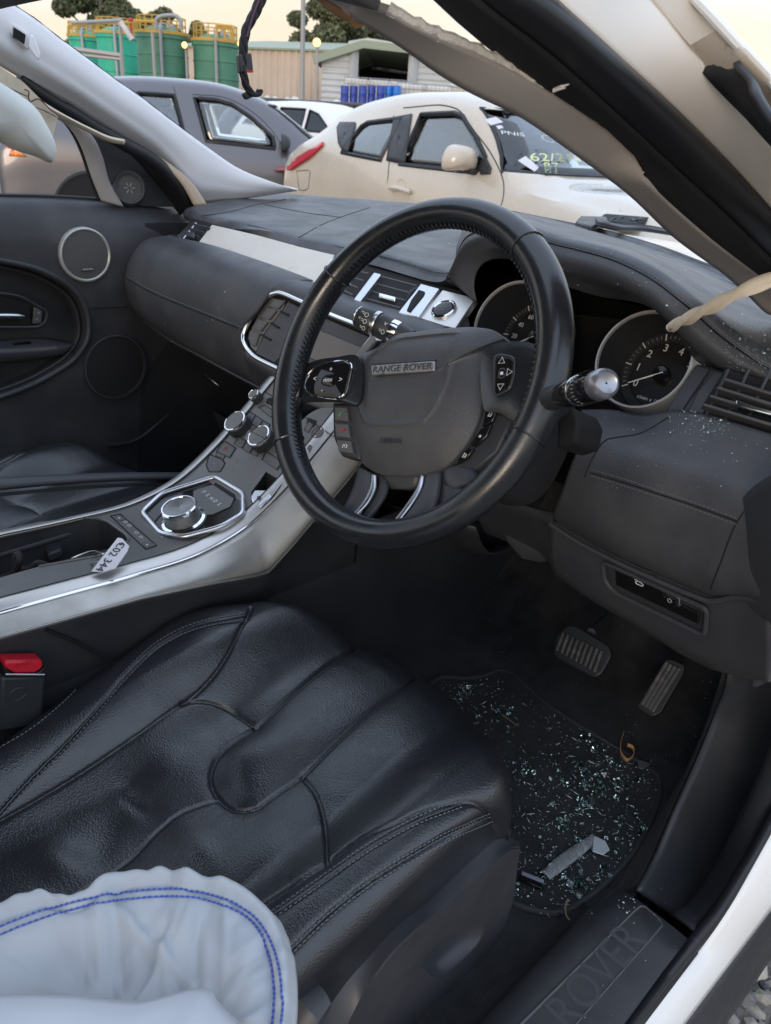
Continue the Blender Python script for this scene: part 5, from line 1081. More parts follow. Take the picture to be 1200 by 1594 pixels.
# knee bolster under the column, closing panel towards the footwell
A = [U(745, 808, x=.25), U(800, 820, x=.235), U(850, 830, x=.215), U(862, 850, x=.20)]; B = [U(760, 830, x=.30), U(810, 850, x=.285), U(850, 868, x=.27), U(880, 905, x=.30)]
obj('column_surround', grid_px([[U(700, 760, x=.22), U(760, 770, x=.21), U(830, 790, x=.20), U(870, 800, x=.19)], A, B, [p+Vector((.12, 0, -.01)) for p in B]], 20, 12), M_plastic, suv, solid=.004)
k = MB(); k.prism([U(*p, x=.255) for p in ((783, 828), (795, 824), (818, 838), (850, 848), (853, 858), (838, 862), (808, 856))], (.012, 0, -.02)); obj('column_lever', k, M_plastic_g, suv, bevel=.005, label='steering column release lever under the column')
under_ = [[U(300, 620, x=.42), U(470, 720, x=.42), U(620, 790, x=.40), U(740, 820, x=.38)], [U(300, 700, x=.50), U(470, 780, x=.50), U(620, 850, x=.48), U(760, 860, x=.44)]]
obj('dash_underside', grid_px(under_+[[p+Vector((.2, 0, -.02)) for p in under_[1]]], 20, 10), M_plastic, suv, solid=.004)
# ================================================================== steering wheel (turned 18 degrees to the left)
wt = rad(27.41); wC = Vector((0, -.37, 1.04)); wN = Vector((-math.cos(wt), 0, math.sin(wt))); wR0 = Vector((0, -1, 0)); wU0 = Vector((math.sin(wt), 0, math.cos(wt)))
ta = rad(18); wR = wR0*math.cos(ta)+wU0*math.sin(ta); wU = -wR0*math.sin(ta)+wU0*math.cos(ta)
def WF(a, b, h=0): return wC+wR*a+wU*b+wN*h
def WI(px, py, h=0):
    q = UP(px, py, wC+wN*h, wN)-wC; return (q.dot(wR), q.dot(wU))
def WPt(px, py, h=0): return UP(px, py, wC+wN*h, wN)
Rm, rt = .1715, .0165
def rimP(t, r=Rm, h=0): return wC+wR0*(math.sin(t)*r)+wU0*(math.cos(t)*r)+wN*h
k = MB(); n = 160; rows = []
seams_t = [rad(a) for a in (30, 96, 226, 297)]
for i in range(n):
    t = 2*math.pi*i/n; c = rimP(t); er = (c-wC).normalized()
    ds = min(abs((t-s_+math.pi) % (2*math.pi)-math.pi) for s_ in seams_t); thick = 1+.05*math.cos(2*(t-rad(60)))
    rows.append([c+er*(math.cos(p)*rt*.98*thick)+wN*(math.sin(p)*rt*1.04*thick) for p in [2*math.pi*j/20 for j in range(20)]])
k.grid(rows, closed_u=True, closed_v=True)
sw_ = obj('steering_wheel', k, M_leather_s, suv, smooth=80, label='black leather steering wheel turned slightly left')
for s_ in seams_t:
    k = MB(); c = rimP(s_); er = (c-wC).normalized(); et = wN.cross(er); k.tube([c+(er*math.cos(p)*rt*.98+wN*math.sin(p)*rt*1.04)*1.045+et*(.002*math.sin(p)) for p in np.linspace(0, 2*math.pi, 25)[:-1]], .0011, seg=6, closed=True); obj('rim_seam', k, M_leather_s, sw_)
# lacing along the inner side of the rim
k = MB()
for i in range(0, 170):
    t = 2*math.pi*i/170; a_deg = math.degrees(t)
    if 100 < a_deg < 215: continue
    er = (rimP(t)-wC).normalized(); et = wN.cross(er)
    for sgn in (-1, 1):
        p0 = wC+er*(Rm-rt*.97)+et*(.0028*sgn)+wN*(.0052+0); p1 = wC+er*(Rm-rt*1.02)-et*(.0003*sgn)+wN*(.0010)
        p0 = wC+er*(Rm-rt*.90)+et*(.0030*sgn)+wN*.0085
        if sgn > 0 or i % 1 == 0: k.tube([p0, (p0+p1)/2-er*.0016, p1], .0011, seg=5)
obj('rim_lacing', k, M_leather_s, sw_, kind='stuff')
k = MB(); k.tube([rimP(t, Rm-rt*.985, .0035) for t in np.linspace(rad(216), rad(460), 140)], .0011, seg=5); obj('rim_joint', k, M_leather_s, sw_)
# --- hub cover
hub_px = [(585, 542), (612, 524), (660, 515), (710, 510), (745, 510), (772, 516), (784, 527), (776, 533), (762, 545), (758, 580), (754, 620), (742, 665), (722, 700), (694, 728), (665, 738), (620, 741), (585, 736), (565, 722), (552, 700), (546, 670), (537, 640), (538, 605), (545, 570), (556, 556)]
HB = -.030
hub2 = [WI(px, py, HB) for px, py in hub_px]; hc_ = tuple(np.mean(np.array(hub2), 0))
pan_px = [(590, 533), (621, 522), (708, 514), (705, 550), (697, 590), (690, 612), (676, 640), (660, 657), (630, 661), (585, 660), (571, 655), (562, 640), (556, 612), (561, 575), (573, 548)]
PAN = [WI(px, py, -.016) for px, py in pan_px]; PANa = np.array(PAN+PAN[:1])
def hubh(a, b, s_):
    dome = .020*(1-s_**3.2); d = float(seg_dist(np.array([[a, b]]), PANa[2:14])[0]); ins = bool(inpoly(np.array([[a, b]]), PAN)[0])
    return HB-.0+dome - (.0022 if ins else 0)*min(1, d/.004) + .0016*math.exp(-(d/.0026)**2)
k = radial(hub2, hc_, hubh, lambda a, b, h: WF(a, b, h), 140, 46, skirt=HB-.03)
hub = obj('airbag_cover', k, M_dashclean, sw_, smooth=60, label='black airbag cover in the middle of the steering wheel')
# name bar
bar = [WPt(px, py, -.0125) for px, py in ((580, 570), (679, 563), (679, 579), (581, 586))]
k = MB(); k.prism(bar, wN*.0035); obj('name_bar', k, mat('worn_name_bar', (.34, .34, .34), .38, .7, wear=(70, .5, (.12, .12, .12), .2)), sw_, bevel=.0015)
ex = (bar[1]-bar[0]).normalized(); ey = wN.cross(ex); t_ = text_mb('RANGE ROVER', .0105, sum(bar, Vector())/4+wN*.0037, ex, ey, .0008); cc = sum(bar, Vector())/4
xs = [(Vector(v)-cc).dot(ex) for v in t_.v]; sc_ = (bar[1]-bar[0]).length*.92/(max(xs)-min(xs)); t_.v = [tuple(Vector(v)+ex*((Vector(v)-cc).dot(ex)*(sc_-1))) for v in t_.v]
obj('name_lettering', t_, M_plastic_g, sw_, smooth=0)
k = MB(); k.tube([bar[0]+(bar[0]-bar[3])*.18-wN*.001, bar[1]+(bar[1]-bar[2])*.18-wN*.001], .0016, seg=6); obj('bar_top_line', k, M_plastic, sw_)  # thin dark plastic bead along the top of the name bar
obj('airbag_lettering', text_mb('AIRBAG', .0085, WPt(607, 686, -.0118), wR, wU, .0008), M_plastic, sw_, smooth=0)
# --- spokes and switch pods
def patch_w(pix, hb, dome, m_, name, skirt=-.05, n=60, m=12, power=2.5, label=None, par=None):
    P = [WI(px, py, hb) for px, py in pix]; c = tuple(np.mean(np.array(P), 0))
    return obj(name, radial(P, c, lambda a, b, s_: hb+dome*(1-s_**power), WF, n, m, skirt=skirt), m_, par or sw_, smooth=55, label=label)
patch_w([(448, 610), (452, 592), (466, 574), (492, 561), (522, 556), (556, 554), (556, 630), (530, 627), (500, 626), (475, 628), (455, 640), (440, 655), (438, 632)], -.012, .004, M_leather_s, 'left_spoke', -.035)
patch_w([(756, 540), (790, 532), (826, 534), (848, 545), (852, 590), (842, 640), (826, 660), (800, 655), (776, 642), (756, 640)], -.016, .004, M_leather_s, 'right_spoke', -.035)
# left pad with chrome line and arrows
lp = [(474, 604), (478, 586), (492, 572), (508, 566), (540, 563), (546, 568), (543, 590), (537, 612), (530, 619), (514, 619), (482, 613)]
LPh = -.008
k = MB(); k.tube(catmull([WPt(px, py, LPh) for px, py in lp], 60, True), .0016, seg=8, closed=True); pd = obj('pad_surround', k, M_chrome, sw_)
patch_w([(lerp(510, px, .95), lerp(592, py, .95)) for px, py in lp], LPh, .002, M_gloss, 'control_pad', -.012)
patch_w([(500, 597), (504, 586), (512, 583), (523, 583), (519, 600), (504, 600)], LPh+.0022, .0012, M_gloss, 'mode_button', LPh)
WX = wR; WY = wU
for txt, px, py, s_ in (('MODE', 510, 592, .0050), ('+', 515, 575, .0090), ('-', 501, 607, .0090), ('<', 490, 590, .0095), ('>', 530, 591, .0095)):
    obj('pad_symbol', text_mb(txt, s_, WPt(px, py, LPh+.0036), WX, WY, .0003), M_print, sw_, smooth=0)
# right pad
rpd = [(770, 556), (778, 552), (796, 555), (801, 560), (800, 585), (794, 605), (773, 616), (769, 612)]
RPh = -.011
k = MB(); k.tube(rpoly([WPt(px, py, RPh) for px, py in rpd], .003), .0013, seg=8, closed=True); obj('pad_surround', k, M_plastic_g, sw_)
k = MB(); k.prism(rpoly([WPt(lerp(784, px, .93), lerp(583, py, .93), RPh+.002) for px, py in rpd], .003), wN*-.01); obj('control_pad', k, M_gloss, sw_, bevel=.001)
patch_w([(776, 578), (778, 574), (785, 573), (787, 580), (784, 588), (776, 590)], RPh+.0026, .0010, M_gloss, 'centre_button', RPh)
for a_, px, py in ((90, 781, 562), (0, 792, 579), (-90, 779, 601)):
    c = WPt(px, py, RPh+.0042); d = wR*math.cos(rad(a_))+wU*math.sin(rad(a_)); e_ = wN.cross(d); k = MB(); k.tube([c+d*.0038, c-d*.002+e_*.0034, c-d*.002-e_*.0034], .0005, seg=4, closed=True); obj('pad_symbol', k, M_print, sw_)
k = MB(); c = WPt(781, 581, RPh+.0042); k.box(c, (.003, .003, .0004), Matrix((wR, wU, wN)).transposed()); obj('pad_symbol', k, M_print, sw_, smooth=0)
# left lower stack (phone keys)
for i, (q, txt, m_) in enumerate((([(520, 633), (540, 634), (541, 656), (521, 654)], None, M_greenprint), ([(520, 658), (541, 660), (544, 682), (523, 680)], None, M_redprint), ([(523, 684), (545, 686), (549, 706), (527, 703)], None, M_print))):
    P = [WPt(*p, -.020) for p in q]; k = MB(); k.prism(P, wN*-.012); obj('phone_key', k, M_button, sw_, bevel=.0012)
    c = sum(P, Vector())/4+wN*.0006+wR*.002; k = MB()
    if i < 2: k.tube([c+wR*a+wU*b for a, b in ((-.0035, -.001-(.002 if i == 0 else 0)), (-.002, .001), (.001, .0018), (.0035, .001+(.002 if i == 0 else -.0015)))], [.0011, .0006, .0006, .0011], seg=5)
    else:
        k.tube([c+wR*a+wU*b for a, b in ((-.004, -.002), (-.0035, .002), (-.001, .002), (-.0015, -.001))], .0006, seg=4); k.tube([c+wR*.001+wU*.002, c+wR*.003, c+wR*.001-wU*.002], .0006, seg=4)
    obj('key_symbol', k, m_, sw_)
k = MB(); k.prism([WPt(*p, -.024) for p in ((517, 628), (548, 628), (560, 716), (530, 710), (518, 680))], wN*-.02); obj('key_housing', k, M_plastic, sw_, bevel=.003)
# right lower stack (cruise keys)
for i, q in enumerate(([(755, 640), (770, 630), (777, 634), (766, 657), (750, 664)], [(748, 667), (765, 660), (757, 680), (738, 696), (731, 692)], [(729, 695), (737, 699), (728, 712), (712, 722), (712, 716)])):
    P = [WPt(*p, -.026) for p in q]; k = MB(); k.prism(P, wN*-.008); obj('cruise_key', k, M_gloss, sw_, bevel=.001)
    c = sum(P, Vector())/len(P)+wN*.0006; k = MB(); d = (.0022, .0012, .0022)[i]; k.tube([c-wR*d-wU*d, c+wU*d, c+wR*d+wU*d*.4, c+wR*d*.2-wU*d], .0006, seg=4, closed=True); obj('key_symbol', k, M_print, sw_)
k = MB(); k.prism([WPt(*p, -.030) for p in ((752, 630), (776, 628), (800, 650), (775, 705), (735, 738), (700, 735), (728, 700))], wN*-.025); obj('key_housing', k, M_plastic, sw_, bevel=.004)
# two lower spokes with bright inlays, fork opening between
def spoke(pa, pb, h0, h1, m_, name, th=.012, bulge=.004):
    A = [WPt(px, py, lerp(h0, h1, i/(len(pa)-1))) for i, (px, py) in enumerate(pa)]; B = [WPt(px, py, lerp(h0, h1, i/(len(pb)-1))) for i, (px, py) in enumerate(pb)]
    return obj(name, ribbon(A, B, 24, 7, bulge, wN), m_, sw_, solid=th, soff=-1, smooth=60)
spoke([(556, 725), (553, 745), (545, 768), (531, 795)], [(585, 738), (582, 760), (571, 782), (545, 808)], -.034, -.010, M_plastic_g, 'lower_spoke')
spoke([(577, 738), (573, 762), (561, 785), (543, 806)], [(587, 738), (585, 760), (573, 783), (552, 806)], -.029, -.006, M_satin, 'spoke_inlay', .006, .002)
spoke([(588, 738), (586, 762), (574, 785), (556, 808)], [(606, 744), (604, 764), (592, 786), (572, 812)], -.038, -.016, M_plastic, 'spoke_return')
spoke([(661, 738), (656, 760), (644, 782), (626, 806)], [(688, 732), (686, 752), (682, 772), (672, 800)], -.034, -.010, M_plastic_g, 'lower_spoke')
spoke([(654, 739), (648, 760), (634, 782), (613, 810)], [(662, 739), (657, 760), (643, 784), (624, 809)], -.030, -.006, M_satin, 'spoke_inlay', .006, .002)
spoke([(688, 731), (690, 750), (700, 762), (730, 756)], [(730, 722), (738, 730), (742, 738), (740, 744)], -.034, -.020, M_plastic_g, 'spoke_web')
spoke([(684, 740), (682, 765), (672, 795), (640, 812)], [(740, 735), (745, 750), (735, 765), (700, 785)], -.036, -.012, M_plastic, 'spoke_web')
k = MB(); k.tube(catmull([WPt(px, py, h) for px, py, h in ((533, 803, -.004), (548, 815, -.002), (575, 821, .0), (600, 820, .0), (625, 814, 0), (660, 805, 0))], 30), [.0035]*24+list(np.linspace(.003, .001, 6)), seg=8); obj('spoke_trim', k, M_satin, sw_)
spoke([(590, 738), (592, 750), (600, 758), (610, 762)], [(656, 738), (655, 750), (650, 760), (640, 764)], -.036, -.040, M_plastic, 'hub_underside')
# --- column shroud and stalks
rows = []
for i, (d, ra, rb) in enumerate(((.035, .045, .040), (.06, .062, .056), (.10, .072, .070), (.16, .078, .080), (.24, .080, .082))):
    c = wC-wN*d-wU0*.012; rows.append([c+wR0*(math.copysign(abs(math.cos(t))**.7, math.cos(t))*ra)+wU0*(math.copysign(abs(math.sin(t))**.7, math.sin(t))*rb) for t in [2*math.pi*j/32 for j in range(32)]])
k = MB(); k.grid(rows, closed_u=True); obj('column_shroud', k, M_plastic, suv, smooth=60)
# left stalk: lights
a0 = U(640, 560, x=.075); a1 = U(618, 518, x=.072); a2 = U(556, 492, x=.055); ax = (a2-a1).normalized(); L = (a2-a1).length
k = MB(); k.lathe([(.0100, -.02), (.0125, .0), (.0150, L*.32), (.0150, L*.40), (.0143, L*.42), (.0143, L*.55), (.0150, L*.57), (.0135, L*.92), (.011, L*.985), (.001, L)], a1, ax, seg=28); sk = obj('light_stalk', k, M_plastic, suv, label='light stalk with printed symbols left of the wheel hub')
k = MB(); k.lathe([(.0153, L*.46), (.0156, L*.48), (.0156, L*.53), (.0153, L*.55)], a1, ax, seg=28); obj('stalk_ring', k, M_satin, sk)
k = MB(); k.lathe([(.0118, L*.93), (.0126, L*.96), (.0105, L*1.0), (.009, L*1.0)], a1, ax, seg=28); obj('stalk_tip', k, M_chrome, sk)
k = MB(); k.lathe([(.0128, -.002), (.0136, .003), (.0136, .007), (.0128, .010)], a1, ax, seg=28); obj('stalk_collar', k, M_chrome, sk)
k = MB(); k.tube([a1-ax*.05-Vector((0, 0, .01)), a1-ax*.01], .010, seg=12); obj('stalk_root', k, M_plastic_g, sk)
k = MB(); k.prism([U(*p, x=.075) for p in ((577, 520), (588, 529), (560, 562), (548, 556))], (.01, 0, -.004)); obj('stalk_lever', k, M_satin, sk, bevel=.002)
vd = (Vector(CAM)-a1); vd = (vd-ax*vd.dot(ax)).normalized(); ew = ax.cross(vd)
def on_stalk(base, ax_, vd_, r, l, ang): e_ = ax_.cross(vd_); return base+ax_*l+(vd_*math.cos(ang)+e_*math.sin(ang))*r
for l, ang, s_ in ((.20, -.35, 'o'), (.20, .3, 'A'), (.66, -.7, 'o'), (.66, -.15, 'o'), (.68, .35, 'o'), (.80, .0, '<'), (.80, .5, '>')):
    c = on_stalk(a1, ax, vd, .0156, L*l, ang); nn = (vd*math.cos(ang)+ew*math.sin(ang)); ee = ax.cross(nn)
    if s_ == 'o': k = MB(); k.tube([c+(ax*math.cos(t)*.0022+ee*math.sin(t)*.0026) for t in np.linspace(0, 6.28, 11)[:-1]], .0004, seg=4, closed=True); k.tube([c+ax*.003, c+ax*.005], .0004, seg=4); k.tube([c+ax*.003+ee*.002, c+ax*.005+ee*.002], .0004, seg=4)
    else: k = text_mb(s_, .006, c, -ax, -ee, .0003)
    obj('stalk_symbol', k, M_print, sk, smooth=0)
# right stalk: wipers
b1 = U(884, 613, x=-.015); b2 = U(942, 597, x=-.045); ax = (b2-b1).normalized(); L = (b2-b1).length
k = MB(); k.lathe([(.0085, -.05), (.0095, -.015), (.0116, 0), (0.01204, L*.25), (0.01135, L*.28), (0.01135, L*.30), (0.01221, L*.33), (0.01247, L*.74), (0.01187, L*.82), (0.01118, L*.86)], b1, ax, seg=28); wk = obj('wiper_stalk', k, M_gloss, suv, label='wiper stalk with bright rounded end right of the wheel')
k = MB(); k.lathe([(0.01135, L*.84), (0.01204, L*.87), (0.01213, L*.98), (0.01118, L*1.06), (0.00817, L*1.10), (0.00731, L*1.09), (0.00086, L*1.07)], b1-ax*L*.04, ax, seg=32); obj('stalk_cap', k, mat('dull_silver_cap', (.34, .35, .38), .32, .8), wk)
k = MB(); k.lathe([(0.01230, L*.30), (0.01273, L*.31), (0.01273, L*.34), (0.01230, L*.35)], b1, ax, seg=28); obj('stalk_ring', k, M_chrome, wk)
vd = (Vector(CAM)-b1); vd = (vd-ax*vd.dot(ax)).normalized(); ew = ax.cross(vd)
for j in range(9):
    ang = -1.0+j*.25; c = on_stalk(b1, ax, vd, .0125, L*.50, ang); nn = (vd*math.cos(ang)+ew*math.sin(ang)); k = MB(); k.box(c, (.004, .0008, .0004), Matrix((ax, ax.cross(nn), nn)).transposed()); obj('stalk_mark', k, M_print_dim, wk, smooth=0)
k = MB(); k.prism([on_stalk(b1, ax, vd, .0135, L*l, a_) for l, a_ in ((.45, -1.7), (.75, -1.7), (.75, -1.3), (.45, -1.3))], vd*.004); obj('stalk_slider', k, M_plastic, wk, bevel=.001)
k = MB(); k.tube([b1-ax*.06, b1-ax*.03, b1], [.012, .011, .010], seg=12); obj('stalk_root', k, M_plastic, wk)
k = MB(); k.prism([U(*p, x=.06) for p in ((866, 652), (890, 632), (902, 655), (896, 690), (866, 700))], (.05, 0, -.02)); obj('column_side', k, M_void, suv, bevel=.004)
# ================================================================== centre console
cz = catmull([np.array(p) for p in ((-.62, .765), (-.40, .752), (-.28, .744), (-.19, .738), (-.09, .737), (-.02, .754), (.05, .795), (.105, .838), (.15, .876), (.20, .92))], 120)
def ZC(x): return float(np.interp(x, cz[:, 0], cz[:, 1]))
def CN(x):
    d = (ZC(x+.004)-ZC(x-.004))/.008; return Vector((-d, 0, 1)).normalized()
def CP(px, py, h=0):
    """point on the console top seen at a pixel"""
    lo, hi = 0.9, 2.2; d = ray(px, py); d = d/np.linalg.norm(d); lo, hi = .4, 2.4
    f = lambda t: (CAM+d*t)[2]-ZC((CAM+d*t)[0])-h/max(.2, CN((CAM+d*t)[0]).z)
    a = lo
    for t in np.linspace(lo, hi, 120):
        if f(t) < 0: break
        a = t
    b = t
    for _ in range(24):
        m_ = (a+b)/2
        if f(m_) > 0: a = m_
        else: b = m_
    return Vector(CAM+d*a)
xs_ = np.linspace(-.62, .185, 110)
# painted top panel with the tray opening and the key-slot opening cut out
k = MB(); rows = []
ny = 25; ys_ = np.linspace(-.0835, .0835, ny)
tray = [CP(*p) for p in ((-10, 893), (60, 877), (172, 862), (196, 846), (200, 842), (182, 822), (160, 810), (140, 806), (100, 812), (-10, 830))]
def slab(yA, yB, h0, h1, name, m_, par, cols=4, bev=0, label=None, xa=-.62, xb=.185, bulge=0):
    X_ = np.linspace(xa, xb, 110); R_ = []
    for yv in np.linspace(yA, yB, cols):
        t = (yv-yA)/(yB-yA); R_.append([Vector((x, yv, ZC(x)))+CN(x)*(lerp(h0, h1, t)+bulge*4*t*(1-t)) for x in X_])
    kk = MB(); kk.grid(R_); return obj(name, kk, m_, par, solid=.006, soff=-1, smooth=60, label=label)
con = slab(-.0785, .0785, 0, 0, 'console_panel', M_conpanel, suv, 20, label='grey centre console panel with controls')
bpy.context.view_layer.update()
# cut the storage tray and the key slot
def cutter(P, up=.03, dn=.12):
    kk = MB(); kk.prism([p+Vector((0, 0, up)) for p in P], (0, 0, -dn)); o = obj('c', kk, M_void, None, smooth=0); return o
trayP = [Vector((-.70, -.062, .74))]+[CP(*p) for p in ((60, 882), (150, 866), (190, 853), (201, 840), (196, 832), (168, 812), (152, 807), (128, 806), (60, 815))]+[Vector((-.70, .062, .74))]
slotP = [CP(*p) for p in ((414, 734), (441, 751), (425, 772), (406, 790), (391, 781), (392, 766))]
c1 = cutter(trayP, .06, .2); c2 = cutter(slotP, .05, .1)
boolean(con, [c1, c2]); drop(c1); drop(c2)
con.data.polygons.foreach_set('use_smooth', [True]*len(con.data.polygons)); con.data.set_sharp_from_angle(angle=rad(35))
# bright edge strips both sides, brushed flank
slab(-.101, -.0790, -.004, .002, 'edge_strip', M_alu, con, 6, bulge=.002)
slab(.0790, .101, .002, -.004, 'edge_strip', M_alu, con, 6, bulge=.002)
k = MB(); k.tube([Vector((x, -.1015, ZC(x)))+CN(x)*-.004 for x in xs_], .0022, seg=8); obj('edge_bead', k, M_chrome, con)
k = MB(); k.tube([Vector((x, -.0788, ZC(x)))+CN(x)*.0016 for x in xs_], .0011, seg=6); obj('edge_joint', k, M_void, con)
k = MB(); k.tube([Vector((x, .0788, ZC(x)))+CN(x)*.0016 for x in xs_], .0011, seg=6); obj('edge_joint', k, M_void, con)
fl_top = [Vector((x, -.1022, ZC(x)-.007)) for x in xs_]
lowp = [(-.62, .745), (-.368, .737), (-.312, .732), (-.20, .722), (-.10, .706), (-.03, .692), (-.006, .690), (.04, .722), (.145, .802), (.185, .84)]
lowx = np.array([p[0] for p in lowp]); lowz = np.array([p[1] for p in lowp])
R_ = []
for t in np.linspace(0, 1, 10):
    R_.append([Vector((p.x, lerp(-.1022, -.136, math.sin(t*math.pi/2)), lerp(p.z, min(p.z-.004, float(np.interp(p.x, lowx, lowz))), t))) for p in fl_top])
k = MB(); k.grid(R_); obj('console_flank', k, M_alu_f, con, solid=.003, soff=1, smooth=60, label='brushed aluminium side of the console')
k = MB(); k.tube([R_[-1][i]+Vector((0, -.001, 0)) for i in range(0, 110)], .0024, seg=6); obj('flank_edge', k, M_alu, con)
R2 = [[Vector((p.x, .1022+.02*t, lerp(ZC(p.x)-.006, ZC(p.x)-.06, t))) for p in fl_top] for t in (0, .5, 1)]
k = MB(); k.grid(R2); obj('console_flank', k, M_plastic, con, solid=.003, smooth=60)
k = MB(); P = [R_[-1][i] for i in range(20, 110)]; rows = [[p+Vector((0, .004, 0)) for p in P], [p+Vector((0, .006, -.012)) for p in P], [Vector((p.x, -.112, min(p.z-.05, .66))) for p in P], [Vector((p.x, -.110, .50)) for p in P]]; k.grid(rows); obj('console_lower_panel', k, M_plastic, suv, solid=.003, smooth=60)
k = MB(); k.tube([U(72, 980, y=-.134), U(120, 1000, y=-.126), U(168, 1026, y=-.120)], .0022, seg=6); obj('panel_gap', k, M_void, suv)
# tray
k = MB(); P = [Vector((p.x, p.y, p.z-.002)) for p in trayP]; Q = [Vector((p.x*1+.0, p.y*.92, p.z-.075)) for p in P]; n = len(P); k.grid([P, Q], closed_u=True); k.f.append(tuple(range(n, 2*n))); tr = obj('storage_tray', k, M_plastic, con, solid=.003, smooth=0, label='open black storage tray in the console')
k = MB(); k.tube([CP(60, 882), CP(150, 866), CP(190, 853), CP(201, 840), CP(196, 832), CP(168, 812), CP(152, 807), CP(128, 806), CP(60, 815), CP(-20, 832)], .0022, seg=6); obj('tray_lip', k, M_conpanel, tr)
for pa, pb, z in (((-10, 905), (170, 858), .725), ((-10, 868), (110, 832), .715)): k = MB(); k.tube([U(*pa, z=z), U(*pb, z=z)], .004, seg=8, flat=.5); obj('tray_rail', k, M_plastic_g, tr)
k = MB(); k.prism([U(*p, z=.690) for p in ((70, 850), (95, 846), (98, 868), (76, 876))], (0, 0, .014)); obj('tray_clip', k, M_plastic_g, tr, bevel=.003)
# --- key slot contents
k = MB(); P = [Vector((p.x, p.y, p.z-.03)) for p in slotP]; k.grid([slotP, P], closed_u=True); k.f.append(tuple(range(6, 12))); obj('slot_well', k, M_void, con, solid=.002, smooth=0)
k = MB(); k.prism([CP(*p, .0015) for p in ((396, 762), (414, 762), (424, 772), (405, 789), (392, 781), (390, 772))], (0, 0, -.006)); sl2 = obj('slot_door', k, M_satin, con, bevel=.002, label='silver flap of the small console slot')
c = CP(405, 775, .0018); k = MB(); k.prism([c+Vector((math.cos(t)*.0048, math.sin(t)*.0048 if math.sin(t) > -.5 else -.0024, 0)) for t in np.linspace(0, 6.28, 16)[:-1]], (0, 0, .001)); obj('flap_notch', k, M_plastic, con, smooth=0)
# --- rotary gear selector
gfr = [(223, 797), (258, 764), (292, 752), (334, 743), (350, 749), (376, 768), (380, 775), (378, 796), (370, 805), (345, 817), (305, 832), (283, 834), (262, 832), (252, 829), (234, 812)]
gp0_ = (CP(262, 800)+CP(345, 780))/2; gq = CP(372, 784)-CP(232, 802); gn_ = gq.cross(Vector((0, 1, 0))); gn_ = gn_.normalized() if gn_.z > 0 else -gn_.normalized()
def SG(px, py, h=0): return UP(px, py, gp0_+gn_*(h+.003), gn_)
gfr = [(221, 797), (252, 768), (335, 742), (378, 768), (378, 800), (344, 820), (286, 836), (250, 830)]
k = MB(); k.tube(rpoly([SG(*p, .003) for p in gfr], .010), .0040, seg=10, closed=True, up=gn_); gs_ = obj('gear_selector', k, M_satin, suv, label='rotary gear selector in an eight sided bright frame')
k = MB(); k.prism(rpoly([SG(*p, -.001) for p in gfr], .010), gn_*-.012); obj('bezel_body', k, M_conpanel, gs_, smooth=30)
k = MB(); k.prism(rpoly([SG(lerp(300, px, .92), lerp(790, py, .92), .0005) for px, py in gfr], .010), gn_*-.002); obj('selector_plate', k, M_gloss, gs_, smooth=30)
k = MB(); k.prism([SG(*p, .0025) for p in ((301, 764), (331, 754), (364, 776), (358, 788), (330, 800), (306, 802), (300, 790))], gn_*-.002); obj('letter_plate', k, M_conpanel, gs_, bevel=.0006)
k = MB(); k.prism([SG(*p, .0022) for p in ((335, 750), (366, 770), (365, 777), (332, 756))], gn_*-.002); obj('plate_slot', k, M_void, gs_, smooth=0)
lx = Vector((0, -1, 0)); ly = gn_.cross(lx).normalized()
for ch, px, py in (('P', 317, 766), ('R', 323, 771), ('N', 329, 776), ('D', 335, 780), ('S', 341, 785)):
    obj('gear_letter', text_mb(ch, .0092, SG(px, py, .0030), lx, ly, .0005), M_print, gs_, smooth=0)
sc0 = SG(286, 810, .001); sn = gn_
k = MB(); k.lathe([(.0315, .0), (.0315, .0015), (.0275, .0035), (.0262, .002)], sc0, sn, seg=48); obj('knob_base', k, M_chrome, gs_)
k = MB(); prof = [(.0248, .0), (.0248, .020)]; k.lathe(prof, sc0, sn, seg=48); kn_ = obj('knob_grip', k, mat('knurled_metal', (.45, .44, .42), .3, 1.0, bump=('noise', 900, .8, .001)), gs_)
k = MB(); k.lathe([(.0249, .0195), (.0262, .0205), (.0262, .0245), (.0245, .0262), (.0228, .0262), (.0222, .0252)], sc0, sn, seg=48); obj('knob_rim', k, M_chrome, gs_)
k = MB(); k.lathe([(.0224, .0250), (.012, .0247), (.001, .0245)], sc0, sn, seg=48); obj('knob_top', k, mat('dark_mirror_top', (.20, .19, .19), .12, .9), gs_)
k = MB(); k.lathe([(.040, .0004), (.0385, .0012), (.0375, .0004)], sc0+Vector((-.004, .004, -.001)), sn, seg=48); obj('knob_well', k, M_plastic, gs_)
# --- switch row behind the selector
def cbox(pix, h, t, name, m_, par, bev=.0006): k = MB(); k.prism([CP(*p, h) for p in pix], (0, 0, -t)); return obj(name, k, m_, par, bevel=bev, smooth=30)
k = MB(); k.tube([CP(*p, .0006) for p in ((172, 803), (187, 800), (244, 849), (227, 855))], .0007, seg=5, closed=True); mr = obj('terrain_switch_row', k, M_void, con)
cbox(((175, 804), (187, 802), (196, 808), (182, 811)), .0012, .003, 'terrain_switch', M_button, con); cbox(((217, 845), (233, 841), (243, 848), (228, 854)), .0012, .003, 'terrain_switch', M_button, con)
for px, py in ((195, 812), (201, 818), (212, 829), (219, 836)):
    c = CP(px, py, .0008); k = MB(); k.tube([c+Vector((a, b, 0)) for a, b in ((-.002, -.003), (.002, -.003), (.0024, .001), (0, .003), (-.002, .002))], .0005, seg=4, closed=True); obj('terrain_symbol', k, M_print, con)
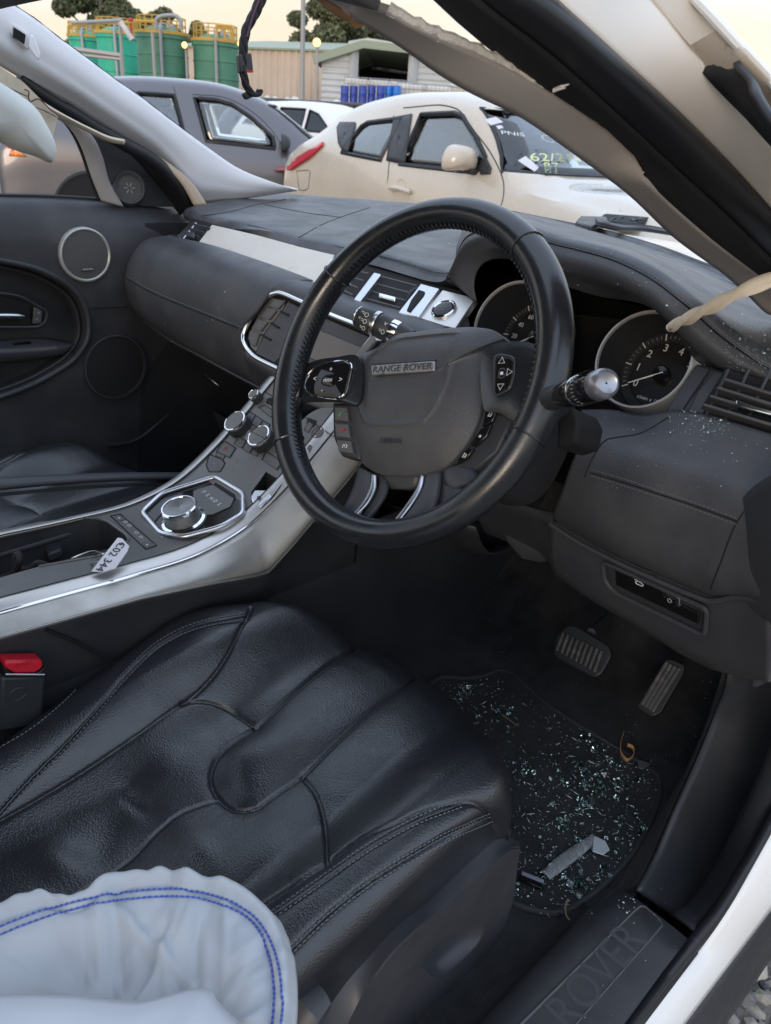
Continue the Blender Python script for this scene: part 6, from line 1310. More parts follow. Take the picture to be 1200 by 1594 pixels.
for px, py, a_ in ((185, 806, 1), (229, 848, -1)):
    c = CP(px, py, .0016); k = MB(); k.sheet([c+Vector((-.002, 0.0022*a_*-.6, 0)), c+Vector((.002, 0.0022*a_*-.6, 0)), c+Vector((0, .0022*a_, 0))]); obj('terrain_symbol', k, M_print, con, smooth=0, solid=.0004)
# --- climate panel: knobs and keys on the rising face
cp_ = con
k = MB(); k.tube([CP(*p, .0006) for p in ((404, 604), (445, 630), (470, 646), (520, 680))], .0006, seg=5); obj('panel_gap', k, M_void, cp_)
def knob(px, py, r, h, top, name, label=None, prints=None):
    c = CP(px, py, .0); n_ = CN(c.x); c = c-n_*0
    k = MB(); k.lathe([(r*1.04, .0), (r*1.02, h*.75), (r*.97, h*.80)], c, n_, seg=40); kb = obj(name, k, M_plastic, suv, label=label)
    for i in range(40):
        pass
    k = MB(); k.lathe([(r*1.0, h*.76), (r*1.02, h*.84), (r*.98, h*.97), (r*.90, h*1.0), (r*.86, h*.97)], c, n_, seg=40); obj('knob_ring', k, M_chrome, kb)
    k = MB(); k.lathe([(r*.87, h*.96), (r*.5, h*.975), (.001, h*.98)], c, n_, seg=40); obj('knob_top', k, M_conpanel, kb)
    if prints:
        k = MB(); k.box(c+n_*h*.985, (.0006, r*1.6, .0005), Matrix((Vector((n_.z, 0, -n_.x)), Vector((0, 1, 0)), n_)).transposed()); obj('knob_split', k, M_void, kb, smooth=0)
        ex = Vector((0, -1, 0)); ey = n_.cross(ex)
        for t_, d in zip(prints, (.4, -.4)): obj('knob_print', text_mb(t_, r*.36, c+n_*h*.99+ey*(r*d), ex, ey, .0003), M_print_dim, kb, smooth=0)
    return kb
knob(375, 666, .0195, .020, None, 'climate_knob', 'temperature knob on the far side of the console')
knob(412, 689, .0195, .020, None, 'climate_knob', 'climate knob printed AUTO and A/C on the console', ('AUTO', 'A/C'))
knob(402, 622, .0095, .016, None, 'volume_knob', 'small volume knob at the top of the console')
keys = [((404, 634), (413, 631), (430, 642), (421, 648)), ((388, 641), (397, 646), (388, 657), (381, 652)), ((398, 647), (408, 654), (401, 664), (392, 659)), ((410, 655), (420, 661), (412, 671), (403, 666)), ((372, 680), (382, 686), (376, 696), (365, 690)), ((384, 688), (394, 694), (388, 704), (378, 698)), ((396, 696), (404, 701), (399, 709), (391, 705)),
        ((415, 703), (437, 718), (431, 730), (409, 715)), ((346, 690), (352, 688), (366, 697), (357, 711), (338, 702)), ((326, 708), (345, 715), (349, 721), (342, 733), (326, 733), (322, 724)), ((338, 704), (350, 709), (347, 714), (336, 708)), ((480, 656), (487, 660), (480, 672), (474, 668)), ((480, 690), (486, 694), (482, 702), (477, 698)), ((437, 632), (447, 638), (441, 647), (431, 641))]
for i, q in enumerate(keys):
    qc = np.mean(np.array(q, float), 0); cbox([tuple(qc+(np.array(p)-qc)*1.14) for p in q], .0007, .003, 'key_gap', M_void, con, 0)
    o = cbox(q, .0020, .004, 'console_key', M_button, con, .0008)
    c = sum((CP(*p, .0024) for p in q), Vector())/len(q); n_ = CN(c.x); ey = Vector((n_.z, 0, -n_.x)); ex = Vector((0, -1, 0)); k = MB()
    if i == 8: k.tube([c+ex*a+ey*b for a, b in ((-.004, -.003), (.004, -.003), (0, .004))], .0006, seg=4, closed=True); m_ = M_redprint
    elif i == 9: k = text_mb('VOL', .006, c, ex, ey, .0003); m_ = M_print_dim
    else: k.tube([c+ex*a+ey*b for a, b in ((-.003, 0), (-.001, .002), (.001, -.002), (.003, .001))], .0005, seg=4); m_ = M_print_dim
    obj('key_symbol', k, m_, con)
cbox(((386, 668), (400, 676), (394, 690), (380, 682)), .0016, .003, 'display_window', mat('lcd_grey', (.20, .20, .19), .3), con)
cbox(((416, 620), (428, 618), (436, 624), (426, 632), (414, 626)), .0012, .004, 'cassette_slot', M_void, con, 0)
cbox(((480, 650), (493, 655), (488, 664), (477, 657)), .0012, .004, 'cassette_slot', M_void, con, 0)
c = CP(495, 674, .0); n_ = CN(c.x); k = MB(); k.lathe([(.0105, 0), (.0105, .002), (.0095, .003), (.009, .002), (.001, .0022)], c, n_, seg=30); obj('power_key', k, M_button, con)
# white scratches on the panel
k = MB()
for a, b in (((362, 716), (366, 722)), ((368, 712), (369, 719)), ((358, 726), (362, 732)), ((364, 722), (370, 728)), ((372, 716), (378, 718))): k.tube([CP(*a, .0005), CP(*b, .0005)], .0005, seg=4)
obj('panel_scratch', k, M_print_dim, con)
# --- passenger-side console rail
k = MB(); a = [(-30, 747), (100, 741), (200, 738), (288, 738)]; b = [(-30, 764), (100, 752), (200, 746), (286, 745)]
A = [U(px, py, y=.185) for px, py in a]; B = [U(px, py, y=.165) for px, py in b]; obj('console_rail', ribbon(A, B, 30, 4, .002), M_plastic_g, suv, solid=.006, smooth=60, label='black grab rail along the passenger side of the console')
k = MB(); k.tube(catmull([U(px, py+9, y=.17) for px, py in b], 20), .003, seg=6); obj('rail_lower_ledge', k, M_plastic, suv)  # thin plastic ledge below the grab rail

# ================================================================== passenger door
dY = .70
def DP(px, py, y=dY): return U(px, py, y=y)
belt = [(-80, 302), (0, 305), (80, 307), (160, 312), (230, 320), (290, 330)]
roll = [[(px, py) for px, py in belt], [(px, py+10) for px, py in belt], [(px, py+28) for px, py in belt], [(px, py+60) for px, py in belt], [(-80, 470), (0, 474), (80, 476), (160, 478), (230, 480), (290, 486)], [(-80, 640), (0, 645), (80, 640), (160, 640), (240, 640), (300, 640)], [(-80, 780), (0, 780), (80, 770), (160, 755), (240, 740), (310, 720)]]
ysd = [.735, .715, .700, .690, .690, .700, .700]
k = grid_px([[DP(px, py, y) for px, py in r_] for r_, y in zip(roll, ysd)], 50, 60)
dr = obj('passenger_door', k, M_dashclean, suv, smooth=60, label='black inner panel of the passenger door')
# bowl opening cut through the panel; recess behind it
bowl = [(-90, 395), (0, 405), (62, 420), (95, 436), (117, 452), (132, 475), (138, 500), (138, 522), (121, 553), (75, 586), (0, 618), (-90, 640)]
bc = catmull([DP(*p, .69) for p in bowl], 60)
dr.modifiers.new('s', 'SOLIDIFY').thickness = .006
kk = MB(); kk.prism([Vector(p)-Vector((0, .06, 0)) for p in bc], (0, .14, 0)); c1 = obj('c', kk, M_void, None, smooth=0); boolean(dr, [c1]); drop(c1)
dr.data.polygons.foreach_set('use_smooth', [True]*len(dr.data.polygons)); dr.data.set_sharp_from_angle(angle=rad(40))
on_dr = sticker(dr)
k = MB(); k.tube([Vector(p) for p in bc], .006, seg=10); obj('bowl_rim', k, M_plastic_g, dr)
bi = catmull([DP(lerp(-20, px, .90), lerp(512, py, .90), .71) for px, py in bowl], 60)
k = MB(); k.tube([Vector(p) for p in bi], .004, seg=8); obj('bowl_rim', k, M_plastic, dr)
k = MB(); k.grid([[Vector(p) for p in bc], [Vector(p)+Vector((0, .012, 0)) for p in bi], [Vector(p)+Vector((0, .035, 0)) for p in bi]]); kk = [tuple(Vector(p)+Vector((0, .035, 0))) for p in bi]; o_ = len(k.v); k.v += kk; k.f.append(tuple(range(o_, o_+60))); obj('bowl', k, M_plastic, dr, smooth=40)
# pull handle and lock switches
k = MB(); P = [DP(*p, .725) for p in ((-60, 450), (0, 456), (30, 461), (60, 477), (72, 484), (70, 500), (62, 507), (0, 509), (-60, 509))]; k.tube(catmull(P, 50, True), .003, seg=8, closed=True); obj('handle_bezel', k, M_plastic_g, dr)
k = MB(); k.prism([DP(*p, .722) for p in ((-60, 456), (0, 460), (45, 472), (48, 506), (-60, 506))], (0, .012, 0)); obj('handle_recess', k, M_void, dr, smooth=0)
k = MB(); k.tube(catmull([DP(*p, .712) for p in ((-60, 492), (-20, 492), (20, 492), (38, 493))], 20), [.0062]*18+[.005, .003], seg=10, flat=.8); obj('door_handle', k, M_satin, dr, label='satin metal door release lever')
k = MB(); k.prism([DP(*p, .720) for p in ((54, 478), (66, 484), (65, 504), (51, 504))], (0, .01, 0)); obj('lock_switch', k, M_button, dr, bevel=.002)
for px, py in ((60, 487), (57, 497)): k = MB(); k.box(DP(px, py, .7185), (.005, .0008, .004)); obj('lock_symbol', k, M_print_dim, dr, smooth=0)
# armrest ledge
ar = [[(-60, 534), (0, 530), (60, 527), (114, 535)], [(-60, 552), (0, 549), (60, 546), (112, 538)], [(-60, 566), (0, 562), (60, 556), (100, 550)]]
k = grid_px([[DP(px, py, y) for px, py in r_] for r_, y in zip(ar, (.735, .695, .700))]+[[DP(px, py, .74) for px, py in ar[2]]], 30, 12); obj('armrest', k, M_plastic_g, dr, solid=.004, smooth=60)
k = MB(); k.tube(catmull([DP(px, py+1, .697) for px, py in ar[1]], 20), .003, seg=6); obj('armrest_edge', k, M_plastic_g, dr)
k = MB(); k.box(DP(33, 534, .715), (.035, .012, .003)); obj('ledge_slot', k, M_gloss, dr, smooth=0)
k = MB(); k.tube([on_dr(141, 478, .004), on_dr(170, 477, .004), on_dr(196, 476, .004)], .0022, seg=6); obj('panel_joint', k, M_plastic, dr)
# speakers
M_mesh = mat('speaker_mesh', (.085, .085, .085), .6, bump=('voro', 900, .8, .001)); M_mesh2 = mat('speaker_cloth', (.022, .022, .024), .6, bump=('voro', 700, .3, .001))
c = on_dr(131, 396, .004); k = MB(); k.lathe([(.0535, -.006), (.0530, .004), (.0500, .0055), (.0475, .003)], c, (0, -1, 0), seg=56); sp1 = obj('door_speaker', k, mat('silver_painted_ring', (.45, .45, .44), .4, .4), dr, label='round mesh door speaker with silver ring')
k = MB(); k.lathe([(.0480, .0025), (.025, .0045), (.001, .005)], c, (0, -1, 0), seg=48); obj('speaker_grille', k, M_mesh, dr)
q = U(136, 419, y=c.y-.0065); k = MB(); k.box(q, (.024, .002, .0065)); obj('speaker_badge', k, M_plastic, dr, bevel=.001); obj('badge_lettering', text_mb('MERIDIAN', .0048, q+Vector((0, -.0014, 0)), (1, 0, 0), (0, 0, 1), .0003), M_print, dr, smooth=0)
c = on_dr(178, 570, .006); k = MB(); k.lathe([(.0690, -.010), (.0690, .002), (.0668, .0032), (.0655, .002), (.04, .003), (.001, .0034)], c, (0, -1, 0), seg=64); obj('bass_speaker', k, M_mesh2, dr, label='large black cloth door speaker low on the door')
k = MB(); k.lathe([(.0690, .000), (.0712, .002), (.0705, .0042), (.0680, .0042)], c, (0, -1, 0), seg=64); obj('speaker_ring', k, M_slat, dr)
# door sail with tweeter, mirror frame band
sail = [(96, 184), (150, 208), (210, 236), (246, 262), (270, 292), (282, 318), (272, 322), (232, 322), (195, 318), (178, 300), (168, 270), (158, 240), (140, 212), (118, 196)]
k = MB(); k.prism([DP(*p, .722) for p in sail], (0, .02, 0)); obj('mirror_sail', k, M_plastic, dr, bevel=.004)
A = [DP(*p, .718) for p in ((84, 178), (102, 188), (117, 208), (130, 236), (142, 272), (157, 311))]; B = [DP(*p, .712) for p in ((98, 180), (122, 196), (142, 214), (156, 242), (168, 284), (190, 322))]
obj('window_frame', ribbon(A, B, 40, 6, .004, (0, -1, 0)), M_trimgrey, dr, solid=.012, smooth=60, label='grey brown window frame of the passenger door')
k = MB(); k.tube(catmull([p+Vector((-.003, .004, 0)) for p in A], 40), .0035, seg=6); obj('window_channel', k, M_rubber, dr)
c = DP(201, 293, .712); tn = Vector((-.35, -.9, .15)).normalized(); k = MB(); k.lathe([(.036, -.012), (.034, .002), (.030, .006), (.0265, .005), (.026, .001)], c, tn, seg=40); obj('tweeter', k, M_plastic_g, dr, label='small round tweeter in the door mirror corner')
k = MB(); k.lathe([(.0262, .002), (.015, .0035), (.001, .004)], c, tn, seg=40); obj('tweeter_mesh', k, M_mesh, dr)
k = MB()
for i in range(6):
    t = i*math.pi/3; e1 = tn.cross(Vector((0, 0, 1))).normalized(); e2 = tn.cross(e1); d = e1*math.cos(t)+e2*math.sin(t); k.tube([c+tn*.0045+d*.003, c+tn*.0045+d*.011], [.0010, .0018], seg=5)
obj('tweeter_slots', k, M_pipe, dr)
k = MB(); k.tube(catmull([DP(px, py-1, .736) for px, py in belt[:5]], 30), .004, seg=6); obj('window_channel', k, M_rubber, dr)
k = MB(); k.tube(catmull([U(px, py, y=.745) for px, py in ((143, 309), (150, 308), (156, 310))], 6), .002, seg=5)
# far footwell side
plane('far_kick_panel', [(.20, .70, .36), (.86, .66, .36), (.86, .66, 1.05), (.28, .70, 1.05)], M_plastic, solid=.006)
plane('door_lower', [(-.9, .705, .36), (.32, .705, .36), (.32, .705, .66), (-.9, .705, .66)], M_plastic, solid=.006)
k = MB(); k.tube(catmull([U(px, py, y=.695) for px, py in ((170, 693), (205, 688), (228, 675), (245, 660), (262, 645))], 20), .004, seg=6); obj('door_pocket_edge', k, M_plastic_g, dr)
# ================================================================== seats
S_out = [(0, 1175), (50, 1145), (100, 1105), (150, 1055), (200, 1005), (250, 972), (310, 950), (390, 944)]
S1 = [(-60, 1330), (0, 1265), (50, 1210), (100, 1160), (150, 1105), (200, 1047), (250, 1002), (300, 977), (350, 965), (382, 960)]
S2 = [(390, 944), (382, 960), (360, 1010), (335, 1050), (300, 1085), (270, 1105), (200, 1155), (125, 1205), (50, 1250), (0, 1278), (-60, 1315)]
S3 = [(285, 1094), (310, 1091), (340, 1096), (370, 1110), (398, 1127)]
S4 = [(582, 988), (525, 1022), (460, 1075), (400, 1125), (350, 1162), (332, 1185), (326, 1215), (335, 1235), (357, 1254), (400, 1252), (415, 1240), (470, 1200), (530, 1145), (600, 1085), (656, 1045)]
S5 = [(470, 1203), (490, 1230), (502, 1265), (505, 1300), (504, 1336)]
S6 = [(332, 1240), (280, 1265), (240, 1295), (200, 1335), (155, 1365), (100, 1400)]
S7 = [(380, 1424), (410, 1403), (463, 1368), (505, 1336), (557, 1301), (624, 1273), (680, 1252), (715, 1247), (743, 1252), (764, 1270), (773, 1291)]
S8 = [(400, 1440), (435, 1417), (505, 1368), (575, 1319), (645, 1280), (718, 1251)]
S9 = [(430, 1500), (460, 1470), (505, 1427), (575, 1372), (645, 1330), (697, 1301), (764, 1272)]
na, nb = 400, 420
A_ = np.linspace(-1, 1, na); B_ = np.linspace(0, 1, nb)
def seat_xyz(a, b):
    """a across (-1 door side .. 1 console side), b along (0 rear .. 1 front bottom); arrays"""
    aa = np.abs(a); t = np.clip((aa-.80)/.20, 0, 1)
    s_ = np.where(aa < .80, aa/.80*.196, .196+.030*np.sin(np.clip(t/.5, 0, 1)*np.pi/2)); dropA = np.where(aa < .80, 0, .030*(1-np.cos(np.clip(t/.5, 0, 1)*np.pi/2))+np.clip((t-.5)/.5, 0, 1)*.10)
    s_ = np.sign(a)*s_
    xq = -.52+np.clip(b/.74, 0, 1)*.545; s_ = np.where(a > 0, s_*(1+.17*np.exp(-((xq+.13)/.15)**2)-.10*sst(-.30, -.45, xq)), s_)
    tb = np.clip((b-.74)/.26, 0, 1); xb = np.where(b < .74, -.52+b/.74*.545, .025+.072*np.sin(np.clip(tb/.6, 0, 1)*np.pi/2)); dropB = np.where(b < .74, 0, .055*(1-np.cos(np.clip(tb/.6, 0, 1)*np.pi/2))+np.clip((tb-.6)/.4, 0, 1)*.13)
    wB = sst(.35, 1.0, b)
    x = xb-.105*(s_/.215)**2*wB
    zc_ = .568+.055*sst(-.50, .06, xb)-.010*np.exp(-((xb+.33)/.12)**2-(s_/.12)**2)
    bol = (.055-.012*(s_ < 0))*sst(.095, .185, np.abs(s_))*(1-.45*sst(.55, .95, b))
    z = zc_+bol-dropA-dropB*(1-.0*aa)
    # cushions sagging between seams
    z = z - .006*np.exp(-((s_-.03)/.05)**2-((xb+.30)/.07)**2)
    return np.stack([x, -.37+s_, z], -1)
AA, BB = np.meshgrid(A_, B_)
P0 = seat_xyz(AA, BB).reshape(-1, 3)
# normals by finite difference
e_ = 1e-3; du = seat_xyz(AA+e_, BB)-seat_xyz(AA-e_, BB); dv = seat_xyz(AA, BB+e_)-seat_xyz(AA, BB-e_)
Nn = np.cross(dv.reshape(-1, 3), du.reshape(-1, 3)); Nn /= np.maximum(np.linalg.norm(Nn, axis=1), 1e-9)[:, None]
px_ = proj(P0); facing = ((CAM-P0)*Nn).sum(1)
if np.median(Nn[:, 2]) < 0: Nn = -Nn
disp = np.zeros(len(P0))
for sm, dep, wpx, puff, pw in ((S2, .0028, 2.6, .0045, 20), (S3, .0026, 2.6, .0045, 22), (S4, .0032, 2.6, .0070, 22), (S5, .0025, 2.6, .0040, 22), (S6, .0024, 2.6, .0040, 24), (S7, .0028, 2.6, .0045, 16), (S1, .0022, 2.6, .002, 9), (S8, .0022, 2.6, .0015, 8), (S9, .0030, 3.2, .002, 10)):
    d = seg_dist(px_, catmull([np.array(p, float) for p in sm], 60)); disp -= dep*np.exp(-(d/wpx)**2)+puff*np.exp(-d/pw)
for (cx, cy, r1, r2, ang, am) in ((395, 1165, 55, 26, -.5, .006), (250, 1195, 60, 34, -.55, .007), (300, 1310, 50, 22, .9, .004), (170, 1290, 70, 26, -.9, -.005), (95, 1340, 40, 24, .3, .004), (420, 1330, 60, 40, -.5, .004), (480, 1060, 60, 40, -.6, .004), (640, 1160, 70, 60, -.5, .006), (355, 1205, 30, 16, 1.2, -.003), (215, 1250, 26, 12, .6, -.003)):
    dx, dy = px_[:, 0]-cx, px_[:, 1]-cy; c_, s_ = math.cos(ang), math.sin(ang); q1 = (dx*c_+dy*s_)/r1; q2 = (-dx*s_+dy*c_)/r2; disp += 1.25*am*np.exp(-(q1*q1+q2*q2)/1.5)
P1 = P0+Nn*disp[:, None]
rn2 = np.array([mnoise.noise(Vector(p)*14)*.0012+mnoise.noise(Vector(p)*45)*.0003 for p in P1]); P1 = P1+Nn*rn2[:, None]
# panels from the seams
polyL = [(390, 944)]+S2[1:]+[(-140, 1345), (-140, 1250), (-60, 1200)]+S_out
centre = S4+[(700, 1000), (640, 930)]
regions = [('left_bolster', S2+[(-200, 1400), (-200, 900), (200, 880), (395, 880)]), ('right_bolster', S7+[(830, 1330), (800, 1700), (200, 1700), (330, 1455)]),
           ('centre_panel', S4+[(700, 1090), (760, 960), (600, 900)]), ('front_left_panel', [(390, 900), (390, 944), (382, 960), (360, 1010), (335, 1050), (300, 1085), (285, 1094)]+S3[1:]+S4[3::-1][0:]+[(600, 940), (560, 890)]),
           ('rear_left_panel', S3+S4[3:8]+S6+[(60, 1430), (-150, 1430), (-150, 1330), (0, 1278), (50, 1250), (125, 1205), (200, 1155), (270, 1105)]), ('rear_right_panel', S6[::-1]+S4[7:12]+S5+[(463, 1368), (410, 1403), (300, 1480), (50, 1500)])]
fc = []
for i in range(nb-1):
    for j in range(na-1): fc.append((i*na+j, i*na+j+1, (i+1)*na+j+1, (i+1)*na+j))
fc = np.array(fc); cen = px_[fc].mean(1); lab = np.full(len(fc), -1)
cen3 = P0[fc].mean(1)
for ri, (nm, pl) in enumerate(regions):
    m_ = inpoly(cen, pl) & (lab < 0); lab[m_] = ri
AAf = AA.reshape(-1)[fc].mean(1)
lab[(AAf > .80)] = 0; lab[(AAf < -.86)] = 1
G1 = P1.reshape(nb, na, 3); gu = np.gradient(G1, axis=1).reshape(-1, 3); gv_ = np.gradient(G1, axis=0).reshape(-1, 3); VN = np.cross(gu, gv_); VN /= np.maximum(np.linalg.norm(VN, axis=1), 1e-12)[:, None]
if np.median(VN[:, 2]) < 0: VN = -VN
f0 = fc[len(fc)//2]; flip = np.cross(P1[f0[1]]-P1[f0[0]], P1[f0[2]]-P1[f0[0]])@VN[f0[0]] < 0
def build_seat(name, label, mirror=False, dx=0.0):
    V = P1.copy(); VN2 = VN.copy()
    if mirror: V = V*np.array([1, -1, 1])+np.array([dx, 0, 0]); VN2 = VN2*np.array([1, -1, 1])
    base = MB(); c0 = (-.25+dx, .37 if mirror else -.37, .44); base.box(c0, (.46, .36, .12)); seat = obj(name, base, M_plastic, suv, bevel=.02, label=label)
    for ri in range(-1, len(regions)):
        sel = fc[lab == ri]
        if len(sel) == 0: continue
        ids = np.unique(sel); mp = {int(q): i for i, q in enumerate(ids)}; k = MB(); k.v = [tuple(V[q]) for q in ids]; k.f = [tuple(mp[int(q)] for q in f) for f in sel]
        nm = 'front_right_panel' if ri < 0 else regions[ri][0]
        if not mirror: k.f = [f[::-1] for f in k.f] if flip else k.f
        else: k.f = k.f if flip else [f[::-1] for f in k.f]
        o = obj(nm, k, M_leather, seat, smooth=80, recalc=False); o.data.polygons.foreach_set('use_smooth', [True]*len(o.data.polygons))
        o.data.normals_split_custom_set_from_vertices([tuple(VN2[q]) for q in ids])
    return seat
seat = build_seat('driver_seat', 'creased black leather driver seat cushion with stitched bolsters')
pseat = build_seat('passenger_seat', 'black leather passenger seat cushion beyond the console', True, .03)
# stitched twin seams on the bolsters
def seat_at(px, py):
    d = np.hypot(px_[:, 0]-px, px_[:, 1]-py)+np.where(facing < 0, 0, 0); i = int(np.argmin(d)); return Vector(P1[i]+Nn[i]*.0008)
from mathutils.bvhtree import BVHTree
bv = BVHTree.FromPolygons([tuple(p) for p in P1], [tuple(map(int, f)) for f in fc])
def seat_hit(px, py, lift=.0008):
    d = ray(px, py); d = d/np.linalg.norm(d); h = bv.ray_cast(Vector(CAM), Vector(d))
    if h[0] is None: return None
    n_ = h[1] if h[1].dot(Vector(d)) < 0 else -h[1]; return h[0]+n_*lift
def seat_line(pix, off, n=80):
    C_ = catmull([np.array(p, float) for p in pix], n); T = np.gradient(C_, axis=0); T /= np.linalg.norm(T, axis=1)[:, None]; Nr = np.stack([-T[:, 1], T[:, 0]], 1); o_ = [seat_hit(*(c+nn*off)) for c, nn in zip(C_, Nr)]
    return [p for p in o_ if p is not None]
for sm, offs in ((S1[1:], (-5, 5)), (S8, (-5, 6)), (S9, (-6, -1, 7)), (S_out[:7], (-9,))):
    for of in offs:
        P = seat_line(sm, of)
        if len(P) > 4: obj('stitching', stitches(P, .0052, .0036, .00085), M_threadl, seat)
for sm in (S1[1:], S8, S9):
    P = seat_line(sm, 0)
    if len(P) > 4: k = MB(); k.tube(P, .0011, seg=5); obj('piping', k, M_leather_s, seat)
# seat side moulding (door side)
sy = -.603
def SY(px, py, y=sy): return U(px, py, y=y)
up_ = [(808, 1310), (792, 1304), (774, 1302), (715, 1350), (662, 1400), (610, 1442), (575, 1480), (540, 1516), (500, 1570), (470, 1620), (455, 1680)]
md_ = [(810, 1322), (803, 1322), (793, 1324), (738, 1370), (690, 1412), (640, 1452), (606, 1486), (578, 1524), (548, 1580), (520, 1640), (505, 1700)]
lo_ = [(808, 1330), (804, 1360), (800, 1396), (780, 1452), (748, 1500), (715, 1536), (690, 1560), (652, 1594), (620, 1622), (590, 1660), (570, 1720)]
rws = [[p+Vector((0, .012, -.004)) for p in [SY(*q, -.590) for q in up_]], [SY(*q, -.592) for q in up_], [SY(*q, -.612) for q in md_], [lerp(SY(*a, -.612), SY(*b, -.606), .5) for a, b in zip(md_, lo_)], [SY(*q, -.606) for q in lo_], [SY(*q, -.58) for q in lo_]]
R6 = [catmull(q, 60) for q in rws]; fine = [R6[0], R6[1]]+[[lerp(np.array(a), np.array(b), t) for a, b in zip(R6[1], R6[2])] for t in (.06, .5, .94)]+[R6[2]]+[[lerp(np.array(a), np.array(b), t) for a, b in zip(R6[2], R6[4])] for t in (.04, .2, .4, .6, .8, .96)]+[R6[4], R6[5]]
k = MB(); k.grid(fine); mo = obj('seat_side_moulding', k, M_plastic_g, seat, smooth=25, label='black plastic side moulding of the driver seat')
mo.modifiers.new('s', 'SOLIDIFY').thickness = .004
pk = [(657, 1500), (662, 1490), (690, 1462), (720, 1452), (758, 1446), (748, 1470), (720, 1500), (692, 1522), (670, 1518)]
P = catmull([SY(*p, -.610) for p in pk], 40, True); kk = MB(); kk.prism([Vector(p)-Vector((0, .03, 0)) for p in P], (0, .07, 0)); c1 = obj('c', kk, M_void, None, smooth=0); boolean(mo, [c1]); drop(c1)
mo.data.polygons.foreach_set('use_smooth', [True]*len(mo.data.polygons)); mo.data.set_sharp_from_angle(angle=rad(40))
cc = sum((Vector(p) for p in P), Vector())/40
k = MB(); rr = [[Vector(p)+Vector((0, .004, 0)) for p in P], [Vector(p).lerp(cc, .12)+Vector((0, .014, -.002)) for p in P], [Vector(p).lerp(cc, .45)+Vector((0, .020, -.004)) for p in P], [Vector(p).lerp(cc, .98)+Vector((0, .022, -.004)) for p in P]]; k.grid(rr, closed_u=True); obj('adjuster_pocket', k, M_plastic_g, seat, smooth=60)
k = MB(); k.tube([SY(500, 1548, -.60), SY(478, 1566, -.60), SY(462, 1594, -.60), SY(450, 1640, -.60)], [.010, .014, .016, .016], seg=10, flat=1.4); obj('recliner_knob', k, M_plastic_g, seat)
# vinyl skirt between bolster and moulding
A = [SY(*q, -.585) for q in [(790, 1262), (771, 1288), (715, 1332), (662, 1376), (610, 1414), (575, 1450), (540, 1490), (500, 1530), (455, 1570)]]; B = [SY(*q, -.588) for q in [(800, 1306), (771, 1306), (715, 1356), (662, 1406), (610, 1448), (575, 1486), (540, 1522), (500, 1576), (455, 1640)]]
# seat belt buckle
k = MB(); k.prism([U(*p, y=-.145) for p in ((2, 1054), (72, 1052), (66, 1130), (-2, 1140))], (0, .022, 0)); bk = obj('belt_buckle', k, M_plastic, suv, bevel=.004, label='black seat belt buckle with red release button')
k = MB(); k.prism([U(*p, y=-.150) for p in ((8, 1029), (66, 1028), (68, 1039), (55, 1049), (23, 1049), (7, 1040))], (0, .02, 0)); obj('release_button', k, M_red, bk, bevel=.003, label='red release button')
k = MB(); k.prism([U(*p, y=-.149) for p in ((6, 1039), (22, 1050), (56, 1050), (70, 1039), (70, 1054), (6, 1054))], (0, .02, 0)); obj('buckle_slot', k, M_gloss, bk, bevel=.001)
k = MB(); k.tube([U(8, 1050, y=-.151), U(69, 1050.5, y=-.151)], .0012, seg=6); obj('buckle_edge', k, M_satin, bk)
obj('buckle_lettering', text_mb('PRESS', .0075, U(37, 1034, y=-.1508), (1, 0, 0), (0, 0, 1), .0004), M_red, bk, smooth=0)
k = MB(); c = U(28, 1080, y=-.1462); k.tube([c+Vector((math.cos(t)*.010, 0, math.sin(t)*.008)) for t in np.linspace(0, 6.28, 15)[:-1]], .0006, seg=4, closed=True); obj('buckle_emblem', k, M_plastic_g, bk)
# ================================================================== footwell, pedals, mat, debris
def FL(px, py, z=FZ): return U(px, py, z=z)
# brake pedal
bp_ = [(884, 972), (897, 974), (948, 1006), (952, 1020), (935, 1050), (924, 1055), (866, 1025), (860, 1014), (866, 990)]
bn = Vector((-.80, 0, .60)).normalized(); b0 = U(905, 1012, z=.53)
def BP(px, py, h=0): return UP(px, py, b0+bn*h, bn)
k = MB(); k.prism(rpoly([BP(*p) for p in bp_], .006), bn*-.014); br = obj('brake_pedal', k, M_rubber, suv, bevel=.002, label='ribbed black rubber brake pedal')
for i in range(9):
    t = i/8; a = (lerp(878, 938, t), lerp(984, 1012, t)); b = (lerp(866, 924, t)+1, lerp(1014, 1047, t)); P0_, P1_ = BP(*a, .001), BP(*b, .001)
    d = (P1_-P0_).normalized(); k = MB(); k.box((P0_+P1_)/2, ((P1_-P0_).length*.95, .0048, .007), Matrix((d, bn.cross(d), bn)).transposed()); obj('pedal_rib', k, mat('worn_rubber', (.05, .05, .05), .6, wear=(60, .5, (.12, .12, .11), .2)), br, bevel=.0012)
k = MB(); k.tube([BP(920, 985, -.012), U(945, 962, x=.52), U(960, 930, x=.58)], .008, seg=8); obj('pedal_arm', k, M_plastic, br)
ap = [(1036, 1025), (1046, 1026), (1066, 1036), (1064, 1048), (1028, 1110), (1014, 1116), (994, 1104), (991, 1098)]
an_ = Vector((-.78, 0, .62)).normalized(); a0_ = U(1029, 1070, z=.50)
def AP(px, py, h=0): return UP(px, py, a0_+an_*h, an_)
k = MB(); k.prism(rpoly([AP(*p) for p in ap], .005), an_*-.012); acp = obj('throttle_pedal', k, M_rubber, suv, bevel=.002, label='long ribbed black accelerator pedal')
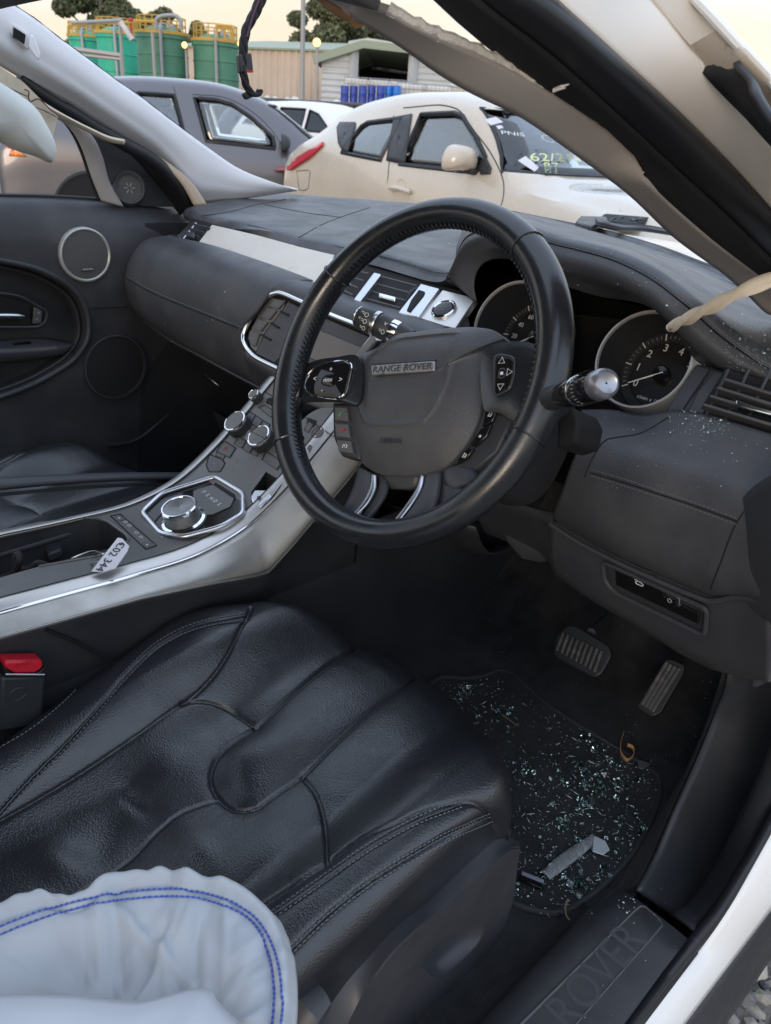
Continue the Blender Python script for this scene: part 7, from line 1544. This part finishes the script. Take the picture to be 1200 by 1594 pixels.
for i in range(4):
    t = (i+.5)/4; a = (lerp(1036, 1062, t), lerp(1029, 1042, t)); b = (lerp(997, 1018, t), lerp(1096, 1110, t)); P0_, P1_ = AP(*a, .001), AP(*b, .001); d = (P1_-P0_).normalized()
    k = MB(); k.box((P0_+P1_)/2, ((P1_-P0_).length, .0060, .006), Matrix((d, an_.cross(d), an_)).transposed()); obj('pedal_rib', k, MATS['worn_rubber'], acp, bevel=.0012)
k = MB(); k.tube([AP(1045, 1040, -.012), U(1062, 1020, x=.58)], .009, seg=8); obj('pedal_arm', k, M_plastic, acp)
# floor mat
matp = [(690, 1058), (722, 1060), (752, 1056), (778, 1048), (798, 1056), (842, 1094), (900, 1134), (960, 1170), (1003, 1198), (1022, 1212), (1026, 1234), (1012, 1280), (985, 1330), (955, 1365), (905, 1408), (870, 1426), (838, 1424), (800, 1412), (740, 1380), (640, 1330), (600, 1240), (620, 1120)]
MO = [FL(*p) for p in matp]; M2 = catmull([np.array((p.x, p.y)) for p in MO], 120, True); mc = M2.mean(0)
k = radial([tuple(p) for p in M2[::3]], tuple(mc), lambda a, b, s_: FZ+.006+.0015*mnoise.noise(Vector((a*9, b*9, 1))), lambda a, b, h: Vector((a, b, h)), 100, 20, skirt=FZ-.002)
fm = obj('floor_mat', k, M_carpet, None, smooth=50); tag(fm, 'black carpet floor mat strewn with broken glass in the driver footwell', 'floor mat')
k = MB(); k.tube([Vector((p[0], p[1], FZ+.006)) for p in M2], .0042, seg=8, closed=True); obj('mat_binding', k, mat('mat_binding_tape', (.035, .035, .037), .8, bump=('noise', 900, .5, .001)), fm)
# --- glass
rg = random.Random(21); GM = []
for i in range(8):
    bm = bmesh.new(); bmesh.ops.create_cube(bm, size=1)
    for v in bm.verts: v.co = Vector((v.co.x*rg.uniform(.7, 1.4), v.co.y*rg.uniform(.7, 1.4), v.co.z*rg.uniform(.6, .9)))+Vector((rg.uniform(-.2, .2), rg.uniform(-.2, .2), rg.uniform(-.08, .08)))
    bmesh.ops.triangulate(bm, faces=bm.faces[:2]); me = bpy.data.meshes.new('glass_shard'); bm.to_mesh(me); bm.free(); me.materials.append(M_glassbit); GM.append(me)
M_sliver = mat('glass_dust', (.60, .72, .70), .12, trans=.35, ior=1.5)
placed = 0
clusters = [(905, 1190, 34, 26, 55), (925, 1245, 45, 36, 55), (745, 1100, 40, 20, 22), (880, 1310, 60, 40, 50), (840, 1370, 40, 28, 22), (830, 1250, 45, 40, 20), (960, 1225, 40, 30, 22), (720, 1080, 20, 8, 6), (990, 1160, 14, 12, 6), (885, 1455, 22, 26, 12), (950, 1385, 22, 16, 8), (880, 1030, 90, 20, 6)]
def shard(px, py, s_, z=None, label=None):
    global placed
    inside = inpoly(np.array([(px, py)]), matp)[0]
    p = FL(px, py, FZ+.0085 if inside else FZ-.001); me = GM[placed % 8]; o = bpy.data.objects.new('glass_shard', me); COL.objects.link(o)
    o.location = p+Vector((0, 0, s_*.3)); o.scale = (s_, s_, s_*.8); o.rotation_euler = (rg.uniform(-.5, .5), rg.uniform(-.5, .5), rg.uniform(0, 6.28)); placed += 1
    return tag(o, label or 'small greenish cube of broken safety glass on the driver floor', 'glass', 'broken glass on the driver floor')
seat_sil = S_out+[(430, 939), (475, 940), (520, 952), (580, 985), (660, 1045), (735, 1120), (765, 1165), (782, 1210), (790, 1255), (806, 1300), (805, 1380), (760, 1480), (640, 1600), (0, 1600)]
for cx, cy, sx_, sy_, n in clusters:
    subs = [(rg.gauss(cx, sx_), rg.gauss(cy, sy_)) for _ in range(max(2, n//9))]
    for i in range(n):
        px, py = rg.gauss(cx, sx_), rg.gauss(cy, sy_)
        if rg.random() < .6: q_ = rg.choice(subs); px, py = rg.gauss(q_[0], 9), rg.gauss(q_[1], 7)
        if inpoly(np.array([(px, py)]), seat_sil)[0] or py < 1040 or px > 1040: continue
        shard(px, py, rg.choice((.0028, .0035, .0042, .0050, .0065)))
# fine splinters and grit: uncountable
vs_, fs = [], []
nr = np.random.RandomState(5)
def sliver(p, L, w, a):
    d = Vector((math.cos(a), math.sin(a), nr.uniform(-.1, .25))); n_ = Vector((-d.y, d.x, 0)); i0 = len(vs_); h = Vector((0, 0, w))
    vs_.extend([p-d*L/2, p+n_*w, p+d*L/2, p-n_*w, p+h]); fs.extend([(i0, i0+1, i0+4), (i0+1, i0+2, i0+4), (i0+2, i0+3, i0+4), (i0+3, i0, i0+4), (i0, i0+3, i0+2, i0+1)])
cnt = 0
while cnt < 1000:
    c = clusters[nr.randint(len(clusters))]; px, py = nr.normal(c[0], c[2]*1.7), nr.normal(c[1], c[3]*1.8)
    if cnt % 4 == 0: px, py = nr.uniform(690, 1060), nr.uniform(1000, 1590)
    if inpoly(np.array([(px, py)]), seat_sil)[0] or py < 990 or px > 1075: continue
    ins = inpoly(np.array([(px, py)]), matp)[0]; p = FL(px, py, FZ+.0085 if ins else FZ-.001)
    if p.y < -.645 or p.x > .44: continue
    big = nr.rand() < .12; sliver(p, nr.uniform(.006, .016) if big else nr.uniform(.0010, .0036), nr.uniform(.0004, .0010) if big else nr.uniform(.0004, .0010), nr.uniform(0, 6.28)); cnt += 1
k = MB(); k.add(vs_, fs); o = obj('glass_splinters', k, M_sliver, None, smooth=0, kind='stuff'); o['label'] = 'fine glass splinters and grit scattered over the mat and carpet'; o['category'] = 'glass'
# grit on dashboard, console and knee panel
vs_, fs = [], []
bpy.context.view_layer.update(); dg = bpy.context.evaluated_depsgraph_get()
cnt = 0
for x0, y0, x1, y1, n in ((300, 300, 540, 400, 260), (210, 380, 480, 560, 90), (590, 340, 700, 430, 140), (860, 380, 1200, 590, 160), (920, 640, 1200, 760, 60), (1040, 636, 1140, 680, 90), (1130, 500, 1200, 580, 160), (0, 800, 420, 960, 16), (960, 1380, 1060, 1440, 40), (900, 1400, 1080, 1594, 20)):
    for i in range(n):
        px, py = nr.uniform(x0, x1), nr.uniform(y0, y1); d = Vector(ray(px, py)).normalized(); h = S.ray_cast(dg, Vector(CAM), d)
        if not h[0] or (h[1]-Vector(CAM)).length > 2.2: continue
        if h[4].name.split('.')[0] not in ('dash_top_pad', 'glovebox_pad', 'instrument_hood', 'knee_panel', 'hood_face', 'console_panel', 'lower_dash_panel', 'kick_panel', 'sill_plate', 'crest_pad'): continue
        s_ = nr.uniform(.00025, .0007)*(2.6 if nr.rand() < .05 else 1); n_ = h[2] if h[2].dot(d) < 0 else -h[2]; sliver(h[1]+n_*.0022, s_*2.2, s_, nr.uniform(0, 6.28))
k = MB(); k.add(vs_, fs); o = obj('dashboard_grit', k, M_sliver, None, smooth=0, kind='stuff'); o['label'] = 'tiny glass crumbs and dust lying on the dashboard'; o['category'] = 'glass'
# single things on the floor
def flat_piece(name, pix, z, t, m_, label, cat, bev=.0006):
    k = MB(); k.prism([FL(*p, z) for p in pix], (0, 0, t)); o = obj(name, k, m_, None, bevel=bev); return tag(o, label, cat)
gl = MB(); A = [FL(*p, FZ+.012) for p in ((843, 1358), (858, 1342), (876, 1328), (900, 1312), (922, 1298))]; B = [FL(*p, FZ+.012) for p in ((856, 1370), (872, 1358), (892, 1343), (912, 1326), (929, 1310))]
rws = []
for j in range(6):
    t = j/5; rws.append([Vector(a).lerp(Vector(b), t)+Vector((0, 0, .002*math.sin(t*3.14)+.0008*math.sin(i*1.9+t*2))) for i, (a, b) in enumerate(zip(catmull(A, 26), catmull(B, 26)))])
gl.grid(rws); o = obj('plastic_strip', gl, M_glassclr, None, solid=.0015); tag(o, 'crumpled clear plastic strip lying on the floor mat', 'plastic strip')
flat_piece('mirror_piece', ((924, 1302), (942, 1310), (949, 1324), (938, 1332), (922, 1326)), FZ+.014, .002, mat('pale_plate', (.62, .66, .68), .25, .3), 'pale five sided plate fragment beside the clear strip', 'fragment')
flat_piece('dark_plate', ((812, 1358), (846, 1372), (842, 1386), (808, 1371)), FZ+.010, .004, M_gloss, 'small dark plastic plate by the seat base', 'fragment')
flat_piece('blade_strip', ((812, 1357), (847, 1371), (846, 1376), (811, 1362)), FZ+.0145, .002, mat('blue_grey_strip', (.20, .21, .26), .4), 'narrow blue grey strip on the dark plate', 'fragment')
flat_piece('dark_chip', ((992, 1184), (1012, 1191), (1000, 1199), (993, 1196)), FZ+.012, .003, mat('grey_chip', (.09, .095, .105), .5), 'dark grey plastic chip by the mat corner', 'fragment')
flat_piece('pale_chip', ((936, 1204), (945, 1203), (941, 1212)), FZ+.010, .002, M_paper, 'small pale triangular chip on the mat', 'fragment')
# dry leaf curl
c0_ = FL(972, 1180, FZ+.006); P = [c0_+(FL(px, py, FZ+.006)-c0_)+Vector((0, 0, hz)) for px, py, hz in ((968, 1152, .016), (964, 1166, .012), (966, 1178, .006), (975, 1186, .004), (984, 1182, .006), (982, 1172, .012), (974, 1170, .014))]
C_ = catmull(P, 30); k = MB(); k.grid([[Vector(p)+Vector((0, 0, -.0035)) for p in C_], [Vector(p) for p in C_], [Vector(p)+Vector((0, 0, .0035)) for p in C_]]); o = obj('dry_leaf', k, M_leaf, None, solid=.0006); tag(o, 'curled dry orange leaf at the edge of the mat', 'leaf')
def twig(pts, r, label, m_=None, z=FZ+.010):
    k = MB(); k.tube(catmull([FL(px, py, z) for px, py in pts], 14), np.linspace(r, r*.6, 14), seg=6); o = obj('twig', k, m_ or M_twig, None); tag(o, label, 'twig')
twig(((764, 1102), (785, 1115), (806, 1130)), .0014, 'thin dry stalk near the far edge of the mat'); twig(((884, 1400), (880, 1412), (883, 1428), (890, 1435)), .0013, 'curved brown twig at the near corner of the mat', z=FZ+.012)
# --- paper tag with wire in the tray
tg = [(162, 886), (150, 889), (142, 888), (184, 836), (203, 852), (193, 868)]
tp0 = U(172, 862, z=.758); tnr = Vector((-.25, -.12, .95)).normalized()
def TG(px, py, h=0): return UP(px, py, tp0+tnr*h, tnr)
k = MB(); k.prism([TG(*p) for p in ((142, 889), (183, 837), (190, 838), (201, 850), (198, 858), (180, 884), (160, 890))], tnr*-.0008); tgo = obj('paper_tag', k, M_paper, None, smooth=0); tag(tgo, 'white paper tag with handwritten black number in the console tray', 'tag')
ex = (TG(150, 884)-TG(186, 842)).normalized(); ey = tnr.cross(ex); obj('handwriting', text_mb('C02 344', .0155, TG(172, 866, .0006), ex, ey, .0003), M_ink, tgo, smooth=0)
k = MB(); k.lathe([(.0028, .0006), (.001, .0008)], TG(189, 847), tnr, seg=14); obj('tag_hole', k, M_ink, tgo)
k = MB(); k.tube(catmull([TG(160, 862), U(140, 859, z=.735), U(115, 868, z=.725), U(92, 883, z=.715)], 20), .0012, seg=6); k2 = MB(); k2.tube(catmull([TG(152, 874), U(130, 882, z=.73), U(108, 897, z=.72)], 20), .0012, seg=6)
obj('tag_wire', k, M_silverwire, tgo); obj('tag_wire', k2, M_silverwire, tgo)
k = MB(); k.tube(catmull([U(px, py, z=zz) for px, py, zz in ((-20, 905, .70), (5, 898, .705), (24, 888, .72), (30, 870, .738), (28, 862, .742), (24, 866, .738), (28, 884, .722), (45, 885, .722), (60, 876, .73), (76, 884, .72), (80, 895, .71))], 50), .0042, seg=8); o = obj('loose_cable', k, M_wire, None); tag(o, 'dark looped cable lying in the console tray', 'cable')
k = MB(); k.box(U(41, 892, z=.715), (.008, .006, .006)); obj('cable_plug', k, M_satin, o, bevel=.001)
# --- hanging wiring loom from the roof
k = MB(); zz = -.02
P = [U(px, py, y=zz) for px, py in ((412, -40), (405, 0), (396, 22), (384, 45), (379, 70), (378, 95), (380, 120), (386, 138), (394, 147), (402, 146), (404, 140))]; C_ = catmull(P, 60)
for ph in (0, 2.1, 4.2): k.tube([Vector(p)+Vector((math.cos(i*.35+ph), math.sin(i*.35+ph), 0))*.0022 for i, p in enumerate(C_)], np.interp(np.arange(60), [0, 24, 59], [.0058, .0040, .0026]), seg=6)
lm = obj('wiring_loom', k, M_wire, None, kind=None); tag(lm, 'twisted black wiring loom hanging where the mirror was', 'wiring')
k = MB(); k.prism([U(*p, y=zz-.004) for p in ((372, 84), (392, 82), (395, 110), (374, 114))], (.003, .012, 0)); obj('plug', k, M_plastic_g, lm, bevel=.002)
k = MB(); k.prism([U(*p, y=zz-.0045) for p in ((381, 108), (395, 110), (394, 113), (380, 112))], (.003, .012, 0)); obj('plug_lock', k, M_red, lm)
k = MB(); k.prism([U(*p, y=zz) for p in ((378, 146), (390, 140), (396, 150), (384, 156))], (.003, .010, 0)); obj('plug', k, M_plastic, lm, bevel=.002)
k = MB(); k.tube(catmull([U(px, py, y=zz-.006) for px, py in ((403, 0), (392, 30), (384, 58))], 20), .0014, seg=5); obj('loom_wire', k, mat('purple_wire', (.10, .04, .07), .6), lm)
# --- twisted tether rope at the right
P = [U(1042, 511, x=.19), U(1062, 500, x=.17), U(1095, 484, x=.15), U(1130, 466, x=.14), U(1162, 450, x=.14), U(1195, 436, x=.15), U(1230, 424, x=.17)]; C_ = catmull(P, 60); k = MB()
for ph in (0, 3.14): k.tube([Vector(p)+Vector((0, math.cos(i*.22+ph), math.sin(i*.22+ph)))*.0024 for i, p in enumerate(C_)], np.interp(np.arange(60), [0, 8, 59], [.0032, .0048, .0056]), seg=8, flat=.45)
tt = obj('tether_strap', k, M_canvas, None); tag(tt, 'twisted cream tether strap poking over the rev counter', 'strap')
k = MB(); k.lathe([(.0030, 0), (.0042, .002), (.0042, .006)], C_[0], Vector(C_[2])-Vector(C_[0]), seg=14); obj('strap_end', k, M_paper, tt)
# --- curtain airbag and flaps by the passenger window
def CA(px, py, y=.50): return U(px, py, y=y)
cur = [(-60, 96), (0, 128), (32, 149), (53, 166), (70, 192), (85, 224), (87, 241), (81, 253), (53, 243), (21, 233), (0, 222), (-60, 200)]
Pq = [CA(*p) for p in cur]; e1 = Vector((1, 0, 0)); og = CA(10, 185)
o2 = [((p-og).x, (p-og).z) for p in Pq]
k = radial(o2, (0, 0), lambda a, b, s_: .035*math.sqrt(max(0, 1-s_**2.2))+.003*mnoise.noise(Vector((a*25, b*25, 3))), lambda a, b, h: og+Vector((a, -h, b)), 80, 22)
kb = radial(o2, (0, 0), lambda a, b, s_: -.012*math.sqrt(max(0, 1-s_**2.2)), lambda a, b, h: og+Vector((a, -h, b)), 80, 12); k.add(kb.v, kb.f)
o = obj('curtain_airbag', k, M_cloth2, None, smooth=70); tag(o, 'rounded white curtain airbag hanging at the passenger window', 'airbag')
k = MB(); k.sheet([CA(*p, .535) for p in ((-60, 70), (0, 104), (36, 128), (60, 152), (89, 181), (82, 214), (60, 200), (30, 160), (-60, 140))]); fl = obj('airbag_flap', k, M_canvas, None, smooth=0, solid=.003); tag(fl, 'beige cloth flap behind the white curtain airbag', 'cloth')
A = [CA(*p, .54) for p in ((46, 146), (70, 162), (104, 182), (140, 200), (170, 213), (193, 218))]; B = [CA(*p, .545) for p in ((48, 152), (74, 172), (104, 187), (140, 206), (170, 220), (192, 224))]
obj('flap_strap', ribbon(A, B, 30, 4, .004, (0, -1, 0)), M_canvas, fl, solid=.004)
k = MB(); k.tube(catmull([CA(px, py, .527) for px, py in ((38, 139), (45, 143), (44, 152), (47, 158), (58, 154), (80, 172), (88, 178))], 24), .0011, seg=5); obj('flap_thread', k, mat('maroon_thread', (.12, .03, .05), .7), fl)
k = MB(); k.tube(catmull([CA(px, py, .495) for px, py in ((-10, 124), (20, 140), (42, 150))], 14), .0009, seg=5); k.tube(catmull([CA(px, py, .527) for px, py in ((50, 165), (70, 173), (88, 182))], 14), .0008, seg=5); obj('flap_thread', k, M_thread, fl)
# --- deployed seat airbag, bottom left
rim = [(-190, 1560), (-130, 1470), (-60, 1420), (0, 1402), (54, 1387), (108, 1392), (133, 1381), (167, 1362), (200, 1353), (233, 1352), (267, 1348), (300, 1356), (333, 1362), (367, 1371), (408, 1396), (438, 1425), (454, 1467), (462, 1517), (462, 1571), (452, 1640), (420, 1720), (340, 1800), (200, 1850), (20, 1840), (-120, 1750)]
AZ = .690
rp2 = [U(px, py, z=AZ) for px, py in rim]; o2 = [(p.x, p.y) for p in rp2]; ac = U(170, 1610, z=AZ)
O = catmull(o2, 320, True); per = np.concatenate([[0], np.cumsum(np.linalg.norm(np.diff(O, axis=0), axis=1))])
rows = []; NR = 60
cr_ = np.random.RandomState(17); creases = []
for _ in range(46):
    t = cr_.uniform(0, 2*math.pi); rr_ = cr_.uniform(.03, .15); c0 = np.array([ac.x+math.cos(t)*rr_, ac.y+math.sin(t)*rr_]); a_ = t+cr_.normal()*.6; creases.append((c0, np.array([math.cos(a_), math.sin(a_)]), cr_.uniform(.03, .08), cr_.uniform(.005, .012), cr_.uniform(.0025, .006)*cr_.choice([-1, 1])))
def crumple(q):
    z = 0
    for c0, d, ln, wd, am in creases:
        v = q-c0; l = v@d; w = v[0]*d[1]-v[1]*d[0]; z += am*max(0, 1-abs(w)/wd)*math.exp(-(l/ln)**2)
    return z
seam_row = []
for j in range(NR+1):
    s_ = 1-j/NR*.98; rw = []
    for i, p in enumerate(O):
        q = np.array([ac.x, ac.y])+(p-np.array([ac.x, ac.y]))*s_; pk_ = mnoise.noise(Vector((per[i]*70, s_*5, 0)))
        edge = math.exp(-((1-s_)/.05)**2); z = AZ-.012*edge+.012*math.exp(-((s_-.93)/.05)**2)
        z += .0042*pk_*math.exp(-((s_-.95)/.06)**2) - .002*math.exp(-((s_-.857)/.016)**2)
        z -= .030*sst(.86, .40, s_) if s_ < .86 else 0
        z += (.012*mnoise.noise(Vector((q[0]*11, q[1]*11, 2)))+.010*(1-abs(mnoise.noise(Vector((q[0]*17+q[1]*10, q[1]*8-q[0]*5, 5))))*2.2)*.5+.004*mnoise.noise(Vector((q[0]*40, q[1]*40, 7))))*sst(.90, .7, s_)+.0022*pk_*sst(.6, .85, s_)+crumple(q)*sst(.93, .78, s_)
        rr = 1+.006*pk_*edge; q = np.array([ac.x, ac.y])+(q-np.array([ac.x, ac.y]))*rr
        rw.append(Vector((q[0], q[1], z)))
    rows.append(rw)
k = MB(); k.grid(rows, closed_u=True); ab = obj('seat_airbag', k, M_cloth, None, smooth=80, solid=.0012); tag(ab, 'deployed pale blue white airbag with blue seam lying on the seat', 'airbag')
on_ab = sticker(ab); sline = [(-90, 1490), (0, 1450), (62, 1426), (125, 1407), (188, 1397), (258, 1391), (313, 1395), (354, 1407), (396, 1434), (421, 1476), (433, 1529), (431, 1594), (424, 1640)]
C_ = catmull([np.array(p, float) for p in sline], 160); T_ = np.gradient(C_, axis=0); T_ /= np.linalg.norm(T_, axis=1)[:, None]
for of in (-5.5, 5.5):
    P = [q for q in (on_ab(c[0]-t[1]*of, c[1]+t[0]*of, .0012) for c, t in zip(C_, T_)) if q is not None]
    obj('blue_stitching', stitches(P, .0046, .0040, .0011), M_blue, ab); k = MB(); k.tube(P, .0008, seg=5); obj('blue_seam', k, mat('pale_blue_seam', (.16, .22, .48), .7), ab)
# folded second layer
fa = [(-200, 1560), (-80, 1540), (0, 1533), (110, 1534), (225, 1542), (270, 1532), (305, 1523), (322, 1524), (338, 1545), (370, 1575), (400, 1600), (440, 1660)]
A = [U(px, py, z=.712+.008*math.sin(i*.8)) for i, (px, py) in enumerate(fa)]
rws = []
for j in range(14):
    t = j/13; rws.append([lerp(a, Vector((ac.x-.10, ac.y-.14, .735)), t*.9)+Vector((0, 0, -.012*math.exp(-(t/.05)**2)+.012*math.sin(t*3.0)+.003*mnoise.noise(Vector((a.x*20, a.y*20, t*4))))) for a in [Vector(p) for p in catmull(A, 60)]])
k = MB(); k.grid(rws); obj('folded_layer', k, mat('airbag_nylon_inner', (.66, .68, .72), .7, bump=('noise', 1500, .1, .0004), grain2=(14, .2, .005)), ab, smooth=80, solid=.0015)
# --- gravel by the sill
gv, gf_ = [], []; nr2 = np.random.RandomState(9)
gp0 = U(1170, 1560, z=GZ)
ico = bmesh.new(); bmesh.ops.create_icosphere(ico, subdivisions=1, radius=1); iv = np.array([v.co[:] for v in ico.verts]); if_ = [tuple(v.index for v in f.verts) for f in ico.faces]; ico.free()
for i in range(2200):
    x, y = gp0.x+nr2.uniform(-.45, .75), gp0.y+nr2.uniform(-.42, .35); s_ = nr2.uniform(.006, .017)
    V = iv*(s_*(1+.35*nr2.randn(len(iv), 1)*.5))*np.array([nr2.uniform(.8, 1.4), nr2.uniform(.7, 1.2), nr2.uniform(.45, .8)]); a = nr2.uniform(0, 6.28); V = np.stack([V[:, 0]*math.cos(a)-V[:, 1]*math.sin(a), V[:, 0]*math.sin(a)+V[:, 1]*math.cos(a), V[:, 2]], 1)+np.array([x, y, GZ+s_*.3])
    k0 = len(gv); gv += [tuple(v) for v in V]; gf_ += [tuple(q+k0 for q in f) for f in if_]
m_ = mat('mixed_gravel', (.30, .27, .23), .85, bump=('noise', 200, .4, .003)); t_ = m_.node_tree; geo = t_.nodes.new('ShaderNodeNewGeometry'); rp = t_.nodes.new('ShaderNodeValToRGB'); rp.color_ramp.elements[0].color = (.07, .075, .085, 1); rp.color_ramp.elements[1].color = (.48, .43, .36, 1); t_.links.new(geo.outputs['Random Per Island'], rp.inputs[0]); t_.links.new(rp.outputs[0], t_.nodes['Principled BSDF'].inputs['Base Color'])
k = MB(); k.add(gv, gf_); o = obj('gravel', k, m_, None, smooth=0, kind='stuff', recalc=False); o['label'] = 'loose mixed gravel on the yard below the driver sill'; o['category'] = 'gravel'
